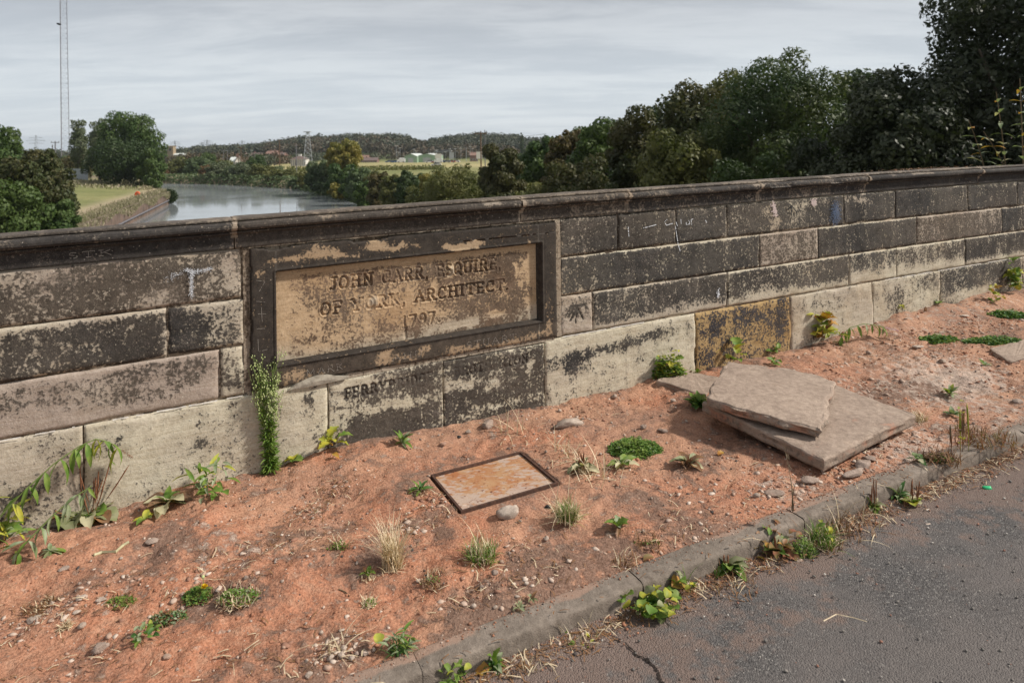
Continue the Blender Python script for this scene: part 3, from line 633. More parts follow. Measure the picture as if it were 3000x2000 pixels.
for i in range(len(CE) - 1):
    a_, b_ = CE[i] + .003, CE[i + 1] - .003; ns = int((b_ - a_) / .016); s_ = np.linspace(a_, b_, ns)
    q = np.array(prof); Sg, Dg = np.meshgrid(s_, q[:, 0], indexing='ij'); Zg = np.tile(q[:, 1], (ns, 1)); K = np.tile(np.arange(len(q)), (ns, 1))
    topm = smooth(Zg, 1.17, 1.198); ee = np.minimum(Sg - a_, b_ - Sg)
    er = .004 * np.exp(-ee / .006) + .012 * np.exp(-ee / .018) * smooth(fbm(Sg * 8, Zg * 12, 2, 200 + i), .45, .65) * (Dg > .02)
    n_ = (fbm(Sg * 14, Dg * 14 + Zg * 14, 3, 90 + i) - .5) * .0035; w_ = (fbm(Sg * 2, Dg * 2, 2, 120 + i) - .5) * .010
    worn = [0.1, .15, .45, .6, .8, .2, .15, .3, .3][i]
    chip = worn * .022 * smooth(fbm(Sg * 5, Sg * 0 + i, 3, 33), .52, .75) * (Dg > .0) * (Zg > 1.15)
    ang = smooth(Zg, 1.18, 1.2)
    Vc = P(Sg, Dg + (n_ - er) * (1 - ang) * (Dg > -.02) - chip * .8 * (1 - ang), Zg + (n_ + w_ * .5) * topm - er * topm * .5 - chip * .5 * ang + (i % 3 - 1) * .002)
    W = np.zeros(Sg.shape + (3,))
    topR = .60 + (fbm(Sg * 3, Dg * 5, 3, 70 + i) - .5) * .5
    faceR = cR[i] + (fbm(Sg * 2.5, Zg * 5, 3, 80 + i) - .5) * .35 - .5 * smooth(fbm(Sg * 3.3, Zg * 3, 3, 85 + i), .62, .72) * ((Dg > .02) * (Zg > 1.17) * 1.0)
    W[..., 0] = np.clip(topR * ang + faceR * (1 - ang) - .5 * np.exp(-ee / .012), 0, 1); W[..., 1] = cG[i]
    W[..., 2] = np.clip(.08 + .35 * ang + (.25 if i in (1, 2) else 0), 0, 1)
    nu_, nv_ = Sg.shape; Fc = [tuple(f) for f in grid_faces(nu_, nv_)] + [tuple(range(nv_))[::-1], tuple((nu_ - 1) * nv_ + j for j in range(nv_))]
    child('coping_stone', Vc.reshape(-1, 3), Fc, M['coping'], parapet, W.reshape(-1, 3), False)
    if i < len(CE) - 2:                                   # pale mortar in the coping joint
        mbj = MB()
        for k in range(6, 30):
            s_c = CE[i + 1]; (d1, z1), (d2, z2) = prof[k], prof[k + 1]
            wv = .006 + .010 * R.random() * (k > 9)
            mbj.add([P(s_c - wv, d1 - .001, z1 - .001), P(s_c + wv, d1 - .001, z1 - .001), P(s_c + wv, d2 - .001, z2 - .001), P(s_c - wv, d2 - .001, z2 - .001)], [(0, 1, 2, 3)], (.2, .8, .5))
        for v_i in range(len(mbj.v)): mbj.v[v_i] = (mbj.v[v_i][0] + .001 * NN[0], mbj.v[v_i][1] + .001 * NN[1], mbj.v[v_i][2] + .0012)
        mbj.build('joint_mortar', M['mortar'], parapet)

# carved panel with its moulded surround
MO = (.020, 1.518, .463, .9465)          # outer edge of the moulding
IN = (.036, 1.482, .488, .925)           # panel inside it
def surround(res):
    su_ = np.arange(-.084, 1.604, res); zv_ = np.arange(.372, 1.0535, res)
    su_ = np.sort(np.concatenate([su_, [IN[0], IN[1]]])); zv_ = np.sort(np.concatenate([zv_, [IN[2], IN[3]]]))
    return np.meshgrid(su_, zv_, indexing='ij')
Sg, Zg = surround(.006)
inside = np.minimum(np.minimum(Sg - MO[0], MO[1] - Sg), np.minimum(Zg - MO[2], MO[3] - Zg))
depth = np.interp(inside, [-1, -.001, .002, .007, .012, .0165, .020, .0235, .027], [.012, .012, .006, .018, .018, .008, .002, -.016, -.022])
ledge = np.exp(-((Zg - MO[2] - .02) / .012) ** 2)
depth = depth + (fbm(Sg * 10, Zg * 10, 3, 300) - .5) * .004
ed = np.minimum(np.minimum(Sg + .084, 1.604 - Sg), np.minimum(Zg - .372, 1.0535 - Zg))
bite = .03 * smooth(fbm(Sg * 4, Zg * 4, 3, 310), .5, .75)
depth = depth - .03 * (ed < bite * .6) - .006 * np.exp(-ed / .006)
Rf = .97 + (fbm(Sg * 3, Zg * 3, 3, 305) - .5) * .3
Rf = Rf + bl(Sg, Zg, [(.10, .985, .10, .018, -.75), (.27, 1.00, .07, .03, -.75), (.36, .985, .06, .02, -.6), (.52, 1.008, .06, .028, -.85), (.60, .985, .04, .02, -.6), (.67, 1.0, .05, .025, -.7),
    (.76, .99, .03, .012, -.5), (1.02, .96, .10, .022, -1.1), (.92, .965, .03, .015, -.8), (-.03, .93, .02, .03, -.6), (.42, .965, .05, .012, -.5), (.56, .43, .05, .035, -.8), (.78, .435, .04, .025, -.7), (.70, .40, .06, .02, -.6),
    (1.0, .395, .12, .02, -.6), (1.3, .385, .15, .02, -.55), (1.55, .6, .02, .08, -.4), (1.55, .43, .03, .05, -.6), (.10, .41, .08, .04, -.4), (.2, .4, .1, .03, -.4), (-.04, .7, .02, .1, -.2), (1.45, .42, .08, .02, -.5)])
keep = ~((Sg[:-1, :-1] >= IN[0] - 1e-6) & (Sg[1:, 1:] <= IN[1] + 1e-6) & (Zg[:-1, :-1] >= IN[2] - 1e-6) & (Zg[1:, 1:] <= IN[3] + 1e-6))
W = np.stack([np.clip(Rf, 0, 1), .5 + Sg * 0, .25 + .3 * (Zg < .46)], -1)
Vf = P(Sg, depth, Zg - .006 * Sg * (Zg > .99)).reshape(-1, 3)
child('panel_surround', Vf, grid_faces(*Sg.shape, keep), M['frame'], parapet, W.reshape(-1, 3), True)
# pale mortar around it
def fill(s0, s1, z0, z1, w, name='joint_mortar', mat='mortar', d=.002, seed=0):
    su_ = np.linspace(s0, s1, max(2, int((s1 - s0) / .01) + 1)); zv_ = np.linspace(z0, z1, max(2, int((z1 - z0) / .01) + 1))
    a, b = np.meshgrid(su_, zv_, indexing='ij'); dd = d + (fbm(a * 30, b * 30, 3, seed) - .5) * .008
    return child(name, P(a, dd, b).reshape(-1, 3), grid_faces(*a.shape), M[mat], parapet, np.tile(np.array(w, float), (a.size, 1)))
fill(1.600, 1.636, .37, 1.058, (.25, .4, .4), seed=1); fill(-.112, -.082, .372, 1.055, (.42, .8, .5), seed=2, d=-.004); fill(-.085, 1.602, 1.0525, 1.0600, (.3, .4, .4), seed=3)
fill(-.10, 1.60, .350, .373, (.3, .1, .3), seed=4, d=-.002)
# a shoulder of hard pale mortar under the panel
mb = MB()
pts = [(.085, .352), (.12, .372), (.17, .389), (.22, .398), (.27, .394), (.31, .380), (.35, .371), (.38, .362), (.36, .354), (.2, .350)]
mb.add([P(.22, .023, .372)] + [P(a, .019, b) for a, b in pts] + [P(a, .001, b) for a, b in pts], [(0, i + 1, (i + 1) % 10 + 1) for i in range(10)] + [(i + 1, i + 11, (i + 1) % 10 + 11, (i + 1) % 10 + 1) for i in range(10)])
mb.build('mortar_patch', simple('grey_cement', (.42, .38, .31), .95, (.25, .22, .18), 40, .8), parapet)
# white pointing along the top of the plinth
for (a, b) in [(-1.06, -.98), (-.93, -.86), (-.80, -.79), (-.65, -.59), (-.56, -.53), (-.48, -.36), (-.35, -.23), (-.19, -.12), (1.64, 1.95), (1.98, 2.24), (4.60, 4.78), (4.80, 4.98), (5.0, 5.2), (5.28, 5.9), (6.0, 6.4)]:
    fill(a, b, .360, .3655, (.1, .3, .2), 'pointing', 'white_mortar', .007, 9)

# the panel face with the incised inscription
pan = empty('inscription_panel', P(.75, 0, .7)); pan.parent = parapet; pan.location = Vector(P(.75, 0, .7)) - parapet.location
res = .0029
su_ = np.arange(IN[0], IN[1] + res, res); zv_ = np.arange(IN[2], IN[3] + res, res)
Sg, Zg = np.meshgrid(su_, zv_, indexing='ij')
L1 = layout('JOHN CARR, ESQUIRE,', .297, 1.262, .802, .060); L2 = layout('OF YORK, ARCHITECT.', .246, 1.31, .680, .058); L3 = layout('1797.', .668, .900, .556, .056)
def depthfield(Sg, Zg):
    D = -.022 + (fbm(Sg * 4, Zg * 4, 3, 400) - .5) * .005 + (fbm(Sg * 40, Zg * 40, 3, 401) - .5) * .0016
    st = [p for l_ in (L1, L2, L3) for c_, ps in l_ for p in ps]
    dd = groove(Sg + (fbm(Sg * 60, Zg * 60, 2, 410) - .5) * .0022, Zg + (fbm(Sg * 60, Zg * 60, 2, 411) - .5) * .0022, st, .011)
    g_ = np.clip(1 - dd / .0075, 0, 1)
    worn = 1 - .8 * np.clip(smooth(fbm(Sg * 8, Zg * 11, 3, 402), .47, .66) + .55 * (Zg < .63), 0, 1)
    D = D - .010 * np.minimum(g_ * 1.5, 1) * worn + .0022 * np.exp(-((dd - .010) / .003) ** 2)
    # spalls
    for (s_, z_, rs, rz, k) in [(.69, .532, .008, .05, .006), (1.0, .53, .10, .02, .003), (1.24, .545, .05, .015, .003), (.955, .825, .02, .022, -.009), (.535, .708, .022, .024, -.010)]:
        D = D - k * np.exp(-np.abs((Sg - s_) / rs) ** 4 - np.abs((Zg - z_) / rz) ** 4)
    pit = smooth(vnoise(Sg * 90, Zg * 90, 420), .90, .97) * smooth(fbm(Sg * 6, Zg * 6, 2, 421), .45, .6)
    return D + .0016 * pit, g_, pit
Dp, g_, pit = depthfield(Sg, Zg)
Rp = .52 + (fbm(Sg * 5, Zg * 6, 4, 403) - .5) * 1.0
eS = np.minimum(Sg - IN[0], IN[1] - Sg); Rp = Rp - .55 * (1 - smooth(eS, .01, .09)) - .6 * smooth(Zg, .875, .91) * (1 - .4 * smooth(Sg, 1.2, 1.4)) - .25 * (1 - smooth(Sg, .1, .35))
Rp = Rp + bl(Sg, Zg, [(.75, .80, .5, .06, .12), (1.32, .84, .09, .05, .4), (.70, .53, .05, .04, .3), (.3, .60, .25, .07, -.1), (1.0, .535, .10, .022, -.9), (1.24, .545, .06, .016, -.9), (.955, .83, .02, .022, -1.), (.535, .708, .022, .024, -1.),
    (1.34, .79, .010, .035, -1.), (1.38, .70, .02, .014, -.6), (1.15, .68, .02, .015, -.5), (.18, .55, .05, .03, .3), (1.25, .75, .1, .03, .2), (.1, .52, .04, .02, .3), (1.37, .86, .05, .03, .25)])
Rp = Rp + .18 * (g_ > .35) * (fbm(Sg * 20, Zg * 20, 2, 440) - .1) - .3 * pit
Gp = np.clip(.15 + .9 * smooth(.62 - Zg + (fbm(Sg * 4, Zg * 4, 2, 450) - .5) * .15, 0, .12) + bl(Sg, Zg, [(1.0, .535, .1, .02, .5), (.955, .83, .02, .02, .8), (.535, .708, .02, .02, .9)]), 0, 1)
Bp = np.clip(.3 + (fbm(Sg * 6, Zg * 8, 3, 460) - .5) * 1.2, 0, 1)
child('panel_face', P(Sg, Dp, Zg).reshape(-1, 3), grid_faces(*Sg.shape), M['panel'], pan, np.stack([np.clip(Rp, 0, 1), Gp, Bp], -1).reshape(-1, 3), True)

# paint and scratches: thin raised strokes on the stone
def ribbon(name, lines, w, mat, d, parent, jag=.5):
    mb_ = MB()
    for pl in lines:
        n_ = max(2, int(sum(math.dist(a, b) for a, b in zip(pl[:-1], pl[1:])) / .006)); L = [0]
        for a, b in zip(pl[:-1], pl[1:]): L.append(L[-1] + math.dist(a, b))
        pts = [(np.interp(t, L, [p[0] for p in pl]), np.interp(t, L, [p[1] for p in pl])) for t in np.linspace(0, L[-1], n_ + 1)]
        for (x0, y0), (x1, y1) in zip(pts[:-1], pts[1:]):
            if R.random() < .13 * jag * 2: continue
            dx, dy = x1 - x0, y1 - y0; l_ = math.hypot(dx, dy) or 1; ww = w * (1 - jag * .6 * R.random()) / 2; nx, ny = -dy / l_ * ww, dx / l_ * ww
            o1, o2 = (R.random() - .5) * w * jag * .5, (R.random() - .5) * w * jag * .5
            mb_.add([P(x0 - nx, d, y0 - ny + o1), P(x1 - nx, d, y1 - ny + o2), P(x1 + nx, d, y1 + ny + o2), P(x0 + nx, d, y0 + ny + o1)], [(0, 1, 2, 3)])
    return mb_.build(name, M[mat], parent)
def ptxt(text, s0, s1, z0, h): return [p for c_, ps in layout(text, s0, s1, z0, h) for p in ps]
def pxl(*pts): return [wall(x, y) for x, y in pts]
def spray(name, lines, w, n, mat, parent, size=.004, d=.0085):
    mb_ = MB()
    for pl in lines:
        L = [0]
        for a, b in zip(pl[:-1], pl[1:]): L.append(L[-1] + math.dist(a, b))
        for _ in range(n):
            t = R.random() * L[-1]; x = np.interp(t, L, [p[0] for p in pl]) + R.gauss(0, w); y = np.interp(t, L, [p[1] for p in pl]) + R.gauss(0, w); r = size * R.uniform(.4, 1.3)
            k = [(x + r * math.cos(a) * R.uniform(.6, 1.2), y + r * math.sin(a) * R.uniform(.6, 1.2)) for a in (0, 1.1, 2.2, 3.3, 4.3, 5.3)]
            mb_.add([P(a, d - .002 * R.random(), b) for a, b in k], [tuple(range(6))])
    return mb_.build(name, M[mat], parent)
spray('paint_mark', [pxl((540, 790), (575, 795), (620, 786)), pxl((562, 795), (560, 830), (563, 868))], .0050, 420, 'whitepaint', parapet, .0016)
spray('paint_mark', [pxl((490, 815), (530, 800))], .009, 120, 'whitepaint', parapet, .0014)
ribbon('scratched_letters', ptxt('STK', -.81, -.63, 1.083, .024), .0028, 'scratch', .0125, parapet)
ribbon('chalk_scrawl', [pxl((1882, 668), (1920, 658)), pxl((1952, 642), (1944, 650), (1950, 660), (1968, 654)), pxl((1978, 650), (1982, 662)), pxl((1992, 642), (1993, 656)), pxl((2008, 648), (2008, 658), (2018, 656), (2017, 646), (2008, 648)), pxl((2024, 661), (2022, 643), (2028, 641)), pxl((2064, 645), (2068, 652)),
        pxl((1838, 664), (1840, 692)), pxl((1976, 662), (1984, 715), (1990, 735))], .0055, 'whitepaint', .009, parapet, .6)
ribbon('painted_arrow', [pxl((2316, 602), (2316, 632)), pxl((2316, 602), (2306, 613)), pxl((2316, 602), (2332, 622))], .010, 'blackpaint', .0088, parapet, .2)
M['bluepaint'] = simple('faded_blue_paint', (.10, .14, .24), .9, (.13, .16, .22), 60); M['pinkpaint'] = simple('pale_pink_paint', (.6, .48, .46), .9, (.5, .42, .4), 60)
spray('paint_mark', [pxl((2447, 600), (2446, 645))], .026, 650, 'bluepaint', parapet, .0036, .0085)
spray('paint_mark', [pxl((2262, 595), (2270, 632)), pxl((2378, 590), (2384, 594))], .010, 110, 'pinkpaint', parapet, .006)
spray('paint_mark', [pxl((2102, 850), (2101, 870))], .006, 60, 'whitepaint', parapet, .004)
ribbon('scratched_letters', ptxt('STUART', 1.02, 1.34, .398, .034), .0016, 'scratch', .0155, parapet)
ribbon('scratched_letters', ptxt('MARK', .17, .36, .405, .030), .0016, 'scratch', .0155, parapet)
ribbon('scratched_letters', ptxt('AHU', .60, .78, .402, .030), .0016, 'scratch', .0155, parapet)
ribbon('scratched_letters', [[(-.055, .90), (-.015, .89), (-.045, .84)], [(-.055, .80), (-.01, .79)], [(-.055, .74), (-.012, .735)], [(-.033, .77), (-.030, .70)], [(-.055, .67), (-.012, .665)], [(-.05, .62), (-.048, .56), (-.008, .565)]], .0016, 'scratch', .0155, parapet)

rdo = bpy.data.objects['road']
mb = MB(); cp_ = [gp(x, y) for x, y in [(1640, 1800), (1680, 1835), (1730, 1848), (1790, 1865), (1835, 1893), (1868, 1925), (1895, 1940), (1925, 1968), (1932, 2000), (1945, 2040)]]; pts = []
for (a_, b_, c_), (a2, b2, c2) in zip(cp_[:-1], cp_[1:]):
    for k in range(8): f = k / 8; pts.append((a_ + (a2 - a_) * f + R.gauss(0, .003), b_ + (b2 - b_) * f + R.gauss(0, .003)))
for (a_, b_), (a2, b2) in zip(pts[:-1], pts[1:]):
    w_ = R.uniform(.0015, .0045); mb.add([P(a_ - w_, b_ - w_, -.0575), P(a2 - w_, b2 - w_, -.0575), P(a2 + w_, b2 + w_, -.0575), P(a_ + w_, b_ + w_, -.0575)], [(0, 1, 2, 3)])
mb.build('crack', M['joint_black'], rdo)
# ------------------------------------------------------------------ manhole cover
def world_at(px, py, zp=None):
    s_, d_, z_ = gp(px, py, zp); return s_, d_, z_
cov = empty('manhole_cover', P(.87, .667, -.012)); tag(cov, 'rusty orange rectangular access cover in its steel frame set in red earth', 'manhole cover')
def slab_box(mb_, s0, s1, d0, d1, z0, z1):
    q = [P(s_, d_, z_) for s_ in (s0, s1) for d_ in (d0, d1) for z_ in (z0, z1)]
    mb_.add(q, [(0, 1, 3, 2), (4, 6, 7, 5), (0, 4, 5, 1), (2, 3, 7, 6), (0, 2, 6, 4), (1, 5, 7, 3)])
s0, s1, d0, d1 = COV
for (a, b, c, d_) in [(s0, s1, d0, d0 + .011), (s0, s1, d1 - .010, d1), (s0, s0 + .010, d0 + .0115, d1 - .0105), (s1 - .010, s1, d0 + .0115, d1 - .0105)]:
    mb = MB(); slab_box(mb, a, b, c, d_, -.05, .0025); mb.build('frame_bar', M['rust_dark'], cov)
su_ = np.linspace(s0 + .0115, s1 - .0115, 60); dv_ = np.linspace(d0 + .0125, d1 - .0115, 45); a, b = np.meshgrid(su_, dv_, indexing='ij')
zc_ = -.0075 + (fbm(a * 6, b * 6, 3, 5) - .5) * .004
for hx, hd in ((.045, .31), (.055, .325)):
    zc_ = zc_ - .012 * (np.hypot(a - s0 - hx, b - d0 - hd) < .007)
child('plate', P(a, b, zc_).reshape(-1, 3), grid_faces(60, 45), M['rust'], cov, None, True)
mb = MB(); slab_box(mb, s0 + .017, s1 - .017, d0 + .017, d1 - .017, -.05, -.018); mb.build('seat', M['rust_dark'], cov)

# ------------------------------------------------------------------ loose paving slabs and stones
def flag(name, outline, t, label, cat, mat='slab', jag=.006, seed=0, hollow=.004, redw=(.2, .2)):
    """outline: corners (s,d,z) of the top face, in order; thickness t straight down its normal"""
    pts = [np.array(P(*p)) for p in outline]; c0 = sum(pts) / len(pts)
    n_ = np.zeros(3)
    for i in range(len(pts)): n_ += np.cross(pts[i] - c0, pts[(i + 1) % len(pts)] - c0)
    n_ /= np.linalg.norm(n_)
    if n_[2] < 0: n_ = -n_
    rr = random.Random(seed); ring = []
    for i, p in enumerate(pts):
        q = pts[(i + 1) % len(pts)]; L = np.linalg.norm(q - p); k = max(2, int(L / .016)); t_ = (q - p) / L; out = np.cross(t_, n_)
        if out @ (p - c0) < 0: out = -out
        for j in range(k):
            f = j / k; off = (fbm(np.array(f * L * 9 + i * 7), np.array(seed), 3, seed) - .5) * jag * 4 * min(1, 6 * min(f, 1 - f) + .2)
            ring.append((p + (q - p) * f + out * off, out))
    m_ = len(ring); V = []; Wl = []
    lay = [(-.010, .0), (-.003, -.0015), (.0, -.006), (None, -.25 * t), (None, -.55 * t), (None, -.8 * t), (-.004, -t)]
    for li, (o_, z_) in enumerate(lay):
        for k, (p, out) in enumerate(ring):
            oo = o_ if o_ is not None else (vnoise(np.array(k * .23), np.array(li * 2.3), seed) - .45) * jag * 2.2
            if li in (0, 1, 2): oo = oo - .010 * float(smooth(vnoise(np.array(k * .31), np.array(li * .2), seed + 4), .6, .9))
            V.append(p + out * oo + n_ * (z_ + (.0012 * math.sin(k * .9) if li < 3 else 0)))
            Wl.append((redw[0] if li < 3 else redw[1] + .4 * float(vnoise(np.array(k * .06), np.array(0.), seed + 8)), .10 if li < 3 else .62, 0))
    F = []
    for li in range(len(lay) - 1):
        for k in range(m_): F.append((li * m_ + k, (li + 1) * m_ + k, (li + 1) * m_ + (k + 1) % m_, li * m_ + (k + 1) % m_))
    F.append(tuple(range(m_))); F.append(tuple((len(lay) - 1) * m_ + k for k in range(m_))[::-1])
    b_ = pts[0] - n_ * t; V = np.array(V); base = np.array([c0[0], c0[1], V[:, 2].min()])
    o = obj(name, mesh(name, V - base, F, M[mat], Wl, False), None, base); tag(o, label, cat, 'loose paving slabs' if cat == 'paving slab' else None); return o
flag('paving_slab', [(2.146, 1.39, .072), (2.92, 1.31, .088), (2.85, .62, .135), (2.076, .70, .120)], .056, 'larger square paving slab lying underneath, half covered by the broken one', 'paving slab', seed=3, jag=.004)
flag('paving_slab', [(2.265, 1.275, .142), (2.54, 1.10, .158), (2.79, .95, .172), (2.71, .71, .192), (2.47, .48, .206), (2.02, .80, .185), (2.10, 1.02, .172)], .046, 'broken irregular paving slab lying on top of the square one', 'paving slab', seed=8, jag=.010)
flag('ledge_stone', [(2.26, .09, .020), (2.50, .03, .03), (2.62, .30, .03), (2.36, .42, .012)], .06, 'flat buried stone beside the wall foot, left behind the slabs', 'stone', seed=15, jag=.008)
flag('flat_stone', [gp(2800 + 100, 1020, .02)[:2] + (.022,), (7.6, .8, .03), (7.4, 1.15, .03), gp(2960, 1060, .02)[:2] + (.02,)], .04, 'flat pinkish flagstone at the right edge beyond the green mats', 'stone', seed=19, jag=.008)

ICO_V = []; ICO_F = []
def ico():
    t = (1 + 5 ** .5) / 2
    v = [(-1, t, 0), (1, t, 0), (-1, -t, 0), (1, -t, 0), (0, -1, t), (0, 1, t), (0, -1, -t), (0, 1, -t), (t, 0, -1), (t, 0, 1), (-t, 0, -1), (-t, 0, 1)]
    f = [(0, 11, 5), (0, 5, 1), (0, 1, 7), (0, 7, 10), (0, 10, 11), (1, 5, 9), (5, 11, 4), (11, 10, 2), (10, 7, 6), (7, 1, 8), (3, 9, 4), (3, 4, 2), (3, 2, 6), (3, 6, 8), (3, 8, 9), (4, 9, 5), (2, 4, 11), (6, 2, 10), (8, 6, 7), (9, 8, 1)]
    return np.array(v) / math.sqrt(1 + t * t), f
ICO_V, ICO_F = ico()
def subdiv(V, F):
    V = [tuple(v) for v in V]; cache = {}; out = []
    def mid(a, b):
        k = (min(a, b), max(a, b))
        if k not in cache:
            m_ = np.array(V[a]) + np.array(V[b]); V.append(tuple(m_ / np.linalg.norm(m_))); cache[k] = len(V) - 1
        return cache[k]
    for a, b, c in F:
        x, y, z = mid(a, b), mid(b, c), mid(c, a); out += [(a, x, z), (b, y, x), (c, z, y), (x, y, z)]
    return np.array(V), out
IV2, IF2 = subdiv(ICO_V, ICO_F); IV3, IF3 = subdiv(IV2, IF2)
def rockmesh(name, dims, seed, mat='rubble', red=.1, dark=.1, ang=.35):
    r_ = np.random.default_rng(seed); V = IV3.copy()
    for _ in range(9):                                  # knock flat facets off
        n_ = r_.normal(size=3); n_ /= np.linalg.norm(n_); c_ = r_.uniform(.55, .9); k = V @ n_; V = V - np.outer(np.maximum(k - c_, 0) * (1 - ang * .3), n_)
    V = V + (vnoise(V[:, 0] * 4 + 9, V[:, 1] * 4 + V[:, 2] * 3, seed)[:, None] - .5) * V * .25
    V = V * np.array(dims) / 2; V[:, 2] += dims[2] * .30
    return mesh(name, V, np.array(IF3), M[mat], np.tile([red, dark, 0], (len(V), 1)))
M['palerock'] = grey_stone('pale_mortar_lump', (.60, .50, .42), (.46, .36, .29), .35, (.42, .24, .16), .6)
def put(px, py, sink=0.): s_, d_, z_ = gp(px, py); q = P(s_, d_, z_ - sink); return q, s_, d_
ROCKS = [(1668, 1248, .20, .085, .06, .44, 'palerock', 'long pale lump of old mortar between the wall and the cover'),
 (1427, 1253, .09, .06, .055, 1.1, 'rubble', 'upright pinkish lump leaning at the wall foot above the cover'),
 (1372, 1267, .035, .025, .02, .2, 'palerock', 'small white stone left of the pinkish lump by the wall'),
 (1298, 1305, .04, .03, .022, .7, 'rubble', 'small grey pink stone left above the cover corner'),
 (1494, 1512, .108, .075, .06, .1, 'palerock', 'pale rounded stone with a brown top in front of the cover'),
 (1800, 1170, .04, .035, .03, .3, 'palerock', 'pale lump against the wall under the boundary inscription'),
 (1640, 1210, .03, .025, .018, .8, 'palerock', 'little pale stone just behind the long mortar lump'),
 (1886, 1254, .045, .03, .025, .6, 'rubble', 'brown pebble left of the slabs, nearer one'),
 (1942, 1265, .06, .035, .022, -.4, 'rubble', 'oblong reddish stone left of the slabs'),
 (1972, 1176, .035, .03, .025, .2, 'palerock', 'whitish stone in front of the dark green sprig by the slabs'),
 (2530, 1368, .10, .055, .04, .5, 'rubble', 'angular pink stone between the slabs and the kerb'),
 (2500, 1390, .16, .05, .03, .45, 'rubble', 'long flat grey stone lying against the back of the kerb'),
 (2370, 1412, .09, .05, .03, .2, 'rubble', 'grey half buried stone near the kerb below the slabs'),
 (2268, 1446, .10, .06, .02, .1, 'rubble', 'broad half buried pinkish stone left of the kerb joint'),
 (2545, 1345, .07, .05, .02, -.3, 'rubble', 'thin grey flake beside the angular pink stone'),
 (100, 1818, .055, .045, .015, .3, 'palerock', 'largest white mortar flake at the lower left'),
 (238, 1752, .035, .028, .012, .9, 'palerock', 'white mortar flake lying above the brown moss'),
 (298, 1758, .04, .022, .014, .6, 'palerock', 'white flake right of the middle flake'),
 (240, 1835, .025, .03, .018, .2, 'palerock', 'small upright white stone beside the straw ball'),
 (295, 1905, .055, .04, .035, .5, 'rubble', 'brown lump with a pale side near the bottom left corner'),
 (225, 1795, .03, .02, .01, .2, 'palerock', 'narrow white chip below the white flakes'),
 (720, 1695, .022, .02, .015, .2, 'rubble', 'round pink pebble above the dandelion clumps'),
 (487, 1927, .028, .02, .014, .2, 'palerock', 'pale oval pebble alone on the lower earth'),
 (1005, 1905, .028, .022, .018, .2, 'palerock', 'upper pebble of the heap by the silver weed'),
 (968, 1930, .024, .02, .016, .8, 'palerock', 'left pebble of the heap by the silver weed'),
 (1000, 1925, .026, .022, .018, 1.2, 'palerock', 'middle pebble of the heap by the silver weed'),
 (1030, 1932, .022, .02, .015, .4, 'palerock', 'right pebble of the heap by the silver weed'),
 (905, 1980, .024, .02, .015, .4, 'palerock', 'pebble at the bottom edge below the heap'),
 (1001, 1848, .02, .012, .010, .4, 'palerock', 'flat white pebble above the heap of pebbles'),
 (942, 1856, .014, .014, .012, .4, 'palerock', 'little whitish pebble left above the heap'),
 (445, 1590, .05, .035, .02, .4, 'rubble', 'rough pinkish lump with moss right of the pale twig'),
 (192, 1655, .05, .03, .01, .9, 'rubble', 'grey brown flake below the big plantain'),
 (1388, 1778, .018, .018, .014, 0, 'palerock', 'round white pebble in the middle of the lower earth'),
 (1515, 1748, .018, .012, .008, 0, 'palerock', 'flat white pebble up from the kerb edge'),
 (1225, 1703, .024, .018, .014, .3, 'palerock', 'white pebble below the straw tuft'),
 (1600, 1580, .028, .02, .016, .9, 'palerock', 'pair pebble, the left of two right of the grass tuft'),
 (1450, 1680, .03, .022, .018, .3, 'rubble', 'brown pebble below the grass tuft'),
 (1505, 1943, .022, .02, .02, .3, 'palerock', 'pinkish pebble lying in the gutter by the upright leaf'),
 (2342, 1645, .03, .018, .014, .5, 'palerock', 'pale pebble on the road beside the big red leaved weed'),
 (2300, 1632, .035, .022, .018, -.2, 'rubble', 'pink pebble tucked by the red leaved weed'),
 (2720, 1538, .03, .02, .01, .5, 'palerock', 'broken pinkish crumb on the road'),
 (2660, 1510, .03, .02, .01, .5, 'palerock', 'whitish crumb on the road above the pinkish one'),
 (2980, 1180, .06, .05, .035, .5, 'rubble', 'grey stone at the far right near the kerb'),
 (2760, 1060, .06, .045, .03, .3, 'palerock', 'pale rounded stone on the earth below the green mat'),
 (2545, 1032, .04, .03, .03, .3, 'rubble', 'small upright stone in the red earth behind the slabs'),
 (2690, 1018, .09, .05, .02, .2, 'palerock', 'flat pale stone left of the green mat'),
 (2825, 931, .09, .05, .015, .1, 'palerock', 'flat white flake near the wall above the mats'),
 (2712, 945, .03, .02, .05, .3, 'ldead', 'curled brown and white scrap standing by the far wall')]
for i, (px, py, a_, b_, c_, rz, mt_, lab) in enumerate(ROCKS):
    q, s_, d_ = put(px, py)
    o = obj('stone', rockmesh('stone', (a_, b_, c_), 100 + i, mt_, .15 + .3 * R.random(), .1 * R.random()), None, q); o.rotation_euler = (0, 0, rz); tag(o, lab, 'stone', 'loose stones on the footway')
# pebbles one can count but not tell apart
pebs = [rockmesh('pebble', (1, .8, .6), 300 + i, ['palerock', 'rubble'][i % 2]) for i in range(6)]
pk = 0
while pk < 150:
    px, py = R.uniform(0, 3000), R.uniform(1100, 2000)
    s_, d_, z_ = gp(px, py)
    if not (.03 < d_ < 1.46) or (COV[0] < s_ < COV[1] and COV[2] < d_ < COV[3]) or (2.0 < s_ < 2.95 and d_ > .4): continue
    if s_ > 6: continue
    o = obj('pebble', pebs[pk % 6], None, P(s_, d_, z_)); k = R.uniform(.007, .017) * (1 + .15 * s_); o.scale = (k, k, k); o.rotation_euler = (0, 0, R.uniform(0, 6))
    tag(o, 'small pale pebble scattered on the red earth of the footway', 'pebble', 'pebbles scattered on the footway'); pk += 1
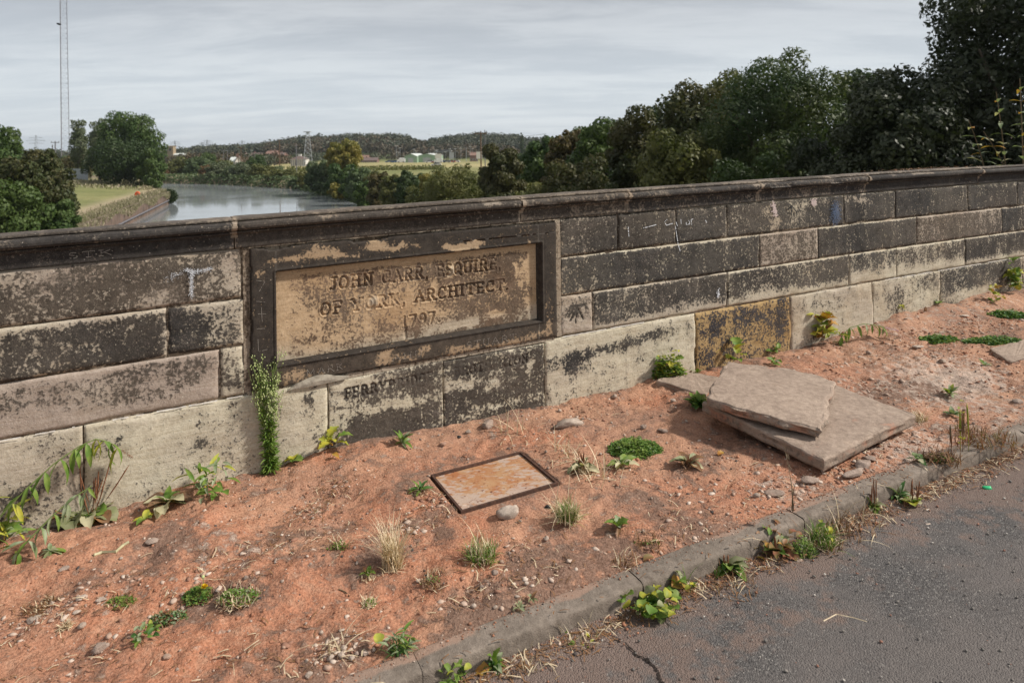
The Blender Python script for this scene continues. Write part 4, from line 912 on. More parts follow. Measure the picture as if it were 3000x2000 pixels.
# crumbs of earth and grit: nobody could count them
def scatter(name, n, fn, matname, smin, smax, kind='stuff', squash=.6, seed=1):
    r_ = np.random.default_rng(seed); V = []; F = []; Wt = []; iv = ICO_V; fi = np.array(ICO_F)
    S, D, Zz, K = fn(r_, n); n = len(S)
    size = (smin * (smax / smin) ** (r_.random(n) ** 2.2)) * K
    C = P(S, D, Zz)
    ang = r_.random(n) * 6.28; ca, sa = np.cos(ang), np.sin(ang)
    sc_ = np.stack([size * r_.uniform(.7, 1.3, n), size * r_.uniform(.6, 1.1, n), size * squash], -1)
    v = iv[None] * (1 + (r_.random((n, 12, 1)) - .5) * 1.1) * sc_[:, None, :]
    x = v[..., 0] * ca[:, None] - v[..., 1] * sa[:, None]; y = v[..., 0] * sa[:, None] + v[..., 1] * ca[:, None]
    v = np.stack([x, y, v[..., 2]], -1) + C[:, None, :]
    Fa = (fi[None] + (np.arange(n) * 12)[:, None, None]).reshape(-1, 3)
    Wt = np.repeat(np.stack([r_.random(n), r_.random(n), r_.random(n)], -1), 12, 0)
    return tag(obj(name, mesh(name, v.reshape(-1, 3), Fa, M[matname], Wt)), kind=kind)
m, nt = newmat('crumbs'); a, W = attr(nt)
c = mix(nt, W[0], (.42, .19, .11), (.22, .115, .075)); c = mix(nt, mth(nt, 'GREATER_THAN', W[1], .80), c, (.54, .42, .34)); c = mix(nt, mth(nt, 'GREATER_THAN', W[2], .95), c, (.07, .06, .055)); finish(nt, c, .95); M['crumb'] = m
m, nt = newmat('road_grit'); a, W = attr(nt)
c = mix(nt, W[0], (.13, .12, .11), (.26, .235, .21)); c = mix(nt, mth(nt, 'GREATER_THAN', W[1], .82), c, (.52, .48, .43)); c = mix(nt, mth(nt, 'GREATER_THAN', W[2], .86), c, (.28, .14, .10)); finish(nt, c, .9); M['grit'] = m
def fn_dirt(r_, n):
    S = r_.uniform(-1.6, 7, n * 2); D = r_.uniform(.01, 1.49, n * 2)
    k = (fbm(S * 1.6, D * 1.6, 3, 71) > r_.uniform(.35, .62, n * 2)) & ~((S > COV[0] - .01) & (S < COV[1] + .01) & (D > COV[2] - .01) & (D < COV[3] + .01))
    S, D = S[k][:n], D[k][:n]; return S, D, gh(S, D) + .0005, 1 + .12 * np.maximum(S, 0)
scatter('soil_crumbs', 9000, fn_dirt, 'crumb', .0018, .0085, seed=5)
def fn_road(r_, n):
    S = r_.uniform(-.6, 6, n); D = 1.6 + 1.3 * r_.random(n) ** 1.6; return S, D, np.full(n, -.061) + .004, 1 + .1 * np.maximum(S, 0)
scatter('road_grit', 3600, fn_road, 'grit', .0012, .0052, seed=6)
CH = [(gp(x, y)[0], gp(x, y)[1], rs, rd, w) for x, y, rs, rd, w in [(200, 1770, .20, .06, 2.), (560, 1750, .2, .05, .8), (100, 1820, .08, .05, 1), (930, 1500, .06, .05, 1.2), (980, 1440, .05, .04, .6), (1270, 1480, .06, .06, 1.), (1190, 1560, .05, .05, .5), (880, 1570, .12, .05, .8),
    (640, 1660, .15, .05, .6), (980, 1910, .07, .04, 1.2), (1500, 1610, .12, .05, .6), (1420, 1700, .10, .05, .6), (1560, 1690, .12, .04, .6), (1680, 1240, .2, .03, .8), (2150, 1420, .2, .05, .7), (2330, 1430, .2, .05, 1.6), (2520, 1370, .15, .05, 1.2), (2640, 1300, .2, .05, 1.2),
    (2600, 1130, .3, .06, 1.4), (2500, 1060, .2, .04, 1.), (2720, 1040, .3, .05, 1.), (2850, 1140, .3, .08, 1.4), (2700, 980, .3, .04, .8), (2900, 960, .3, .05, .8), (2000, 1560, .1, .05, .6), (300, 1930, .12, .05, .6), (700, 1930, .15, .05, .5)]]
def fn_chip(r_, n):
    w = np.array([c[4] for c in CH]); w = w / w.sum(); k = r_.choice(len(CH), n, p=w); C = np.array(CH)[k]; S = C[:, 0] + r_.normal(0, 1, n) * C[:, 2]; D = C[:, 1] + r_.normal(0, 1, n) * C[:, 3]
    ok = (D > .01) & (D < 1.47) & ~((S > COV[0] - .02) & (S < COV[1] + .02) & (D > COV[2] - .02) & (D < COV[3] + .02)); S, D = S[ok], D[ok]; return S, D, gh(S, D) + .001, 1 + .1 * np.maximum(S, 0)
m, nt = newmat('mortar_chips'); a, W = attr(nt); c = mix(nt, W[0], (.58, .48, .40), (.40, .26, .19)); c = mix(nt, mth(nt, 'GREATER_THAN', W[1], .62), c, (.30, .16, .11)); finish(nt, c, .95); M['chips'] = m
scatter('mortar_chips', 2300, fn_chip, 'chips', .0022, .014, seed=21, squash=.4)
def litterfall(name, n, spots, mats, L0, L1, seed, zoff=.004):
    mb_ = MB(); r2 = random.Random(seed)
    for _ in range(n):
        s_, d_, rs, rd = r2.choice(spots); s_ += r2.gauss(0, rs); d_ += r2.gauss(0, rd); L = r2.uniform(L0, L1); a_ = r2.uniform(0, 3.14)
        if 1.47 < d_ < 1.59 and r2.random() < .8: d_ = 1.60 + abs(r2.gauss(0, .04))
        z_ = float(gh(s_, d_)) if d_ < 1.49 else (.002 if d_ < 1.586 else -.060); c_ = Vector(P(s_, d_, z_ + zoff * r2.random() * 2)); v = Vector((math.cos(a_), math.sin(a_), r2.gauss(0, .15))) * L / 2; w_ = Vector((-math.sin(a_), math.cos(a_), 0)) * r2.uniform(.0008, .002)
        m_ = c_ + Vector((0, 0, L * .1)) + w_ * r2.uniform(-3, 3); mb_.add([c_ - v - w_, c_ - v + w_, m_ + w_, m_ - w_, c_ + v + w_, c_ + v - w_], [(0, 1, 2, 3), (3, 2, 4, 5)])
    o_ = obj(name, mesh(name, mb_.v, mb_.f, M[mats])); tag(o_, kind='stuff')
gsp = [(s_, 1.62, .10, .035) for s_ in np.arange(-.2, 5.4, .16)]
litterfall('gutter_litter', 3000, gsp, 'ldead', .01, .05, 31); litterfall('gutter_straw', 500, gsp, 'straw', .02, .07, 32)
dsp = [(c[0], c[1], c[2] * 1.2, c[3] * 1.3) for c in CH]
litterfall('dry_litter', 1200, dsp, 'ldead', .01, .045, 33); litterfall('straw_litter', 350, dsp, 'straw', .012, .06, 34)
def fn_gut(r_, n):
    S = r_.uniform(-.6, 6, n); D = 1.592 + np.abs(r_.normal(0, .05, n)); return S, D, np.full(n, -.058) + .006 * r_.random(n), np.ones(n)
scatter('gutter_silt', 3200, fn_gut, 'crumb', .0016, .007, seed=7)
def fn_kt(r_, n):
    S = r_.uniform(-.6, 6, n); D = 1.49 + np.abs(r_.normal(0, .022, n)); return S, D, np.full(n, .0025), np.ones(n)
scatter('earth_on_kerb', 1500, fn_kt, 'crumb', .0014, .005, seed=8)

# ------------------------------------------------------------------ weeds
LC = {}
def leafmesh(shape, mat, var):
    key = (shape, mat, var)
    if key in LC: return LC[key]
    r_ = random.Random(hash((shape, var)) & 0xffff if False else var * 31 + len(shape)); n = 7
    prof = {'ovate': lambda t: .26 * math.sin(math.pi * t ** .85) ** .8, 'broad': lambda t: .33 * math.sin(math.pi * min(1, t ** .9)) ** .6 * (.25 if t < .12 else 1),
            'lance': lambda t: .105 * math.sin(math.pi * t ** .8) ** .9, 'round': lambda t: .46 * math.sin(math.pi * t) ** .5,
            'strap': lambda t: .045 * (1 - t) ** .5, 'lobed': lambda t: (.42 * math.sin(math.pi * t ** .8) ** .6) * (1 if int(t * n + .5) % 2 else .62), 'scrap': lambda t: .35 * (1 - .5 * t)}[shape]
    droop = r_.uniform(.05, .45) if shape != 'scrap' else .15; fold = r_.uniform(.1, .45); tw = r_.uniform(-.5, .5); wav = r_.uniform(.02, .06)
    V = []; F = []
    for i in range(n + 1):
        t = i / n; w = max(prof(min(max(t, .01), .99)), .004) if 0 < i < n or shape == 'scrap' else .004
        z = .25 * t - (droop + .25) * t * t; x = t * (1 - .15 * droop * t); tt = tw * t
        for k in (-1, -.5, 0, .5, 1):
            yy = k * w; zz_ = abs(k) * w * fold + wav * math.sin(i * 2.1 + k * 3 + var) * abs(k) * w * 3
            V.append((x, yy * math.cos(tt) - zz_ * math.sin(tt), z + zz_ * math.cos(tt) + yy * math.sin(tt)))
    for i in range(n):
        for k in range(4): F.append((i * 5 + k, (i + 1) * 5 + k, (i + 1) * 5 + k + 1, i * 5 + k + 1))
    me = mesh('leaf', V, F, M[mat], None, True); LC[key] = me; return me
def leaf(parent, shape, mat, L, az, el, base=(0, 0, 0), roll=0., name='leaf', wid=1.):
    o = obj(name, leafmesh(shape, mat, R.randint(0, 3)), parent)
    o.matrix_basis = Matrix.Translation(base) @ Matrix.Rotation(az, 4, 'Z') @ Matrix.Rotation(-el, 4, 'Y') @ Matrix.Rotation(roll, 4, 'X') @ Matrix.Diagonal((L, L * wid, L, 1)); return o
def blades(mb_, n, h, spread, lean=.5, w=.0026, base=(0, 0, 0), dirv=None, curl=.5, arcz=1.):
    for _ in range(n):
        az = R.uniform(0, 6.283) if dirv is None else R.gauss(dirv[0], dirv[1]); L = h * R.uniform(.5, 1.1); r0 = spread * math.sqrt(R.random()); a0 = R.uniform(0, 6.283)
        x0, y0 = base[0] + r0 * math.cos(a0), base[1] + r0 * math.sin(a0); el = math.pi / 2 - abs(R.gauss(0, lean)); ww = w * R.uniform(.6, 1.2)
        px_, py_ = -math.sin(az) * ww, math.cos(az) * ww; V = []; x = y = 0; z = base[2]; seg = 5; e = el
        for i in range(seg + 1):
            k = 1 - i / seg; V += [(x0 + x * math.cos(az) - px_ * k, y0 + x * math.sin(az) - py_ * k, z), (x0 + x * math.cos(az) + px_ * k, y0 + x * math.sin(az) + py_ * k, z)]
            x += L / seg * math.cos(e); z += L / seg * math.sin(e) * arcz; e -= curl * R.uniform(.3, 1.) / seg * 2
            z = max(z, .002)
        mb_.add(V, [(2 * i, 2 * i + 1, 2 * i + 3, 2 * i + 2) for i in range(seg)])
def tiny(mb_, n, rx, ry, h, size, rz=0., dome=True, z0=0., rnd=.6):
    for _ in range(n):
        a = R.uniform(0, 6.283); r0 = math.sqrt(R.random()); x, y = rx * r0 * math.cos(a), ry * r0 * math.sin(a)
        lump = .55 + .9 * float(vnoise(np.array(x * 40.), np.array(y * 40.), 3))
        z = z0 + h * ((1 - r0 ** 2.5) if dome else 1) * lump * R.uniform(.3, 1.)
        X, Y = x * math.cos(rz) - y * math.sin(rz), x * math.sin(rz) + y * math.cos(rz)
        s_ = size * R.uniform(.6, 1.25); az = R.uniform(0, 6.283); e = R.uniform(-.2, 1.0) * rnd; rl = R.uniform(-.7, .7)
        Mx = Matrix.Translation((X, Y, z)) @ Matrix.Rotation(az, 4, 'Z') @ Matrix.Rotation(-e, 4, 'Y') @ Matrix.Rotation(rl, 4, 'X')
        mb_.add([Mx @ Vector(v) for v in ((0, 0, 0), (s_ * .5, -s_ * .3, 0), (s_, 0, -s_ * .1), (s_ * .5, s_ * .3, 0))], [(0, 1, 2, 3)])
def spike_curve(parent, L, az, lean, r=.003, mat='spike', name='seed_spike', bend=.25, base=(0, 0, 0), headfrac=.6):
    mb_ = MB(); pts = []; n = 9; e = math.pi / 2 - lean; x = 0; z = 0
    for i in range(n):
        pts.append((base[0] + x * math.cos(az), base[1] + x * math.sin(az), base[2] + z)); x += L / n * math.cos(e); z += L / n * math.sin(e); e += bend / n * R.uniform(-.2, 1.2)
    rr = [r * .35 if i < n * (1 - headfrac) else r * (.85 + .3 * R.random()) for i in range(n)]; rr[-1] = r * .3
    mb_.tube(pts, rr, 5); return obj(name, mesh(name, mb_.v, mb_.f, M[mat], None, True), parent)
PLANT_CAT = 'weed'
def plant(name, label, px, py, items, group=None, cat=PLANT_CAT, onwall=False, z=None):
    if onwall: s_, zz_ = wall(px, py); q = P(s_, .012, zz_); Y = q[1]
    else:
        s_, d_, zz_ = gp(px, py)
        if d_ < .025: d_ = .025; zz_ = float(gh(s_, d_))
        q = P(s_, d_, zz_)
    u = float(q[1]) / FOC                                # metres per photograph pixel at that depth
    t = empty(name, q); tag(t, label, cat, group)
    for it in items:
        k = it[0]
        if k == 'ros':     # n, L, shape, mats, (el lo, hi), wid
            _, n, L, shape, mats, (e0, e1), wid = it; a0 = R.uniform(0, 6)
            for i in range(n):
                leaf(t, shape, R.choice(mats), L * u * R.uniform(.65, 1.15), a0 + i * 2.4 + R.uniform(-.4, .4), R.uniform(e0, e1), (R.uniform(-.2, .2) * L * u * .3, R.uniform(-.2, .2) * L * u * .3, .012), R.uniform(-.3, .3), wid=wid)
        elif k == 'spk':   # n, L, lean, r
            _, n, L, lean, r_, mat = it
            for i in range(n): spike_curve(t, L * u * R.uniform(.45, 1.1), math.atan2(U[1], U[0]) + R.choice((0, math.pi)) + R.gauss(0, .6), abs(R.gauss(0, lean)), r_, mat, base=(R.uniform(-1, 1) * L * u * .10, R.uniform(-1, 1) * L * u * .10, 0))
        elif k == 'gr':    # n, h, spread, lean, mat, partname
            _, n, h, sp_, lean, mat, pn = it; mb_ = MB(); blades(mb_, n, h * u, sp_ * u, lean, curl=.7); obj(pn, mesh(pn, mb_.v, mb_.f, M[mat]), t)
        elif k == 'tiny':  # n, rx, ry, h, size, mat
            _, n, rx, ry, h, sz, mat = it; mb_ = MB(); tiny(mb_, n, rx * u, ry * u, h * u, sz * u); obj('foliage', mesh('foliage', mb_.v, mb_.f, M[mat]), t)
        elif k == 'off':   # like ros with centres spread: n, L, shape, mats, spread, h
            _, n, L, shape, mats, sp_, h = it
            for i in range(n):
                a = R.uniform(0, 6.28); r0 = sp_ * u * math.sqrt(R.random())
                leaf(t, shape, R.choice(mats), L * u * R.uniform(.6, 1.2), R.uniform(0, 6.28), R.uniform(-.1, .8), (r0 * math.cos(a), r0 * math.sin(a), R.uniform(.1, 1) * h * u), R.uniform(-.5, .5))
        elif k == 'arch':  # dx, dz px path of stem in the wall plane, leaves hanging
            _, path, L, mats, nl, tipmat = it
            al = Vector((U[0], U[1], 0)); out = Vector((NN[0], NN[1], 0)); pts = [al * (a * u * 1.12) + out * (o_ * u) + Vector((0, 0, b * u)) for a, b, o_ in path]
            mb_ = MB(); mb_.tube(pts, [.0035 - .002 * i / len(pts) for i in range(len(pts))], 5); obj('stem', mesh('stem', mb_.v, mb_.f, M['gstem']), t)
            for i in range(nl):
                f = (i + .6) / nl * (len(pts) - 1); j = min(int(f), len(pts) - 2); b0 = pts[j].lerp(pts[j + 1], f - j)
                for sd in (-1, 1): leaf(t, 'lance', R.choice(mats), L * u * R.uniform(.7, 1.15), math.atan2(NN[1], NN[0]) + sd * R.uniform(.4, 1.4), R.uniform(-1.45, -.5), tuple(b0), R.uniform(-.6, .6), wid=1.15)
            if tipmat:
                mb_ = MB(); d_ = (pts[-1] - pts[-2]).normalized()
                for i in range(160):
                    t_ = R.random(); c_ = pts[-1] + d_ * (t_ * 46 * u) + Vector((R.gauss(0, 1), R.gauss(0, 1), R.gauss(0, 1))) * (.0042 * (1 - .5 * t_)); s_ = .0028
                    mb_.add([c_ + Vector((R.uniform(-s_, s_), R.uniform(-s_, s_), R.uniform(-s_, s_))) for _ in range(3)], [(0, 1, 2)])
                obj('flower_spike', mesh('flower_spike', mb_.v, mb_.f, M[tipmat]), t)
    return t, u
PL = 'lplant'
# broad plantain with rust brown spikes at the left wall foot
t, u = plant('broad_plantain', 'largest plantain with many rust brown spikes and a cream flopped leaf', 262, 1505,
    [('ros', 13, 82, 'ovate', [PL, PL, 'lcream', PL], (.05, .6), 1.5), ('ros', 12, 74, 'ovate', ['ldead', PL, 'ldead', 'lcream'], (-.05, .3), 1.4), ('ros', 3, 60, 'round', ['lgreen'], (.3, .8), 1.), ('spk', 22, 225, .42, .0026, 'spike')])
for az_, L_, mt_, sh_, dx_ in [(-1.1, 95, PL, 'round', -.04), (-1.9, 80, PL, 'round', -.03), (-.6, 85, 'ldead', 'broad', .05), (-2.5, 90, 'ldead', 'broad', -.05), (-1.4, 80, PL, 'ovate', 0), (-.2, 80, PL, 'round', .05), (2.9, 80, 'ldead', 'round', -.06), (-1.0, 100, 'lcream', 'ovate', .01), (.3, 70, 'ldead', 'ovate', .06)]:
    leaf(t, sh_, mt_, L_ * u * .8, az_, R.uniform(-.05, .25), (dx_, -.012, .03), R.uniform(-.2, .2))
o = leaf(t, 'scrap', 'lcream', 70 * u, -1.25, -.25, (.028, -.03, .02), .2, 'flopped_leaf')
plant('buddleia_sprig', 'arching stem of hanging lance leaves rising from the left frame edge by the wall', 20, 1580,
    [('arch', [(-60, 0, 30), (-10, 90, 45), (50, 160, 50), (110, 215, 40), (165, 250, 30), (205, 262, 25), (235, 245, 22), (262, 215, 22)], 78, ['lgreen', 'lyellow', 'lgreen', 'lsilver'], 12, 'spike'),
     ('off', 20, 80, 'lance', ['lgreen', 'lyellow', 'lgreen'], 70, 130), ('off', 8, 70, 'ovate', ['lgreen', 'lsilver'], 50, 50)])
plant('buddleia_sprig', 'lower trailing sprig with silvery green leaves between the left frame edge and the big plantain', 40, 1620,
    [('arch', [(0, 0, 30), (40, 50, 40), (90, 100, 30), (140, 140, 25), (178, 160, 20)], 55, ['lsilver', 'lgreen', 'lsilver'], 7, None), ('off', 14, 62, 'lance', ['lgreen', 'lyellow', 'lsilver'], 50, 60)])
plant('seedling', 'small drooping seedling on red earth below the trailing sprig', 148, 1620, [('ros', 8, 48, 'lance', ['lgreen', 'lsilver', PL], (-.4, .6), 1.8)])
plant('seedling', 'pair leaved green seedling between the two left plantains', 425, 1530, [('ros', 5, 42, 'ovate', ['lgreen', 'lyellow'], (.1, .7), 1.)])
plant('broad_plantain', 'second plantain, pale and ragged, between the largest one and the silvery sprigs', 488, 1480, [('ros', 12, 72, 'ovate', [PL, 'lcream', 'lgreen', 'ldead'], (-.1, .5), 1.3), ('ros', 3, 60, 'lance', ['lgreen'], (.6, 1.2), 2)])
plant('buddleia_seedling', 'bushy silvery green seedling with many lance leaves by the wall foot', 612, 1450,
    [('off', 42, 48, 'lance', ['lgreen', 'lsilver', 'lgreen', 'lyellow'], 48, 75), ('off', 12, 46, 'ovate', ['lsilver', 'lgreen'], 55, 25)])
plant('vine_seedling', 'two large yellow green lobed leaves low on the wall foot under the tall weed', 850, 1342, [('ros', 6, 36, 'lobed', ['lyellow', 'lgreen'], (.1, .8), 1.)])
plant('vine_seedling', 'yellow leaved vine seedling against the plinth beside the boundary inscription', 958, 1328, [('off', 10, 40, 'lobed', ['lyellow', 'lgreen', 'lyellow'], 38, 50), ('off', 7, 32, 'ovate', ['lorange', 'lred'], 38, 24)])
plant('spiky_rosette', 'green narrow leaved rosette on the earth under FERRYBRIDGE', 1178, 1303, [('ros', 17, 42, 'lance', ['lgreen', 'lsilver', 'lgreen'], (-.1, 1.2), 1.5)])
# the tall fleabane standing against the panel corner
t = empty('tall_fleabane', P(*(lambda a: (a[0], .035, float(gh(a[0], .035))))(gp(786, 1352)))); tag(t, 'tall feathery bright green weed with pale flower heads standing before the panel corner', 'weed')
u = t.location.y / FOC; al = Vector((U[0], U[1], 0)); stems = MB(); fol = MB(); fl = MB()
def fleaf(c, L, size):
    az = R.uniform(0, 6.28); e = R.uniform(-.3, 1.0)
    Mx = Matrix.Translation(c) @ Matrix.Rotation(az, 4, 'Z') @ Matrix.Rotation(-e, 4, 'Y')
    fol.add([Mx @ Vector(v) for v in ((0, 0, 0), (L * .4, -size, .002), (L, 0, -L * .12), (L * .4, size, .002))], [(0, 1, 2, 3)])
for sx in (-16, -6, 4, 14, 26):
    top = 318 * R.uniform(.82, 1.0); pts = [al * ((sx * .3 + (sx * .7 - 4) * k - 12 * k) * u) + Vector((0, -.012 * k * R.random(), top * k * u)) for k in np.linspace(0, 1, 8)]
    stems.tube(pts, [.0028 - .0003 * i for i in range(8)], 5)
    for i in range(120):
        f = R.random() ** 1.2 * 7; j = min(int(f), 6); c_ = pts[j].lerp(pts[j + 1], f - j); L = (34 - 24 * f / 7) * u
        fleaf(c_, L, L * .13)
    for i in range(20):
        f = R.uniform(3.0, 6.8); j = min(int(f), 6); c_ = pts[j].lerp(pts[j + 1], f - j); az = R.uniform(0, 6.28); L = R.uniform(30, 88) * u
        q = [c_, c_ + Vector((math.cos(az) * L * .35, math.sin(az) * L * .25, L * .5)), c_ + Vector((math.cos(az) * L * .5, math.sin(az) * L * .3, L * .95))]
        stems.tube(q, [.0012, .001, .0007], 4)
        for k in range(5):
            h_ = q[1].lerp(q[2], R.random()) + Vector((R.gauss(0, .006), R.gauss(0, .006), R.gauss(0, .005))); s_ = .0042
            fl.add(ICO_V * np.array([s_ * .7, s_ * .7, s_]) + np.array(h_), ICO_F)
        for k in range(4): fleaf(q[0].lerp(q[2], R.random()), 12 * u, .0011)
obj('stem', mesh('stem', stems.v, stems.f, M['gstem']), t); obj('foliage', mesh('foliage', fol.v, fol.f, M['lgreen']), t); obj('flower_heads', mesh('flower_heads', fl.v, fl.f, M['whitefluff']), t)

# around the cover
plant('silver_weed', 'silvery green weed at the left corner of the cover', 1232, 1442, [('ros', 12, 40, 'lance', ['lsilver', 'lgreen', 'ldark'], (.0, 1.1), 1.6), ('gr', 60, 26, 26, 1.1, 'straw', 'dry_stalks')])
plant('straw_tuft', 'bleached upright tuft of dead grass left of the green tufts', 1150, 1658, [('gr', 170, 165, 26, .30, 'straw', 'dry_blades'), ('gr', 60, 50, 34, 1.2, 'straw', 'dry_stalks'), ('gr', 30, 24, 26, 1.0, 'ldead', 'dead_blades')])
plant('grass_tuft', 'green grass tuft with long straw stalks in front of the cover', 1412, 1632, [('gr', 190, 58, 40, .75, 'lgreen', 'green_blades'), ('gr', 130, 60, 44, .9, 'straw', 'dry_blades'), ('gr', 14, 165, 18, .28, 'straw', 'seed_stalks'), ('gr', 80, 40, 42, 1.1, 'ldead', 'dead_blades')])
plant('grass_tuft', 'green brown mounded tuft with straggling stalks at the right corner of the cover', 1662, 1520, [('gr', 200, 62, 30, .55, 'lgreen', 'green_blades'), ('gr', 150, 66, 34, .75, 'straw', 'dry_blades'), ('gr', 34, 130, 40, 1.05, 'straw', 'long_stalks'), ('gr', 80, 50, 30, .6, 'ldead', 'dead_blades')])
plant('dry_plantain', 'withered plantain with brown spikes behind the tufted corner of the cover', 1708, 1375, [('ros', 14, 52, 'ovate', ['lcream', 'lcream', 'ldead', PL], (-.1, .7), .9), ('spk', 11, 66, .4, .0022, 'spike'), ('gr', 60, 50, 30, 1.2, 'straw', 'dry_stalks')])
plant('plantain', 'pale pointed plantain rosette just left of the bright green mat', 1822, 1368, [('ros', 9, 50, 'ovate', [PL, 'lgreen', 'lcream'], (.0, .5), .8), ('gr', 26, 46, 20, 1.2, 'straw', 'dry_stalks')])
plant('plantain', 'brown and green plantain rosette between the green mat and the slabs', 2018, 1366, [('ros', 12, 54, 'ovate', ['ldead', PL, 'ldead', PL, 'lcream'], (.0, .9), .9), ('spk', 5, 46, .5, .002, 'spike'), ('gr', 30, 40, 26, 1.2, 'ldead', 'dead_blades')])
plant('green_mat', 'dense bright green mat of tiny leaves right of the cover', 1862, 1318, [('tiny', 2600, 78, 66, 26, 8.5, 'lgreen'), ('tiny', 1400, 82, 68, 20, 8, 'ldark'), ('tiny', 160, 80, 70, 28, 8, 'lsilver')], cat='ground cover plant')
plant('leafy_sprig', 'single green leafy sprig alone on the earth toward the kerb', 1812, 1552, [('ros', 10, 40, 'lobed', ['lgreen', 'lsilver', 'lgreen'], (.0, .9), .8), ('ros', 2, 38, 'ovate', ['ldead'], (0, .2), .7)])
plant('dark_sprig', 'dark green leafy sprig against the left corner of the slabs', 2048, 1188, [('ros', 18, 46, 'lance', ['ldark', 'lgreen', 'ldark'], (.2, 1.3), 2.4), ('off', 16, 26, 'ovate', ['ldark', 'lgreen'], 24, 20)])
plant('wall_weed', 'ferny yellow green weed at the wall foot before the ochre stone', 1962, 1105, [('tiny', 700, 50, 24, 62, 12, 'lgreen'), ('tiny', 260, 46, 24, 84, 11, 'lyellow'), ('tiny', 160, 40, 20, 60, 10, 'lred'), ('off', 12, 24, 'lobed', ['lgreen', 'lyellow'], 40, 60)])
plant('seedling', 'tiny blue green sprig right of the ferny wall weed', 2045, 1098, [('ros', 8, 24, 'lance', ['lsilver', 'lgreen'], (.1, 1.), 2)])
plant('maple_seedling', 'pale green lobed seedling in front of the ochre stone', 2128, 1065, [('off', 12, 40, 'lobed', ['lgreen', 'lgreen', 'lyellow'], 34, 66)])
plant('seedling', 'small green sprig at the ochre stone right end', 2258, 1036, [('off', 9, 22, 'ovate', ['lgreen'], 16, 24)])
plant('seedling', 'small green weed behind the broken slab', 2272, 1068, [('off', 12, 28, 'ovate', ['lgreen', 'lsilver'], 26, 18)])
plant('maple_seedling', 'tall yellow leaved seedling against the plinth right of the slabs', 2408, 1002, [('off', 22, 44, 'lobed', ['lyellow', 'lyellow', 'lorange', 'lgreen'], 26, 84), ('off', 8, 40, 'ovate', ['lred', 'lyellow'], 30, 50), ('spk', 3, 70, .2, .002, 'stem')])
plant('buddleia_sprig', 'buddleia shoot bending right with a lilac flower tip', 2438, 1000, [('arch', [(0, 0, 20), (8, 22, 26), (34, 42, 30), (76, 50, 40), (112, 44, 50), (142, 34, 58)], 38, ['lgreen', 'lsilver', 'lgreen'], 9, 'purple'), ('off', 10, 34, 'lance', ['lgreen', 'lyellow'], 20, 30)])
plant('seedling', 'yellow green two leaved seedling with a brown stem on the far plinth', 2634, 945, [('off', 4, 20, 'ovate', ['lyellow'], 7, 26), ('spk', 1, 34, .1, .003, 'stem')])
plant('seedling', 'tiny green tuft where two pale plinth stones meet', 2748, 925, [('ros', 7, 20, 'lance', ['lgreen'], (.2, 1.1), 2.5)])
plant('yellow_weed', 'orange and yellow tufted weed at the far wall foot', 2918, 888, [('off', 22, 20, 'ovate', ['lyellow', 'lorange', 'lyellow'], 16, 52), ('off', 12, 20, 'ovate', ['lgreen', 'lyellow'], 22, 22)])
plant('green_weed', 'upright green weed beside the orange and yellow one', 2972, 872, [('off', 30, 26, 'lobed', ['lgreen', 'lgreen', 'lyellow'], 18, 66), ('off', 8, 24, 'ovate', ['lgreen'], 8, 96)])
for lab, px, py, rx, ry, n in [('dark green mat lying on the earth nearest the slabs', 2755, 1000, 66, 44, 1300), ('long green mat at the far right edge, highest of three', 2945, 925, 72, 34, 1000), ('ragged green mat at the right edge beside the flagstone', 2915, 1003, 92, 40, 1300)]:
    plant('green_mat', lab, px, py, [('tiny', n, rx, ry, 13, 9, 'ldark'), ('tiny', n // 2, rx, ry, 15, 9, 'lgreen')], 'green mats on the far earth', 'ground cover plant')
plant('seedling', 'yellow green tuft on pale earth above the far kerb', 2782, 1160, [('ros', 20, 34, 'lance', ['lgreen', 'lyellow', 'lsilver'], (.0, 1.2), 1.8)])
plant('seedling', 'small dark sprig right of the yellow green tuft', 2885, 1072, [('ros', 8, 24, 'lance', ['lgreen', 'lsilver'], (.0, .8), 2)])
plant('silver_weed', 'silvery sprig behind the far kerb near the slab corner', 2792, 1220, [('ros', 12, 26, 'lance', ['lsilver', 'lsilver', 'ldark'], (.0, .9), 2.2)])
plant('straw_tuft', 'straw coloured dry tuft at the right corner of the square slab', 2692, 1232, [('gr', 90, 44, 22, .9, 'straw', 'dry_blades'), ('gr', 30, 30, 18, .9, 'ldead', 'dead_blades')])
# lower left clumps
plant('mossy_clump', 'low brown green clump left of the dandelion', 352, 1765, [('tiny', 300, 42, 30, 12, 8, 'lgreen'), ('gr', 90, 24, 40, 1.2, 'ldead', 'dead_blades')])
t, u = plant('dandelion_clump', 'green clump with one yellow dandelion flower', 580, 1748, [('tiny', 420, 40, 34, 30, 10, 'lgreen'), ('tiny', 250, 42, 36, 24, 9, 'ldark'), ('gr', 90, 30, 40, 1.1, 'ldead', 'dead_blades')])
fl = MB(); c_ = Vector((.028, -.012, .040))
for k in range(70): a_ = R.uniform(0, 6.28); e_ = R.uniform(.1, 1.3); d_ = Vector((math.cos(a_) * math.cos(e_), math.sin(a_) * math.cos(e_), math.sin(e_))); s_ = Vector((-math.sin(a_), math.cos(a_), 0)) * .0016; fl.add([c_ - s_, c_ + s_, c_ + d_ * .012 + s_, c_ + d_ * .012 - s_], [(0, 1, 2, 3)])
obj('flower', mesh('flower', fl.v, fl.f, M['yellowflower']), t)
mb = MB(); mb.tube([(.022, 0, 0), (.022, -.002, .03), (.020, -.004, .068)], .0012, 5); obj('stem', mesh('stem', mb.v, mb.f, M['gstem']), t); mb = MB(); mb.add(IV2 * .0058 + np.array([.020, -.004, .072]), IF2); obj('bud', mesh('bud', mb.v, mb.f, M['whitefluff']), t)
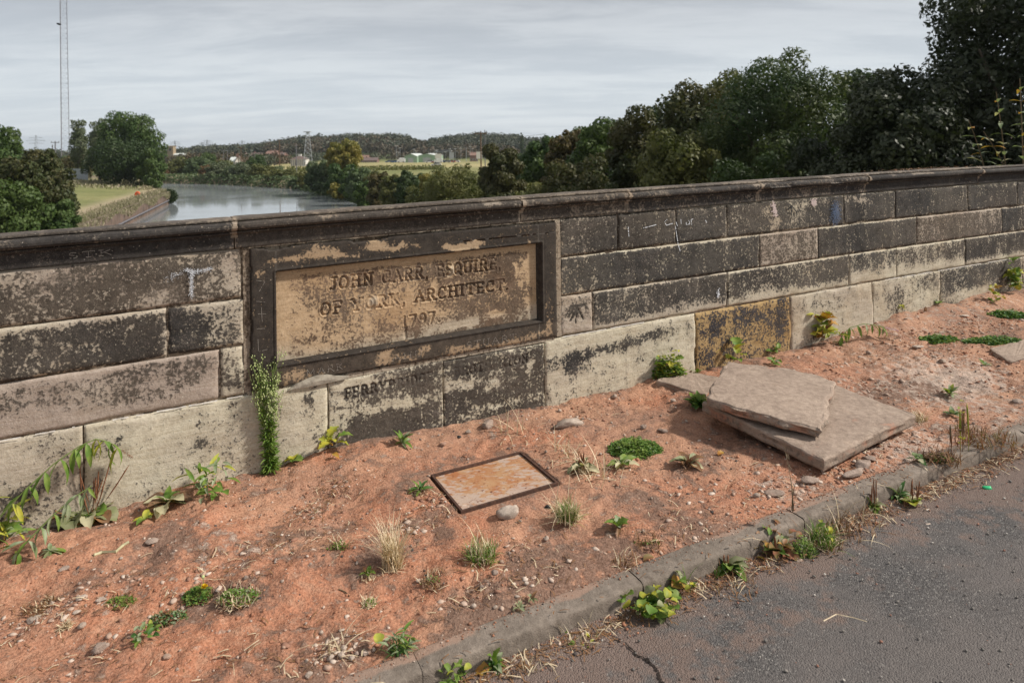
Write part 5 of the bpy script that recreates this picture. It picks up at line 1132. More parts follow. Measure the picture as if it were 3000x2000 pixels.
plant('mossy_clump', 'green and straw clump right of the dandelion', 700, 1752, [('tiny', 420, 62, 36, 22, 9, 'lgreen'), ('gr', 130, 34, 62, 1.15, 'straw', 'dry_stalks'), ('gr', 110, 30, 58, 1.1, 'ldead', 'dead_blades'), ('tiny', 60, 66, 36, 18, 10, 'lsilver')])
plant('mossy_clump', 'dark reddish clump with silvery leaves below the dandelion', 500, 1815, [('tiny', 380, 62, 36, 18, 10, 'lred'), ('tiny', 220, 64, 38, 20, 10, 'lsilver'), ('tiny', 260, 60, 36, 20, 9, 'ldark'), ('gr', 90, 30, 56, 1.1, 'ldead', 'dead_blades')])
plant('leafy_clump', 'lowest left clump of blue green and yellow leaves', 420, 1868, [('off', 26, 24, 'ovate', ['lgreen', 'lsilver', 'lyellow', 'ldark'], 34, 24)])
plant('straw_ball', 'little ball of straw on the earth at lower left', 195, 1835, [('gr', 120, 26, 16, 1.3, 'straw', 'dry_stalks')])
plant('mossy_clump', 'brown withered clump at the far lower left', 118, 1775, [('gr', 150, 28, 40, 1.2, 'ldead', 'dead_blades'), ('gr', 50, 28, 36, 1.2, 'straw', 'dry_stalks')])
plant('withered_weed', 'brown green weed left of the straw tuft', 992, 1612, [('tiny', 170, 34, 26, 22, 9, 'lgreen'), ('gr', 130, 38, 36, 1.1, 'ldead', 'dead_blades'), ('gr', 40, 50, 30, 1.2, 'straw', 'dry_stalks')])
plant('seedling', 'lone yellow green seedling below the straw tuft', 1078, 1690, [('ros', 7, 34, 'ovate', ['lgreen', 'lyellow', 'lred'], (.2, 1.1), .9), ('gr', 40, 30, 24, 1.2, 'straw', 'dry_stalks')])
plant('withered_weed', 'pale withered weed on the earth down from the lone seedling', 1082, 1770, [('gr', 70, 30, 22, 1.0, 'straw', 'dry_stalks'), ('tiny', 50, 22, 16, 14, 8, 'lgreen')])
plant('withered_weed', 'flat brown weed below the green grass tuft', 1270, 1702, [('gr', 110, 34, 42, 1.25, 'ldead', 'dead_blades'), ('gr', 50, 34, 40, 1.25, 'straw', 'dry_stalks'), ('tiny', 60, 36, 24, 10, 8, 'lgreen')])
plant('silver_weed', 'frosty silver green weed behind the kerb at the bottom', 1172, 1905, [('off', 34, 42, 'lance', ['lsilver', 'lsilver', 'lgreen'], 36, 44), ('gr', 60, 50, 30, .7, 'ldark', 'green_blades')])
plant('round_leaf_seedling', 'single round yellow green leaf on a stalk beside the frosty weed', 1108, 1920, [('spk', 1, 40, .35, .0012, 'stem')])
o = leaf(bpy.data.objects['round_leaf_seedling'], 'round', 'lyellow', .035, 1.6, .6, (.0, .0, .035)); o['label'] = 'round yellow green leaf'
plant('silver_weed', 'little silver sprig with dead stalks against the kerb back', 1522, 1790, [('ros', 7, 26, 'ovate', ['lsilver', PL], (.1, .9), .8), ('gr', 14, 50, 12, .9, 'straw', 'dry_stalks')])
plant('silver_weed', 'dark silver sprig right of the little one against the kerb back', 1558, 1766, [('ros', 8, 30, 'ovate', ['lsilver', 'ldead', PL], (.0, 1.), .7)])
plant('withered_weed', 'dark wiry dead weed behind the kerb joint', 1842, 1655, [('gr', 80, 44, 46, 1.2, 'ldead', 'dead_blades'), ('gr', 16, 54, 36, .8, 'straw', 'dry_stalks')])
plant('mossy_clump', 'dry clump on the earth near the kerb beside the sprig', 1895, 1590, [('gr', 80, 34, 40, 1.25, 'ldead', 'dead_blades'), ('tiny', 40, 40, 20, 8, 8, 'lgreen')])
plant('dry_weed', 'thin forked dry stem standing before the square slab', 2310, 1345, [('gr', 6, 90, 5, .25, 'straw', 'dry_stalks')])
plant('dry_weed', 'thin bare stalk rising through the kerb joint', 2322, 1545, [('gr', 3, 230, 4, .12, 'stem', 'dry_stalks')])
# gutter weeds along the kerb
plant('gutter_plant', 'round leaved yellow green plant in the gutter at the bottom edge', 1330, 2010, [('off', 26, 34, 'ovate', ['lgreen', 'lgreen', 'lyellow'], 46, 60), ('gr', 16, 80, 30, .4, 'lgreen', 'green_blades')])
plant('gutter_plant', 'plant with one tall upright green leaf in the gutter', 1448, 1960, [('ros', 12, 40, 'ovate', ['lsilver', 'lgreen', 'ldark'], (.0, 1.2), .8), ('ros', 2, 78, 'ovate', ['lgreen'], (1.2, 1.45), .75), ('ros', 2, 50, 'ovate', ['lgreen'], (-.1, .2), .8)])
plant('gutter_plant', 'flat straggle of tiny green leaves in the gutter', 1700, 1872, [('off', 18, 15, 'round', ['lgreen', 'lgreen', 'lyellow'], 56, 10), ('gr', 60, 60, 60, 1.35, 'straw', 'dry_stalks'), ('gr', 60, 40, 60, 1.3, 'ldead', 'dead_blades')])
plant('gutter_plant', 'wide patch of yellow and green round leaves below the kerb joint', 1905, 1782, [('off', 62, 33, 'round', ['lgreen', 'lyellow', PL, 'lgreen', 'lyellow'], 84, 42), ('ros', 15, 42, 'lance', ['lgreen', 'ldark'], (.1, 1.1), 1.8)])
plant('gutter_plant', 'right end of the yellow patch with the largest orange leaf', 2005, 1722, [('off', 22, 32, 'round', [PL, 'lyellow', 'lgreen', 'lred'], 42, 40), ('off', 2, 48, 'round', ['lorange'], 14, 34), ('gr', 14, 50, 14, .5, 'straw', 'dry_stalks'), ('gr', 5, 90, 20, .1, 'lgreen', 'green_blades')])
plant('gutter_plantain', 'green plantain with one dark spike in the gutter', 2130, 1672, [('ros', 17, 68, 'ovate', ['lgreen', PL, 'ldark', 'lgreen'], (-.1, .7), 1.), ('off', 14, 24, 'ovate', ['ldead', 'lred'], 26, 20), ('spk', 2, 90, .12, .0032, 'spike')])
plant('gutter_plantain', 'largest gutter weed, red stemmed with pointed leaves and two spikes', 2275, 1622, [('ros', 22, 62, 'ovate', [PL, 'lgreen', 'lred', 'ldead'], (-.1, .8), .9), ('off', 40, 30, 'ovate', ['lred', 'lgreen', 'lred', 'lorange', 'ldead'], 70, 56), ('spk', 3, 84, .12, .003, 'spike'), ('gr', 60, 60, 60, 1., 'ldead', 'dead_blades')])
plant('gutter_plant', 'blue green fern like weed just right of the largest gutter weed', 2350, 1570, [('tiny', 520, 44, 28, 42, 10, 'lgreen'), ('tiny', 160, 44, 28, 40, 9, 'lsilver'), ('gr', 24, 60, 36, .3, 'straw', 'dry_stalks')])
plant('gutter_grass', 'yellow green grass tuft hanging over the kerb face', 2412, 1548, [('gr', 160, 80, 34, .5, 'lgreen', 'green_blades'), ('gr', 70, 70, 34, .8, 'straw', 'dry_blades'), ('off', 16, 24, 'ovate', ['lyellow', 'lgreen'], 26, 60), ('gr', 90, 60, 56, 1.3, 'ldead', 'dead_blades')])
plant('gutter_plantain', 'pale plantain with four tall dark spikes beside the kerb', 2556, 1492, [('ros', 13, 44, 'ovate', ['lcream', 'lgreen', PL], (.0, .8), .95), ('spk', 6, 100, .12, .0030, 'spike'), ('gr', 70, 50, 46, 1.3, 'ldead', 'dead_blades')])
plant('gutter_silver_weed', 'spiky silver blue weed in the gutter right of the spiked plantain', 2628, 1462, [('ros', 28, 48, 'lance', ['lsilver', 'lsilver', 'ldark'], (-.1, 1.1), 1.5), ('gr', 60, 60, 50, 1.35, 'ldead', 'dead_blades')])
plant('gutter_plantain', 'yellow and green plantain with spikes right of the silver blue weed', 2672, 1438, [('ros', 10, 36, 'round', ['lyellow', 'lgreen', 'lred', 'lcream'], (.1, 1.), .9), ('spk', 5, 96, .14, .0030, 'spike')])
plant('silver_weed', 'small dark and silver sprig growing on top of the kerb', 2690, 1352, [('ros', 10, 34, 'lance', ['ldark', 'lsilver', 'lcream'], (-.1, .7), 2.2)])
plant('gutter_moss', 'dark reddish moss and dead stalks along the far kerb', 2752, 1392, [('tiny', 380, 50, 26, 26, 9, 'ldead'), ('tiny', 200, 44, 22, 20, 8, 'lgreen'), ('gr', 120, 60, 60, 1.2, 'ldead', 'dead_blades')])
plant('gutter_moss', 'wiry red brown dead weed farthest along the kerb', 2880, 1330, [('gr', 180, 60, 80, 1.2, 'lred', 'dead_blades'), ('gr', 120, 50, 90, 1.2, 'ldead', 'dry_stalks')])
t, u = plant('dock_stalk', 'tall brown green seed stalk, highest plant along the kerb', 2818, 1362, [('spk', 2, 178, .03, .0042, 'lyellow'), ('spk', 2, 150, .05, .0036, 'ldead'), ('spk', 3, 70, .25, .0025, 'spike'), ('off', 16, 14, 'ovate', ['ldead', 'lyellow'], 8, 150)])
plant('dock_stalk', 'shorter thin seed stalk left of the tallest one', 2790, 1372, [('spk', 1, 128, .06, .0045, 'stem'), ('spk', 1, 60, .2, .003, 'spike')])
plant('gutter_debris', 'tangle of dead stalks in the gutter right of the grass tuft', 2480, 1540, [('gr', 200, 80, 90, 1.4, 'ldead', 'dead_blades'), ('gr', 40, 110, 90, 1.42, 'straw', 'dry_stalks')])
plant('gutter_debris', 'scattered dead stalks in the gutter left of the spiked plantain', 2150, 1720, [('gr', 90, 60, 70, 1.4, 'ldead', 'dead_blades'), ('gr', 18, 80, 60, 1.42, 'straw', 'dry_stalks')])
plant('gutter_debris', 'straw and dead stalks in the gutter near the upright leaf', 1560, 1930, [('gr', 60, 60, 70, 1.4, 'straw', 'dry_stalks'), ('gr', 50, 40, 60, 1.4, 'ldead', 'dead_blades')])
plant('straw_stalks', 'loose straw stalks lying over the heap of pebbles', 985, 1900, [('gr', 12, 150, 30, 1.3, 'straw', 'dry_stalks')])
plant('straw_stalks', 'loose pale stalks behind the cover corner', 1660, 1330, [('gr', 40, 110, 60, 1.3, 'straw', 'dry_stalks')])
plant('straw_stalks', 'long pale straws lying by the wall under BROTHERTON', 1500, 1262, [('gr', 16, 130, 40, 1.45, 'straw', 'dry_stalks')])
plant('straw_stalks', 'dry stalks spread over the earth right of the mounded tuft', 1760, 1400, [('gr', 30, 120, 70, 1.42, 'straw', 'dry_stalks')])
mo = MB()
# litter
def twig(lab, pts, r, mat='straw'):
    q = [P(*(lambda g_: (g_[0], g_[1], g_[2] + .004))(gp(x, y))) for x, y in pts]
    mb_ = MB(); base = q[0]; mb_.tube([tuple(a - base) for a in q], r, 5); o_ = obj('twig', mesh('twig', mb_.v, mb_.f, M[mat]), None, base); tag(o_, lab, 'twig', 'loose twigs')
twig('pale peeled twig lying on the red earth below the big plantain', [(275, 1628), (300, 1620), (340, 1618), (360, 1600), (378, 1592)], .006, 'lcream')
twig('thin pinkish twig lying on the open road', [(2412, 1822), (2450, 1802), (2500, 1812), (2540, 1824)], .0022)
twig('curved pale stalk arching over the road by the kerb weeds', [(2560, 1512), (2620, 1523), (2670, 1510), (2712, 1480)], .0018)
twig('long thin stalk on the road near the grass tuft', [(2420, 1560), (2480, 1556), (2545, 1538)], .0018)
twig('short orange brown stalk lying on the road at the bottom', [(1626, 1995), (1632, 1988), (1640, 1984)], .003, 'lorange')
twig('bent dark twig on the earth by the upper pebbles', [(992, 1727), (1010, 1735), (1024, 1748)], .002, 'stem')
def litter(name, lab, cat, px, py, shape, mat, L, rz, el=.05):
    q, s_, d_ = put(px, py, -.003); o_ = obj(name, leafmesh(shape, mat, 1), None, q); o_.rotation_euler = (0, -el, rz); o_.scale = (L, L, L); tag(o_, lab, cat)
litter('fallen_leaf', 'curled orange yellow dead leaf in the gutter at the bottom', 'leaf', 1385, 1980, 'lobed', 'lorange', .06, .3, .35)
litter('fallen_leaf', 'small bright orange leaf scrap on the shaded earth left of the slabs', 'leaf', 2105, 1335, 'lobed', 'lorange', .04, .6, .3)
litter('fallen_leaf', 'reddish brown dead leaf against the kerb back', 'leaf', 1885, 1645, 'ovate', 'lred', .05, .5, .2)
litter('fallen_leaf', 'brown curled dead leaf in the gutter by the silver blue weed', 'leaf', 2695, 1455, 'ovate', 'ldead', .06, -.5, .1)
mb = MB(); mb.tube([(0, 0, .006), (.035, .012, .006)], .0045, 8); q, _, _ = put(2615, 1485); o = obj('cigarette_end', mesh('cigarette_end', mb.v, mb.f, M['butt']), None, q); o.rotation_euler = (0, 0, -1.3); tag(o, 'whitish cigarette end in the gutter below the silver blue weed', 'cigarette end')
q, _, _ = put(2715, 1497); o = obj('shell', rockmesh('shell', (.03, .018, .014), 77, 'butt'), None, q); o.rotation_euler = (0, 0, .2); tag(o, 'small pale shell shaped scrap on the road edge', 'scrap')
q, _, _ = put(2893, 1432); o = obj('glass_shard', rockmesh('glass_shard', (.05, .028, .02), 78, 'greenplastic', ang=1.), None, q); tag(o, 'bright green glass shard on the road', 'glass shard')
q, _, _ = put(2937, 1360); o = obj('glass_shard', rockmesh('glass_shard', (.03, .02, .008), 79, 'greenplastic', ang=1.), None, q); tag(o, 'smaller green shard in the gutter beyond the bright one', 'glass shard')
q, _, _ = put(1345, 1281); o = obj('bottle_cap', rockmesh('bottle_cap', (.028, .024, .012), 80, 'blackpaint'), None, q); tag(o, 'small dark blue scrap on the earth near the wall', 'scrap')
q, _, _ = put(1606, 1487); o = obj('coal_lump', rockmesh('coal_lump', (.028, .022, .016), 81, 'blackpaint'), None, q); tag(o, 'black lump beside the mounded grass tuft', 'scrap')
q, _, _ = put(2218, 1455); o = obj('metal_scrap', rockmesh('metal_scrap', (.035, .018, .02), 82, 'palerock', ang=1.), None, q); tag(o, 'pale grey angular scrap left of the kerb joint earth', 'scrap')

# buddleia leaning over the far end of the parapet
t = empty('buddleia_bush', P(6.95, -.45, .50)); tag(t, 'buddleia shoots with pale arching leaf pairs rising behind the wall at the right edge', 'shrub')
for sx, sz, top, lean in [(0, 0, 1.14, -.22), (.16, 0, 1.42, -.10), (.32, 0, 1.55, -.02), (.5, 0, 1.35, .1), (.28, .0, 1.02, -.35)]:
    pts = [Vector((sx + lean * k * k, .02 * k, top * k)) for k in np.linspace(0, 1, 9)]
    mb = MB(); mb.tube(pts, [.008 - .0006 * i for i in range(9)], 6); obj('stem', mesh('stem', mb.v, mb.f, M['stem']), t)
    for i in range(9):
        f = 2.6 + i * .6; j = min(int(f), 7); b0 = pts[j].lerp(pts[j + 1], f - j) if f < 8 else pts[8]; az = R.uniform(0, 3.1)
        for k in (0, math.pi): leaf(t, 'lance', R.choice(['lsilver', 'lsilver', 'lcream', 'lsilver', 'lorange']), R.uniform(.09, .15), az + k, R.uniform(-.2, .5), tuple(b0), 0, wid=1.4)
# ivy and bramble creeping over the coping
mb = MB()
for _ in range(260):
    s_ = R.gauss(5.55, .35); d_ = -.33 + abs(R.gauss(0, .05)); c_ = Vector(P(s_, d_, 1.185 + R.uniform(0, .018))); L = R.uniform(.01, .03); a_ = R.uniform(0, 6.28); v = Vector((math.cos(a_) * L, math.sin(a_) * L, .004)); w_ = Vector((-math.sin(a_), math.cos(a_), 0)) * L * .25
    mb.add([c_ - v, c_ - w_, c_ + v, c_ + w_], [(0, 1, 2, 3)])
q = Vector(P(5.55, -.3, 1.19)); o = obj('dead_leaf_litter', mesh('dead_leaf_litter', [np.array(v) - np.array(q) for v in mb.v], mb.f, M['ldead']), None, q); tag(o, None, None, None, 'stuff')

# ------------------------------------------------------------------ the land beyond the bridge
WATER_Z = -8.0
RIV = np.array([(-10, -60), (-20, 0), (-48, 80), (-66, 131), (-74, 150), (-100, 193), (-150, 232), (-260, 285), (-600, 380), (-600, 440), (-260, 338), (-150, 243), (-119, 227), (-90, 211), (-57.5, 181), (-42, 152), (-29.5, 130), (-14, 84), (-8, 62), (-2, 40), (8, 0), (16, -60)], float)
def in_poly(X, Y, poly):
    ins = np.zeros(X.shape, bool); n = len(poly)
    for i in range(n):
        x0, y0 = poly[i]; x1, y1 = poly[(i + 1) % n]
        c = ((y0 > Y) != (y1 > Y)) & (X < (x1 - x0) * (Y - y0) / (y1 - y0 + 1e-12) + x0); ins ^= c
    return ins
def dist_poly(X, Y, poly):
    best = np.full(X.shape, 1e9); n = len(poly)
    for i in range(n):
        x0, y0 = poly[i]; x1, y1 = poly[(i + 1) % n]; dx, dy = x1 - x0, y1 - y0
        t = np.clip(((X - x0) * dx + (Y - y0) * dy) / (dx * dx + dy * dy), 0, 1); best = np.minimum(best, np.hypot(X - x0 - t * dx, Y - y0 - t * dy))
    return best
RIDX = [-3000, -500, 300, 500, 560, 620, 690, 760, 800, 850, 950, 1080, 1190, 1215, 1240, 1300, 1400, 1500, 1560, 1800, 2600, 6000]
RIDY = [440, 440, 440, 440, 432, 425, 425, 420, 412, 402, 394, 389, 392, 408, 412, 396, 388, 391, 402, 410, 420, 440]
def ridge_top(X, Y):
    """height of the wooded skyline above the origin, by bearing, at 850 m"""
    Yc = np.maximum(Y, 1.); px = np.where(Y > 1, PCX + FOC * X / Yc, np.where(X > 0, 6000, -3000)); py = np.interp(px, RIDX, RIDY)
    hor = 441 - .012 * (px.clip(-1000, 4000) - 1500); return EYE + (hor - py) / FOC * 850
def land(X, Y):
    ins = in_poly(X, Y, RIV); d = dist_poly(X, Y, RIV)
    left = X < -.40 * Y - 10
    bank = np.where(left & (Y < 260), -5.6 + 1.7 * smooth(d, 1, 34), -5.6 + .6 * smooth(d, 5, 30))
    bank = bank + (fbm(X * .03, Y * .03, 3, 5) - .5) * .5
    quay = (np.abs(X + 20 + .353 * Y) < 9) & (Y < 134)
    up = smooth(d, 0, np.where(quay, 1.0, 4.0))
    z = np.where(ins, -9.5, WATER_Z - .6 + (bank - WATER_Z + .6) * up)
    rt = ridge_top(X, Y); rr = np.hypot(X, Y)
    z = np.where(ins, z, z + smooth(rr, 520, 880) * (np.maximum(rt - 12, -4) + 5) * (Y > 0))
    # road embankment on which the right hand trees stand
    return z
ang = np.radians(np.concatenate([np.arange(-180, -60, 4), np.arange(-60, 60, .4), np.arange(60, 180.1, 4)])); rad = np.geomspace(9, 6000, 250)
Ag, Rg_ = np.meshgrid(ang, rad, indexing='ij'); X = Rg_ * np.sin(Ag); Y = Rg_ * np.cos(Ag); Z = land(X, Y)
pxs = PCX + FOC * X / np.maximum(Y, 1)
yel = smooth(Y, 225, 300) * (X < 0) * (X > -190) * (.45 + .6 * smooth(fbm(X * .012, Y * .03, 3, 3), .4, .62)); yel = np.clip(yel * (1 - smooth(Y, 430, 470)), 0, 1)
woods = smooth(np.hypot(X, Y), 500, 600)
dpl = dist_poly(X, Y, RIV); bankm = (1 - smooth(dpl, 3, 7)) * .8
W = np.stack([yel, np.clip(woods + .6 * (X > 0) * (Y < 200), 0, 1), bankm], -1).reshape(-1, 3)
F = grid_faces(len(ang), len(rad))
gr = mesh('ground', np.stack([X, Y, Z], -1).reshape(-1, 3), F[:, ::-1], M['field'], W, True); tag(obj('ground', gr), kind='structure')
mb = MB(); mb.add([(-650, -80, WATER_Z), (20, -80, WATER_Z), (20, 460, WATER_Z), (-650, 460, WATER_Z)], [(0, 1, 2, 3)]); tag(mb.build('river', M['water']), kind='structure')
# sheet piled quay on the left bank
q = MB(); pth = [(-19.7, 0), (-47.8, 80), (-65.8, 130)]
LQ = 0; pts = []
for (x0, y0), (x1, y1) in zip(pth[:-1], pth[1:]):
    L = math.hypot(x1 - x0, y1 - y0); k = int(L / .6)
    for i in range(k):
        f = i / k; o_ = .22 if i % 4 in (0, 1) else -.0; pts.append((x0 + (x1 - x0) * f + o_, y0 + (y1 - y0) * f))
pts += [(-65.9, 131), (-67.8, 133.6), (-71, 141)]
V = [(x, y, z) for x, y in pts for z in (-9.3, -5.75)]
t = empty('quay_wall', (-62, 100, -8)); tag(t, 'brown sheet piled quay wall along the left river bank', 'quay wall')
q.add(V, [(2 * i, 2 * i + 2, 2 * i + 3, 2 * i + 1) for i in range(len(pts) - 1)]); q.build('sheet_piling', M['piling'], t)
q = MB(); q.tube([(x, y, -5.72) for x, y in [(-19.8, 0), (-47.9, 80), (-65.9, 130.6), (-68, 134), (-71.2, 141)]], .22, 6); q.build('capping_beam', M['piling'], t)
q = MB(); q.tube([(x + .15, y, -7.2) for x, y in [(-19.5, 0), (-47.5, 80), (-65.6, 130)]], .12, 5); q.build('waling', M['steel_dark'], t)

# ------------------------------------------------------------------ trees
TM = {
 'dark': leaf_mat('dark_green_foliage', (0.058, 0.107, 0.032), (0.113, 0.171, 0.054), trans=.2), 'green': leaf_mat('green_foliage', (0.090, 0.175, 0.041), (0.184, 0.270, 0.067), trans=.22),
 'olive': leaf_mat('olive_foliage', (0.191, 0.220, 0.058), (0.326, 0.315, 0.102), trans=.22), 'yellow': leaf_mat('yellowing_foliage', (0.315, 0.315, 0.067), (0.563, 0.450, 0.102), trans=.22),
 'brown': leaf_mat('browning_foliage', (0.15, 0.145, 0.050), (0.26, 0.19, 0.075), trans=.2), 'willow': leaf_mat('grey_green_foliage', (0.158, 0.236, 0.102), (0.270, 0.348, 0.158), trans=.22),
 'black': leaf_mat('near_black_foliage', (0.055, 0.078, 0.036), (0.118, 0.136, 0.064), rough=.5, trans=.15), 'ash': leaf_mat('ash_foliage', (0.095, 0.16, 0.058), (0.191, 0.236, 0.078), trans=.22),
 'brgr': leaf_mat('brown_green_foliage', (.10, .13, .04), (.19, .17, .06), trans=.2), 'brgr_old': leaf_mat('old_brown_foliage', (0.102, 0.126, 0.041), (0.225, 0.168, 0.062), trans=.2), 'pale': leaf_mat('pale_poplar_foliage', (.19, .25, .13), (.29, .33, .18), trans=.2), 'rust': leaf_mat('rusty_foliage', (0.336, 0.191, 0.102), (0.450, 0.293, 0.135), trans=.2)}
def crown_arrays(clumps, n, size, seed, elong=1.7, shell=.45):
    r_ = np.random.default_rng(seed); C = np.array(clumps, float); w = (C[:, 3] * C[:, 5]); w = w / w.sum(); idx = r_.choice(len(C), n, p=w)
    d = r_.normal(size=(n, 3)); d /= np.linalg.norm(d, axis=1)[:, None]
    rad_ = (1 - shell * r_.random(n) ** 1.6) * (.80 + .45 * fbm(d[:, 0] * 3 + idx * 1.7, d[:, 1] * 3 + d[:, 2] * 2.2, 3, seed))
    p = C[idx, :3] + d * C[idx, 3:] * rad_[:, None]
    nrm = d + r_.normal(size=(n, 3)) * .55; nrm /= np.linalg.norm(nrm, axis=1)[:, None]
    t_ = np.cross(nrm, r_.normal(size=(n, 3))); t_ /= np.linalg.norm(t_, axis=1)[:, None]; b = np.cross(nrm, t_)
    s_ = size * r_.uniform(.55, 1.25, n)[:, None]
    droop = np.array([0, 0, -.25])
    V = np.stack([p - t_ * s_ * .5, p - b * s_ * .5 / elong, p + t_ * s_ * .5 + droop * s_ * .3, p + b * s_ * .5 / elong], 1)
    k = np.clip(fbm(p[:, 0] * .55, p[:, 2] * .55 + p[:, 1] * .3, 3, seed + 5) * 1.8 - .4 + r_.normal(0, .22, n), 0, 1)
    W = np.repeat(np.stack([k, np.zeros(n), np.zeros(n)], -1), 4, 0)
    return V.reshape(-1, 3), W
def crown_mesh(clumps, n, size, seed, mat, **kw):
    V, W = crown_arrays(clumps, n, size, seed, **kw); return mesh('crown', V, np.arange(len(V)).reshape(-1, 4), mat, W)
def clumps_for(Wd, z0, z1, k, seed, shape='dome'):
    r_ = random.Random(seed); H_ = z1 - z0; out = [(0, 0, z0 + H_ * .45, Wd * .34, Wd * .34, H_ * .40)]
    for i in range(k):
        a = i * 2.4 + r_.uniform(-.3, .3); f = (i + .5) / k
        zf = {'dome': .12 + .80 * f, 'column': .08 + .86 * f, 'round': .10 + .82 * f}[shape]
        rm = {'dome': math.sqrt(max(0, 1 - max(0, zf - .30) ** 2 / .56)), 'column': .6 * (1 - zf) ** .3 + .2, 'round': math.sqrt(max(0, 1 - (2 * zf - 1) ** 2)) * .9 + .1}[shape]
        cr = Wd * r_.uniform(.12, .21); rr = max(0, Wd * .5 * rm - cr * .75) * r_.uniform(.75, 1.05)
        out.append((rr * math.cos(a), rr * math.sin(a), z0 + H_ * zf, cr, cr, min(cr * r_.uniform(.7, 1.), H_ * .22)))
    for i in range(max(3, k // 4)):                       # small outer sprays break the outline
        a = r_.uniform(0, 6.28); zf = r_.uniform(.25, 1.0); rr = Wd * .5 * math.sqrt(max(0, 1 - max(0, zf - .35) ** 2 / .46)); cr = Wd * r_.uniform(.05, .09)
        out.append((rr * math.cos(a), rr * math.sin(a), z0 + H_ * min(zf, .99), cr, cr, cr))
    return out
def trunk_mb(H_, Wd, r0, seed, limbs=7, top=.75):
    r_ = random.Random(seed); mb_ = MB(); pts = [(r_.uniform(-.02, .02) * H_ * i, r_.uniform(-.02, .02) * H_ * i, H_ * top * i / 5) for i in range(6)]
    mb_.tube(pts, [r0 * (1 - i * .15) for i in range(6)], 7)
    for i in range(limbs):
        a = i * 2.4 + r_.uniform(-.4, .4); z_ = H_ * r_.uniform(.18, .55); L = Wd * .38; p0 = Vector((pts[2][0] * z_ / H_, pts[2][1] * z_ / H_, z_))
        q_ = [p0, p0 + Vector((math.cos(a) * L * .4, math.sin(a) * L * .4, L * .35)), p0 + Vector((math.cos(a) * L * .8, math.sin(a) * L * .8, L * .9))]
        mb_.tube(q_, [r0 * .4, r0 * .28, r0 * .1], 5)
    return mb_
CROWNS = {}
def tree(name, label, px, top, w, Y, mat, n, size, k=16, shape='dome', group=None, z0f=.16, base=None, proto=None, cat='tree', trunk=True, dY=0, **kw):
    x = at(px, 450, Y)[0]; ztop = at(px, top, Y)[2]; Wd = w * Y / FOC
    gz = float(land(np.array([x]), np.array([float(Y)]))[0]) if base is None else base
    gz = max(gz, WATER_Z + .2); H_ = ztop - gz
    t = empty(name, (x, Y, gz)); tag(t, label, cat, group)
    if proto is not None:
        if proto not in CROWNS:
            CROWNS[proto] = crown_mesh(clumps_for(1., .06, .97, 15, proto), n, size, proto, TM[mat])
        me = CROWNS[proto]
        if me.materials[0] != TM[mat]:
            key = (proto, mat)
            if key not in CROWNS: CROWNS[key] = me.copy(); CROWNS[key].materials[0] = TM[mat]
            me = CROWNS[key]
        o = obj('crown', me, t); o.scale = (Wd, Wd, H_); o.rotation_euler = (0, 0, R.uniform(0, 6.28))
    else:
        seed = int(px * 7 + top) % 9973
        obj('crown', crown_mesh(clumps_for(Wd, H_ * z0f, H_ * .965, k, seed, shape), n, size, seed, TM[mat], **kw), t)
    if trunk:
        mb_ = trunk_mb(H_, Wd, max(.06, H_ * .022), int(px)); obj('trunk', mesh('trunk', mb_.v, mb_.f, M['bark'], None, True), t)
    return t
GR = 'trees of the wood beyond the right end of the wall'
tree('sycamore_tree', 'tallest near black sycamore filling the top right corner', 2985, -190, 700, 21, 'black', 74000, .17, 38, group=GR, base=-5.5, z0f=.10)
tree('sycamore_tree', 'dark sycamore with shiny leaves in front of the tallest one, left of it', 2640, 165, 470, 20, 'black', 48000, .15, 28, group=GR, base=-5.5, z0f=.10)
tree('ash_tree', 'broad domed ash, feathery mid green, in the middle of the right wood', 2290, 140, 520, 28, 'ash', 72000, .19, 34, group=GR, base=-5.5, elong=2.6, z0f=.12)
tree('hawthorn_tree', 'brown tinged crown between the domed ash and the wood slope, left of the ash', 2045, 205, 290, 36, 'brgr', 20000, .25, 20, group=GR, base=-5.5)
tree('maple_tree', 'lower yellow flecked maple in front of the brown tinged crown', 1985, 352, 300, 27, 'olive', 20000, .18, 18, group=GR, base=-5.5)
tree('field_maple', 'green crown on the slope of the wood left of the brown tinged one', 1870, 292, 240, 42, 'brgr', 15000, .28, 16, group=GR, base=-5.3)
tree('field_maple', 'olive green crown low on the slope with a round top', 1765, 338, 210, 50, 'green', 12000, .32, 16, group=GR, base=-5.3)
tree('field_maple', 'rusty brown crown toward the left end of the wood', 1672, 374, 175, 58, 'brown', 10000, .38, 14, group=GR, base=-5.3)
tree('hawthorn_tree', 'grey green crown at the left end of the wood', 1592, 392, 140, 72, 'green', 8000, .45, 14, group=GR, base=-5.3)
tree('hawthorn_tree', 'small pale green crown that ends the wood on the left', 1548, 415, 95, 80, 'willow', 5000, .45, 12, group=GR, base=-5.3)
tree('hawthorn_tree', 'dark round top peeping over the left part of the wood', 1608, 384, 60, 95, 'dark', 4000, .5, 10, group=GR, base=-5.3)
tree('sycamore_tree', 'dark green crown filling the gap behind the ash on its right', 2520, 178, 260, 34, 'dark', 18000, .24, 16, group=GR, base=-5.5)
tree('sycamore_tree', 'mid green crown behind, between the olive and the rusty brown crowns', 1722, 352, 170, 66, 'green', 9000, .36, 14, group=GR, base=-5.3)
tree('sycamore_tree', 'olive brown crown behind, between the domed ash and the yellow flecked maple', 2130, 176, 200, 44, 'olive', 10000, .28, 16, group=GR, base=-5.3)
tree('sycamore_tree', 'deep green crown far back on the slope left of the brown tinged crown', 1950, 262, 170, 56, 'dark', 8000, .32, 14, group=GR, base=-5.3)
tree('sycamore_tree', 'green crown far back between the slope trees, showing as a low dip', 1820, 322, 160, 70, 'brown', 8000, .4, 14, group=GR, base=-5.3)
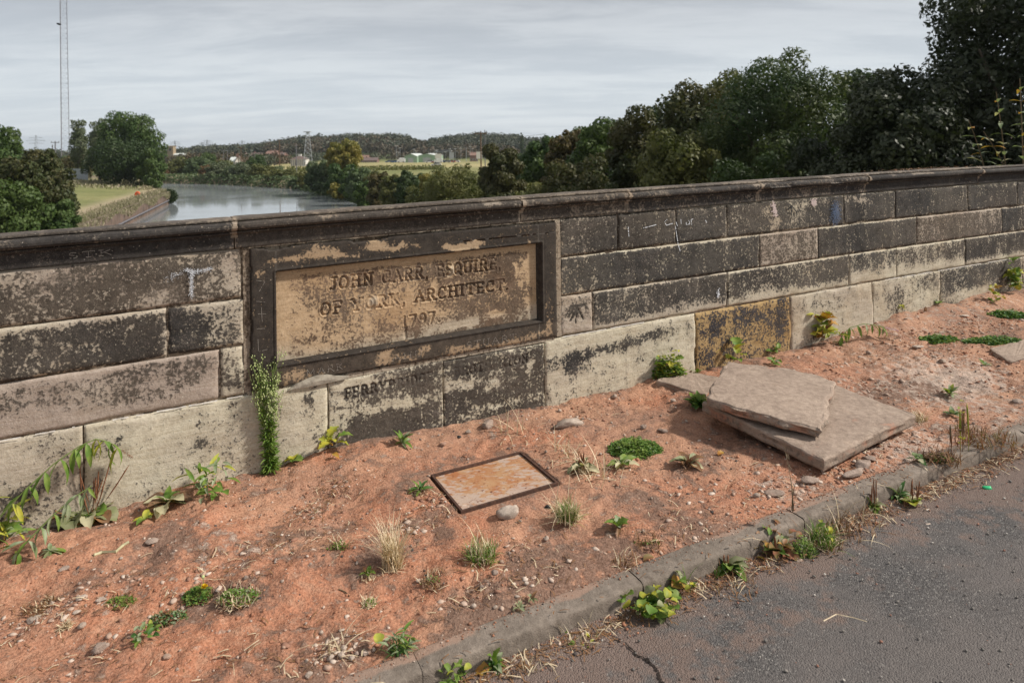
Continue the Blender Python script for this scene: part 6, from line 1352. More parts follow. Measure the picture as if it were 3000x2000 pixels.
tree('sycamore_tree', 'dark crown far back behind the shiny leaved sycamore', 2570, 170, 260, 40, 'black', 14000, .27, 16, group=GR, base=-5.3)
tree('thorn_bush', 'brownish bush under the wood, left of the maple', 1700, 440, 260, 40, 'brgr', 10000, .24, 14, 'round', group='bushes under the right wood', base=-5.5, cat='bush', trunk=False)
tree('thorn_bush', 'dark bush under the wood in front of the ash', 2180, 400, 300, 24, 'dark', 13000, .16, 14, 'round', group='bushes under the right wood', base=-5.5, cat='bush', trunk=False)
tree('thorn_bush', 'black green bush below the near sycamores', 2480, 330, 380, 22, 'black', 18000, .16, 16, 'round', group='bushes under the right wood', base=-5.5, cat='bush', trunk=False)
tree('thorn_bush', 'yellowish low weeds showing just over the wall below the maple', 2140, 498, 190, 16, 'olive', 6000, .09, 12, 'round', group='bushes under the right wood', base=-3.0, cat='bush', trunk=False, elong=3.5)
tree('thorn_bush', 'light green scrub above the wall right of the hawthorn', 1560, 520, 170, 42, 'olive', 7000, .22, 12, 'round', group='bushes under the right wood', base=-5.4, cat='bush', trunk=False)
tree('thorn_bush', 'pale grassy scrub with grey seed heads beyond the wall', 1640, 528, 120, 60, 'pale', 4000, .30, 12, 'round', group='bushes under the right wood', base=-5.4, cat='bush', trunk=False)
tree('thorn_bush', 'brown green scrub between pale scrub and the maple', 1800, 516, 200, 34, 'brgr', 7000, .2, 12, 'round', group='bushes under the right wood', base=-5.4, cat='bush', trunk=False)
tree('hawthorn_tree', 'dark hawthorn with reddish leaves alone before the wood', 1465, 408, 145, 54, 'brgr', 15000, .30, 18, 'round', base=-5.4, z0f=.08)
tree('willow_bush', 'large olive willow bush left of the dark hawthorn', 1335, 478, 200, 62, 'olive', 16000, .30, 20, 'round', base=-6, z0f=.02, cat='bush', trunk=False, elong=3)
tree('willow_bush', 'lower olive willow in front of the large one', 1240, 520, 130, 66, 'olive', 9000, .28, 14, 'round', base=-7, z0f=.02, cat='bush', trunk=False, elong=3)
tree('thorn_bush', 'dark feathery bush between the river bushes and the olive willows', 1180, 492, 62, 84, 'dark', 6000, .35, 12, 'round', base=-6, z0f=.02, cat='bush', trunk=False, elong=3)
GB = 'bushes along the right river bank'
tree('willow_bush', 'orange brown bush right of the big yellow tree group', 1112, 500, 84, 98, 'brown', 6000, .40, 14, 'round', GB, .02, -7.2, cat='bush', trunk=False)
tree('willow_bush', 'olive bush between the orange brown bush and the dark feathery one', 1146, 503, 74, 92, 'olive', 5000, .40, 14, 'round', GB, .02, -6.6, cat='bush', trunk=False)
tree('willow_bush', 'grey green bush just right of the dark feathery one', 1214, 500, 84, 90, 'willow', 5000, .42, 14, 'round', GB, .02, -6.4, cat='bush', trunk=False)
tree('willow_bush', 'yellow olive bush behind the lower olive willow', 1268, 494, 96, 82, 'yellow', 6000, .40, 14, 'round', GB, .02, -6.2, cat='bush', trunk=False)
tree('willow_bush', 'olive bush filling the gap before the dark hawthorn', 1405, 500, 90, 64, 'olive', 6000, .32, 14, 'round', GB, .02, -6.2, cat='bush', trunk=False)
tree('willow_bush', 'dark green bush at the water right of the low bright green willow', 1022, 508, 66, 132, 'green', 5000, .5, 14, 'round', GB, .02, -7.6, cat='bush', trunk=False)
tree('willow_bush', 'dark bush overhanging the water where the river meets the wall', 1070, 528, 84, 104, 'green', 5000, .42, 14, 'round', GB, .02, -7.4, cat='bush', trunk=False)
tree('willow_bush', 'green willow bush next to the orange brown one', 1052, 492, 92, 122, 'willow', 6000, .5, 14, 'round', GB, .02, -7.2, cat='bush', trunk=False)
tree('willow_bush', 'olive bush behind the green willow bush', 1095, 500, 80, 112, 'olive', 4500, .5, 12, 'round', GB, .02, -7.2, cat='bush', trunk=False)
tree('yellowing_tree', 'tall yellow topped tree standing over the river bank', 1008, 404, 105, 150, 'yellow', 11000, .62, 20, 'round', None, .30, -6.5)
tree('willow_bush', 'dark leafy base of growth under the yellow topped tree', 1005, 478, 110, 142, 'green', 7000, .6, 14, 'round', GB, .02, -7.4, cat='bush', trunk=False)
tree('willow_bush', 'big grey green willow left of the yellow topped tree at the water', 935, 472, 92, 155, 'willow', 8000, .6, 14, 'round', GB, .02, -7.6, cat='bush', trunk=False)
tree('willow_bush', 'low bright green willow at the foot of the yellow topped tree', 985, 536, 50, 136, 'yellow', 2500, .5, 10, 'round', GB, .02, -7.7, cat='bush', trunk=False)
tree('willow_bush', 'yellow green low bush at the bend of the bank', 890, 500, 44, 172, 'olive', 2500, .6, 10, 'round', GB, .02, -7.6, cat='bush', trunk=False)
FB = 'bushes along the far river bank'
for lab, px, top, w, Y, mat in [('mid green bush filling the gap behind the round willow', 662, 468, 60, 240, 'olive'), ('dark green bush low behind the dark olive one', 800, 486, 70, 216, 'green'), ('grey green bush behind the rust coloured bush', 600, 470, 60, 246, 'willow'), ('orange brown bush at the far bend beside the left trees', 500, 498, 34, 236, 'rust'), ('yellow green willow at the far bend', 525, 462, 62, 240, 'olive'), ('second green willow of the far bank, tall and rounded', 578, 458, 70, 236, 'green'),
        ('rust coloured bush between two willows of the far bank', 604, 484, 38, 224, 'rust'), ('rounded grey green willow right of the rust coloured bush', 640, 475, 66, 220, 'willow'), ('broad pale willow in the middle of the far bank', 708, 478, 74, 214, 'willow'),
        ('dark olive bush on the far bank right of the pale willow', 768, 482, 74, 206, 'brgr'), ('brown green bush on the far bank with an orange side', 830, 494, 80, 196, 'brgr'), ('small green bush behind the rust coloured one', 610, 450, 50, 262, 'dark'),
        ('round green bush behind the pale willow', 750, 456, 48, 275, 'dark'), ('olive crown peeping over the far bank willows', 548, 470, 44, 262, 'yellow'), ('green bush between pale willow and round willow', 675, 488, 46, 216, 'green'),
        ('low green fringe bush at the right end of the far bank', 866, 520, 40, 182, 'green')]:
    mat = {'green': 'willow', 'dark': 'green', 'brgr': 'olive', 'willow': 'pale'}.get(mat, mat)
    tree('willow_bush', lab, px, top, w * 1.3, Y, mat, 5200, .075, group=FB, proto=51 + int(px) % 3, cat='bush', trunk=False, base=-7.9)
GL = 'trees of the left bank'
tree('poplar_tree', 'dark green tall tree with a ragged right side on the left bank', 380, 322, 190, 162, 'green', 20000, .60, 26, group=GL, z0f=.08)
tree('poplar_tree', 'thin pale poplar farthest left of the group on the left bank', 232, 342, 72, 172, 'pale', 4500, .55, 14, 'column', group=GL)
tree('poplar_tree', 'pale poplar touching the dark tall tree', 292, 336, 90, 168, 'pale', 5500, .55, 14, 'column', group=GL)
tree('thorn_bush', 'big round olive dark bush in front of the tall tree', 362, 412, 192, 150, 'dark', 18000, .5, 22, 'round', group=GL, base=-4.7, z0f=.02, cat='bush', trunk=False)
tree('thorn_bush', 'dark bush overhanging the water at the right side of the round one', 444, 430, 84, 146, 'green', 8000, .5, 16, 'round', group=GL, base=-6, z0f=.02, cat='bush', trunk=False)
tree('thorn_bush', 'brownish shrub behind the white fence', 232, 440, 100, 182, 'brown', 5000, .55, 12, 'round', group=GL, base=-4.6, z0f=.02, cat='bush', trunk=False)
tree('thorn_bush', 'grey green shrub behind the mast foot', 195, 452, 50, 190, 'willow', 2600, .55, 10, 'round', group=GL, base=-4.6, z0f=.02, cat='bush', trunk=False)
tree('maple_tree', 'dark tree cut by the left frame edge', -5, 352, 150, 92, 'green', 14000, .40, 18, group=GL, base=-4.6, z0f=.05)
tree('maple_tree', 'leafy dark maple nearest on the left, just over the wall', 96, 430, 230, 60, 'brgr', 26000, .34, 28, 'dome', group=GL, base=-6.5, z0f=.03)
tree('maple_tree', 'darker low growth under the nearest left maple', 30, 520, 210, 56, 'green', 11000, .32, 16, 'round', group=GL, base=-6.8, z0f=.03, cat='bush', trunk=False)
tree('maple_tree', 'spreading green branch growth right of the nearest left maple', 176, 575, 100, 58, 'green', 9000, .30, 14, 'round', group=GL, base=-6.8, z0f=.03, cat='bush', trunk=False)
# distant poplar on the skyline
tree('poplar_tree', 'thin dark poplar standing on the skyline left of the wood', 1529, 380, 14, 520, 'dark', 1600, 1.1, 10, 'column', None, .05)
# low dry growth on the left bank
def strip_cards(name, fn, n, size, mat, seed, elong=1.6, upright=False):
    r_ = np.random.default_rng(seed); p = fn(r_, n); n = len(p); nrm = r_.normal(size=(n, 3)); nrm /= np.linalg.norm(nrm, axis=1)[:, None]
    t_ = np.cross(nrm, r_.normal(size=(n, 3)))
    if upright: t_ = np.array([0, 0, 1.]) + r_.normal(size=(n, 3)) * .35; nrm = r_.normal(size=(n, 3))
    t_ /= np.linalg.norm(t_, axis=1)[:, None]; b = np.cross(nrm, t_); s_ = size * r_.uniform(.5, 1.2, n)[:, None]
    V = np.stack([p - t_ * s_ * .5, p - b * s_ * .5 / elong, p + t_ * s_ * .5, p + b * s_ * .5 / elong], 1).reshape(-1, 3)
    k = np.repeat(r_.random(n), 4); return tag(obj(name, mesh(name, V, np.arange(len(V)).reshape(-1, 4), mat, np.stack([k, k * 0, k * 0], -1))), kind='stuff')
M['drygrass'] = leaf_mat('dry_bank_grass', (.33, .36, .13), (.78, .64, .48), trans=.1); M['reed'] = leaf_mat('green_bank_weeds', (.10, .15, .03), (.20, .22, .05))
def f_bank(r_, n):
    y = r_.uniform(55, 131, n); x = np.interp(y, [0, 80, 131], [-20, -48, -66]) - np.abs(r_.normal(0, .9, n)) - .3; z = land(x, y); return np.stack([x, y, np.maximum(z, -5.7) + r_.random(n) ** 1.5 * .6], -1)
def f_hang(r_, n):
    y = r_.uniform(40, 131, n); x = np.interp(y, [0, 80, 131], [-20, -48, -66]) + r_.random(n) * .45; return np.stack([x, y, -5.6 - r_.random(n) ** 1.5 * (.7 + .5 * np.sin(y * .35))], -1)
strip_cards('hanging_bank_grass', f_hang, 16000, .42, M['drygrass'], 8, 9, True)
strip_cards('dry_bank_grass', f_bank, 20000, .45, M['drygrass'], 3, 9, True)
def f_bank3(r_, n):
    y = r_.uniform(133, 176, n); x = -.47 * y - 8 - r_.random(n) * 26; z = land(x, y); return np.stack([x, y, z + r_.random(n) * .5], -1)
strip_cards('reddish_bank_grass', f_bank3, 3500, .6, M['drygrass'], 5, 3, True)
def f_ivy(r_, n):
    th = r_.normal(0, 1, (n, 3)); th /= np.linalg.norm(th, axis=1)[:, None]; return np.array([-66.4, 131.5, -6.6]) + th * np.array([1.6, 2.4, 1.5]) * (r_.random(n) ** .3)[:, None]
o = strip_cards('ivy_clump', f_ivy, 2600, .35, M['ivy'], 9); del o['kind']; tag(o, 'dark ivy hanging over the corner of the quay', 'ivy')
def f_fringe(r_, n):
    t_ = r_.random(n); xs = np.interp(t_, [0, .15, .35, .55, .75, 1], [-165, -119, -90, -57.5, -42, -29.5]); ys = np.interp(t_, [0, .15, .35, .55, .75, 1], [256, 227, 211, 181, 152, 130]); return np.stack([xs + r_.normal(0, 1.2, n) + 1.5, ys + r_.normal(0, 1.2, n) + 1.5, WATER_Z + r_.random(n) ** 1.4 * 3.2], -1)
strip_cards('waterside_growth', f_fringe, 12000, .8, TM['willow'], 10)
def f_scrub(r_, n):
    y = 14 + 60 * r_.random(n); x = y * r_.uniform(-.02, .75, n); z = np.full(n, -5.2); return np.stack([x, y, z + r_.random(n) ** 2 * 1.6], -1)
strip_cards('undergrowth', f_scrub, 22000, .35, TM['olive'], 12)
def f_field(r_, n):
    y = r_.uniform(236, 262, n); x = y * r_.uniform(-.33, -.10, n); return np.stack([x, y, land(x, y) + r_.random(n) ** 2 * 1.4], -1)
strip_cards('field_edge_scrub', f_field, 3500, .9, TM['olive'], 13)

# wooded hills
r_ = np.random.default_rng(4); VV = []; WW = []
def hill(n, pxr, Yr, hh, wdt, cards, size, seed):
    r_ = np.random.default_rng(seed); px = r_.uniform(*pxr, n); Yh = r_.uniform(*Yr, n); X_ = (px - PCX) / FOC * Yh; Zb = land(X_, Yh); H_ = r_.uniform(.7, 1.15, n) * hh; Wd = r_.uniform(.8, 1.3, n) * wdt
    d = r_.normal(size=(n, cards, 3)); d /= np.linalg.norm(d, axis=2)[..., None]; rr = .65 + .45 * r_.random((n, cards, 1))
    p = np.stack([X_, Yh, Zb + H_ * .5], -1)[:, None] + d * rr * np.stack([Wd * .5, Wd * .5, H_ * .5], -1)[:, None]
    p = p.reshape(-1, 3); m_ = len(p); nrm = d.reshape(-1, 3) + r_.normal(size=(m_, 3)) * .5; nrm /= np.linalg.norm(nrm, axis=1)[:, None]
    t_ = np.cross(nrm, r_.normal(size=(m_, 3))); t_ /= np.linalg.norm(t_, axis=1)[:, None]; b = np.cross(nrm, t_); s_ = size * r_.uniform(.6, 1.2, m_)[:, None]
    V = np.stack([p - t_ * s_ * .5, p - b * s_ * .35, p + t_ * s_ * .5, p + b * s_ * .35], 1).reshape(-1, 3)
    k = np.repeat(np.clip(np.repeat(r_.random(n), cards) + r_.normal(0, .15, m_), 0, 1), 4); return V, np.stack([k, k * 0, k * 0], -1)
M['hillwood'] = leaf_mat('distant_wood', (.085, .115, .065), (.16, .165, .085), trans=.1)
M['hillwood2'] = leaf_mat('distant_autumn_wood', (.12, .125, .07), (.22, .15, .085), trans=.1)
for i, (n, pxr, Yr, hh, wd, mt_) in enumerate([(520, (460, 1240), (640, 900), 12, 13, 'hillwood'), (140, (780, 1240), (620, 760), 12, 12, 'hillwood2'), (420, (1205, 1640), (640, 900), 12, 13, 'hillwood'), (60, (1230, 1500), (560, 700), 10, 13, 'hillwood2'), (420, (-500, 470), (560, 900), 11, 15, 'hillwood'), (300, (1640, 3400), (560, 900), 11, 16, 'hillwood')]):
    V, W = hill(n, pxr, Yr, hh * .95, wd * 1.15, 110, 2.6, 60 + i); tag(obj('distant_wood', mesh('distant_wood', V, np.arange(len(V)).reshape(-1, 4), M[mt_], W)), kind='stuff')
for i, (n, pxr, Yr) in enumerate([(70, (500, 720), (330, 480)), (40, (740, 930), (470, 560)), (46, (1110, 1420), (500, 600)), (30, (930, 1110), (480, 560)), (46, (500, 700), (300, 420)), (16, (716, 790), (360, 400)), (14, (800, 848), (380, 420)), (8, (745, 800), (330, 350))]):
    V, W = hill(n, pxr, Yr, 6.5, 8, 60, 1.6, 80 + i); tag(obj('hedgerow_trees', mesh('hedgerow_trees', V, np.arange(len(V)).reshape(-1, 4), M['hillwood' if i % 2 else 'hillwood2'], W)), kind='stuff')

# ------------------------------------------------------------------ masts, poles, pylons
def base_at(px, Y): x = at(px, 450, Y)[0]; return x, Y, float(land(np.array([x]), np.array([float(Y)]))[0])
x, Y_, z = base_at(188, 205); t = empty('lattice_mast', (x, Y_, z)); tag(t, 'very tall slender grey lattice mast rising out of the frame at left', 'mast')
Hm = 92.; legs = []; rot = .55
def legp(i, zz_): r0 = 1.38 - .50 * zz_ / Hm; a_ = rot + i * 2.0944; return (r0 * math.cos(a_), r0 * math.sin(a_), zz_)
for i in range(3): mb = MB(); mb.tube([legp(i, 0), legp(i, Hm)], .085, 5); obj('leg', mesh('leg', mb.v, mb.f, M['steel_dark']), t)
mb = MB(); zz_ = 0; k = 0
while zz_ < Hm - 1.6:
    for i in range(3):
        a_, b_ = legp(i, zz_), legp((i + 1) % 3, zz_ + 1.5); mb.tube([a_, b_], .022, 3, cap=False); mb.tube([legp(i, zz_), legp((i + 1) % 3, zz_)], .022, 3, cap=False)
    zz_ += 1.5
obj('bracing', mesh('bracing', mb.v, mb.f, M['steel_dark']), t)
mb = MB()
for k in range(60): mb.tube([(legp(2, k * 1.5)[0] * .8 - .25, legp(2, k * 1.5)[1] * .8, k * 1.5), (legp(2, k * 1.5)[0] * .8 + .25, legp(2, k * 1.5)[1] * .8, k * 1.5)], .04, 3)
obj('ladder', mesh('ladder', mb.v, mb.f, M['steel_dark']), t)
zc_ = at(180, 75, 205)[2] - z; mb = MB(); mb.tube([(legp(2, zc_)[0] - .9, legp(2, zc_)[1], zc_ + .35), (legp(2, zc_)[0] + .1, legp(2, zc_)[1], zc_)], .28, 8); obj('antenna', mesh('antenna', mb.v, mb.f, M['blackpaint']), t)
# steel lattice tower beyond the field
x, Y_, z = base_at(902, 330); zt = at(902, 383, 330)[2]; Ht = zt - z; t = empty('lattice_tower', (x, Y_, z)); tag(t, 'pale grey lattice tower with a small top platform standing behind the river bend', 'tower')
wb, wt_ = 4.3, 1.3
def tl_(i, f): w_ = (wb + (wt_ - wb) * f) / 2; sx, sy = ((-1, -1), (1, -1), (1, 1), (-1, 1))[i]; c_, s_ = math.cos(.3), math.sin(.3); return ((sx * c_ - sy * s_) * w_, (sx * s_ + sy * c_) * w_, f * Ht * .94)
for i in range(4): mb = MB(); mb.tube([tl_(i, 0), tl_(i, 1)], .16, 4); obj('leg', mesh('leg', mb.v, mb.f, M['steel']), t)
mb = MB()
for k in range(7):
    f0, f1 = 1 - (1 - k / 7) ** 1.15, 1 - (1 - (k + 1) / 7) ** 1.15
    for i in range(4): j = (i + 1) % 4; mb.tube([tl_(i, f0), tl_(j, f1)], .09, 3); mb.tube([tl_(j, f0), tl_(i, f1)], .09, 3); mb.tube([tl_(i, f1), tl_(j, f1)], .09, 3)
obj('bracing', mesh('bracing', mb.v, mb.f, M['steel']), t)
mb = MB(); mb.box(-1.6, 1.6, -1.6, 1.6, Ht * .955, Ht * .975); mb.box(-.5, .5, -.5, .5, Ht * .94, Ht * .955); mb.box(-.12, .12, -.12, .12, Ht * .9, Ht * .955); obj('platform', mesh('platform', mb.v, mb.f, M['steel']), t)
def pole(label, px, top, bot, Y, r=.16, arm=0, mat='woodpole', arm2=False):
    x = at(px, 450, Y)[0]; zt = at(px, top, Y)[2]; zb = float(land(np.array([x]), np.array([float(Y)]))[0]); t = empty('utility_pole', (x, Y, zb)); tag(t, label, 'pole', 'poles beyond the river')
    mb_ = MB(); mb_.tube([(0, 0, -.3), (0, 0, zt - zb)], [r, r * .7], 6); obj('pole', mesh('pole', mb_.v, mb_.f, M[mat]), t)
    if arm:
        mb_ = MB(); mb_.box(-arm / 2, arm / 2, -.08, .08, zt - zb - .5, zt - zb - .3); obj('crossarm', mesh('crossarm', mb_.v, mb_.f, M[mat]), t)
        mb_ = MB()
        for s_ in (-.9, 0, .9): mb_.tube([(s_ * arm / 2, 0, zt - zb - .3), (s_ * arm / 2, 0, zt - zb + .05)], .07, 5)
        obj('insulator', mesh('insulator', mb_.v, mb_.f, M['steel_dark']), t)
    return t
pole('reddish pole with a crossarm standing at the left edge of the field', 819, 409, 497, 232, .20, 1.9)
pole('plain grey pole without crossarm left of the lattice tower', 868, 422, 505, 215, .17, 0, 'steel_dark')
pole('pole with a wide crossarm before the white gabled house', 706, 430, 480, 255, .16, 2.6)
pole('brown pole without a crossarm at the side of the white gabled house', 698, 447, 480, 250, .14, 0)
for dx in (0, 12): pole('one of a pair of posts joined by a transformer above the far trees' if dx == 0 else 'right post of the pair that carries the transformer', 654 + dx, 440, 456, 300, .13, 2.2 if dx == 0 else 0, 'steel_dark')
pole('tall dark pole with a long crossarm left of the hawthorn', 1409, 385, 470, 120, .16, 2.2, 'woodpole')
pole('second dark pole behind it, partly behind the hawthorn', 1421, 381, 470, 150, .14, 0, 'steel_dark')
pole('left post of the two beside the mast', 154, 424, 470, 210, .22, 0, 'steel_dark'); pole('right post of the two beside the mast, with crossarm', 162, 414, 470, 212, .22, 2.6, 'steel_dark')
pole('thin grey lamp post at the depot behind the scrub', 1366, 433, 458, 420, .16, 0, 'steel')
def pylon(label, px, top, Y, w=9.):
    x = at(px, 450, Y)[0]; zt = at(px, top, Y)[2]; zb = float(land(np.array([x]), np.array([float(Y)]))[0]); H_ = zt - zb; t = empty('electricity_pylon', (x, Y, zb)); tag(t, label, 'pylon', 'electricity pylons on the skyline')
    mb_ = MB(); f = lambda h: (.075 * H_) * (1 - h) ** 1.1 + .012 * H_; th = Y * .00016
    for sx, sy in ((-1, -1), (1, -1), (1, 1), (-1, 1)): mb_.tube([(sx * f(h) , sy * f(h), h * H_) for h in (0, .3, .6, 1)], th, 4)
    for h in np.linspace(0, .9, 9):
        for sg in (-1, 1): mb_.tube([(sg * f(h), -f(h), h * H_), (-sg * f(h + .1), -f(h + .1), (h + .1) * H_)], th * .7, 3)
    obj('body', mesh('body', mb_.v, mb_.f, M['steel']), t)
    for k, (h, l) in enumerate(((.70, .8), (.80, 1.), (.90, .7))):
        mb_ = MB(); mb_.tube([(-w * l, 0, h * H_), (0, 0, (h + .03) * H_), (w * l, 0, h * H_)], th, 4); mb_.tube([(-w * l, 0, h * H_), (w * l, 0, h * H_)], th * .8, 3)
        obj('crossarm', mesh('crossarm', mb_.v, mb_.f, M['steel']), t)
    return t
pylon('pylon behind the left bank trees, left of the mast', 106, 396, 560, 8); pylon('pylon rising just right of the church tower', 513, 412, 760, 8); pylon('pylon on the wooded ridge, left one of two close together', 607, 409, 900, 8)
pylon('faint small pylon beside the one on the wooded ridge', 591, 417, 1100, 7); pylon('pylon on the ridge above the pole with wide crossarm', 710, 411, 950, 7)
def wires(label, a, b, n, sag, gap, r=.02):
    A_, B_ = Vector(at(*a)), Vector(at(*b)); t = empty('power_line', A_); tag(t, label, 'power line')
    for k in range(n):
        mb_ = MB(); pts = [(B_ - A_) * f + Vector((0, gap * (k - 1), -sag * 4 * f * (1 - f))) for f in np.linspace(0, 1, 9)]; mb_.tube(pts, r, 3); obj('wire', mesh('wire', mb_.v, mb_.f, M['steel_dark']), t)
wires('thin wires from the transformer posts to the crossarm pole', (654, 441, 300), (819, 411, 232), 3, 1.2, .8, .022); wires('thin wires from the tall dark pole into the wood', (1409, 387, 120), (1600, 392, 110), 3, .6, .7, .012)
wires('wires leading left from the transformer posts', (500, 452, 330), (654, 441, 300), 3, 1.0, .8, .022); wires('wires leading left from the tall dark pole', (1250, 392, 170), (1409, 387, 120), 3, .8, .7, .014)

# ------------------------------------------------------------------ buildings far off
def gabled(name, label, px0, px1, eave, ridge, bot, Y, depth, wallm, roofm, wins=(2, 1), rz=0., chim=True, gable_front=False, group=None, cat='house'):
    x0, x1 = at(px0, 450, Y)[0], at(px1, 450, Y)[0]; ze, zr, zb = at(px0, eave, Y)[2], at(px0, ridge, Y)[2], at(px0, bot, Y)[2] - 2.5
    zb = min(zb, float(land(np.array([x0]), np.array([float(Y)]))[0])); t = empty(name, ((x0 + x1) / 2, Y, zb), rz); tag(t, label, cat, group); w = (x1 - x0) / 2; e = ze - zb; r_ = zr - zb
    mb_ = MB()
    if gable_front:
        V = [(-w, 0, 0), (w, 0, 0), (w, 0, e), (0, 0, r_), (-w, 0, e), (-w, depth, 0), (w, depth, 0), (w, depth, e), (0, depth, r_), (-w, depth, e)]
        mb_.add(V, [(0, 1, 2, 3, 4), (9, 8, 7, 6, 5), (1, 6, 7, 2), (5, 0, 4, 9)]); obj('wall', mesh('wall', mb_.v, mb_.f, M[wallm]), t)
        rf = MB(); o_ = .35
        for sg in (-1, 1):
            V = [(sg * (w + o_), -o_, e - o_ * .7), (0, -o_, r_ + .05), (0, depth + o_, r_ + .05), (sg * (w + o_), depth + o_, e - o_ * .7)]; V += [(a, b, c + .2) for a, b, c in V]; rf.add(V, [(0, 1, 2, 3), (7, 6, 5, 4), (0, 4, 5, 1), (1, 5, 6, 2), (2, 6, 7, 3), (3, 7, 4, 0)])
    else:
        V = [(-w, 0, 0), (w, 0, 0), (w, depth, 0), (-w, depth, 0), (-w, 0, e), (w, 0, e), (w, depth, e), (-w, depth, e), (-w, depth / 2, r_), (w, depth / 2, r_)]
        mb_.add(V, [(0, 1, 5, 4), (2, 3, 7, 6), (1, 2, 6, 9, 5), (3, 0, 4, 8, 7)]); obj('wall', mesh('wall', mb_.v, mb_.f, M[wallm]), t)
        rf = MB(); o_ = .35
        for y0 in (-o_, depth + o_):
            V = [(-w - o_, y0, e - .1), (w + o_, y0, e - .1), (w + o_, depth / 2, r_ + .05), (-w - o_, depth / 2, r_ + .05)]; V += [(a, b, c + .2) for a, b, c in V]; rf.add(V, [(0, 1, 2, 3), (7, 6, 5, 4), (0, 4, 5, 1), (1, 5, 6, 2), (2, 6, 7, 3), (3, 7, 4, 0)])
    ro = obj('roof', mesh('roof', rf.v, rf.f, M[roofm]), t)
    if chim: mb_ = MB(); mb_.box(-w * .5 - .35, -w * .5 + .35, depth / 2 - .35, depth / 2 + .35, r_ - .6, r_ + 1.0); obj('chimney', mesh('chimney', mb_.v, mb_.f, M['brick']), ro)
    nx, nz = wins
    for i in range(nx):
        for j in range(nz):
            cx = -w + 2 * w * (i + .5) / nx; cz = e * (.32 + .42 * j) if nz > 1 else e * .55; fr = MB(); fr.box(cx - .55, cx + .55, -.06, -.01, cz - .6, cz + .6); wo_ = obj('window', mesh('window', fr.v, fr.f, M['white']), t)
            pn = MB(); pn.box(cx - .45, cx + .45, -.09, -.062, cz - .5, cz + .5); obj('pane', mesh('pane', pn.v, pn.f, M['glass']), wo_)
    return t
gabled('white_house', 'white gabled house among the trees beyond the far bank', 690, 706, 472, 458, 484, 300, 9, 'white', 'rooftile', (2, 2), .35, True, True)
gabled('white_house', 'white wing with grey roof left of the white gabled house', 674, 690, 474, 462, 484, 305, 8, 'white', 'paleroof', (2, 1), .2, False)
gabled('white_house', 'small white gable higher up behind the white gabled house', 712, 725, 460, 451, 472, 380, 9, 'white', 'rooftile', (1, 2), .2, True, True)
gabled('grey_house', 'house with long brown grey roof above the far bank trees', 733, 762, 458, 449, 470, 400, 9, 'church', 'rooftile', (4, 1), .1)
gabled('red_roof_house', 'long house with a pale red roof at the hill foot', 776, 806, 452, 443, 462, 440, 9, 'brick', 'redroof', (4, 1), -.1)
gabled('red_roof_house', 'brick gable right of the long pale red roof', 800, 815, 455, 442, 466, 430, 10, 'brick', 'redroof', (2, 2), .3, True, True)
gabled('red_roof_house', 'grey roofed end of the red roofed row', 812, 828, 456, 448, 464, 436, 9, 'brick', 'rooftile', (2, 1), -.1)
gabled('brick_terrace', 'red brick terrace with a slate roof at the field edge', 1060, 1104, 471, 463, 480, 430, 9, 'brick', 'rooftile', (6, 2), .05)
gabled('brick_terrace', 'lower brick house behind the red brick terrace', 1054, 1076, 464, 456, 475, 450, 9, 'brick', 'redroof', (3, 1), 0)
gabled('brick_house', 'pinkish brick house by the signs near the hawthorn', 1378, 1400, 456, 448, 470, 430, 9, 'brick', 'redroof', (3, 1), .1)
# white hip roofed pavilion
x0, x1 = at(851, 450, 340)[0], at(895, 450, 340)[0]; zb = at(860, 485, 340)[2]; ze = at(860, 467, 340)[2]; zr = at(860, 458, 340)[2]
t = empty('pavilion', ((x0 + x1) / 2, 340, zb - 1)); tag(t, 'white pavilion with a pyramid roof and a small lantern at the field edge', 'pavilion'); w = (x1 - x0) / 2; e = ze - zb + 1; r_ = zr - zb + 1
mb = MB(); mb.box(-w, w, 0, 2 * w * .8, 0, e); obj('wall', mesh('wall', mb.v, mb.f, M['white']), t)
mb = MB(); D_ = 2 * w * .8; mb.add([(-w - .4, -.4, e), (w + .4, -.4, e), (w + .4, D_ + .4, e), (-w - .4, D_ + .4, e), (-w * .25, D_ * .4, r_), (w * .25, D_ * .4, r_), (w * .25, D_ * .6, r_), (-w * .25, D_ * .6, r_)], [(0, 1, 5, 4), (1, 2, 6, 5), (2, 3, 7, 6), (3, 0, 4, 7), (4, 5, 6, 7), (3, 2, 1, 0)]); ro = obj('roof', mesh('roof', mb.v, mb.f, M['rooftile']), t)
mb = MB(); mb.box(-w * .2, w * .2, D_ * .42, D_ * .58, r_, r_ + 1.); obj('lantern', mesh('lantern', mb.v, mb.f, M['white']), ro)
for i in range(8):
    mb = MB(); cx = -w + 2 * w * (i + .5) / 8; mb.box(cx - .18, cx + .18, -.08, -.02, .9, e - .3); obj('window', mesh('window', mb.v, mb.f, M['steel_dark']), t)
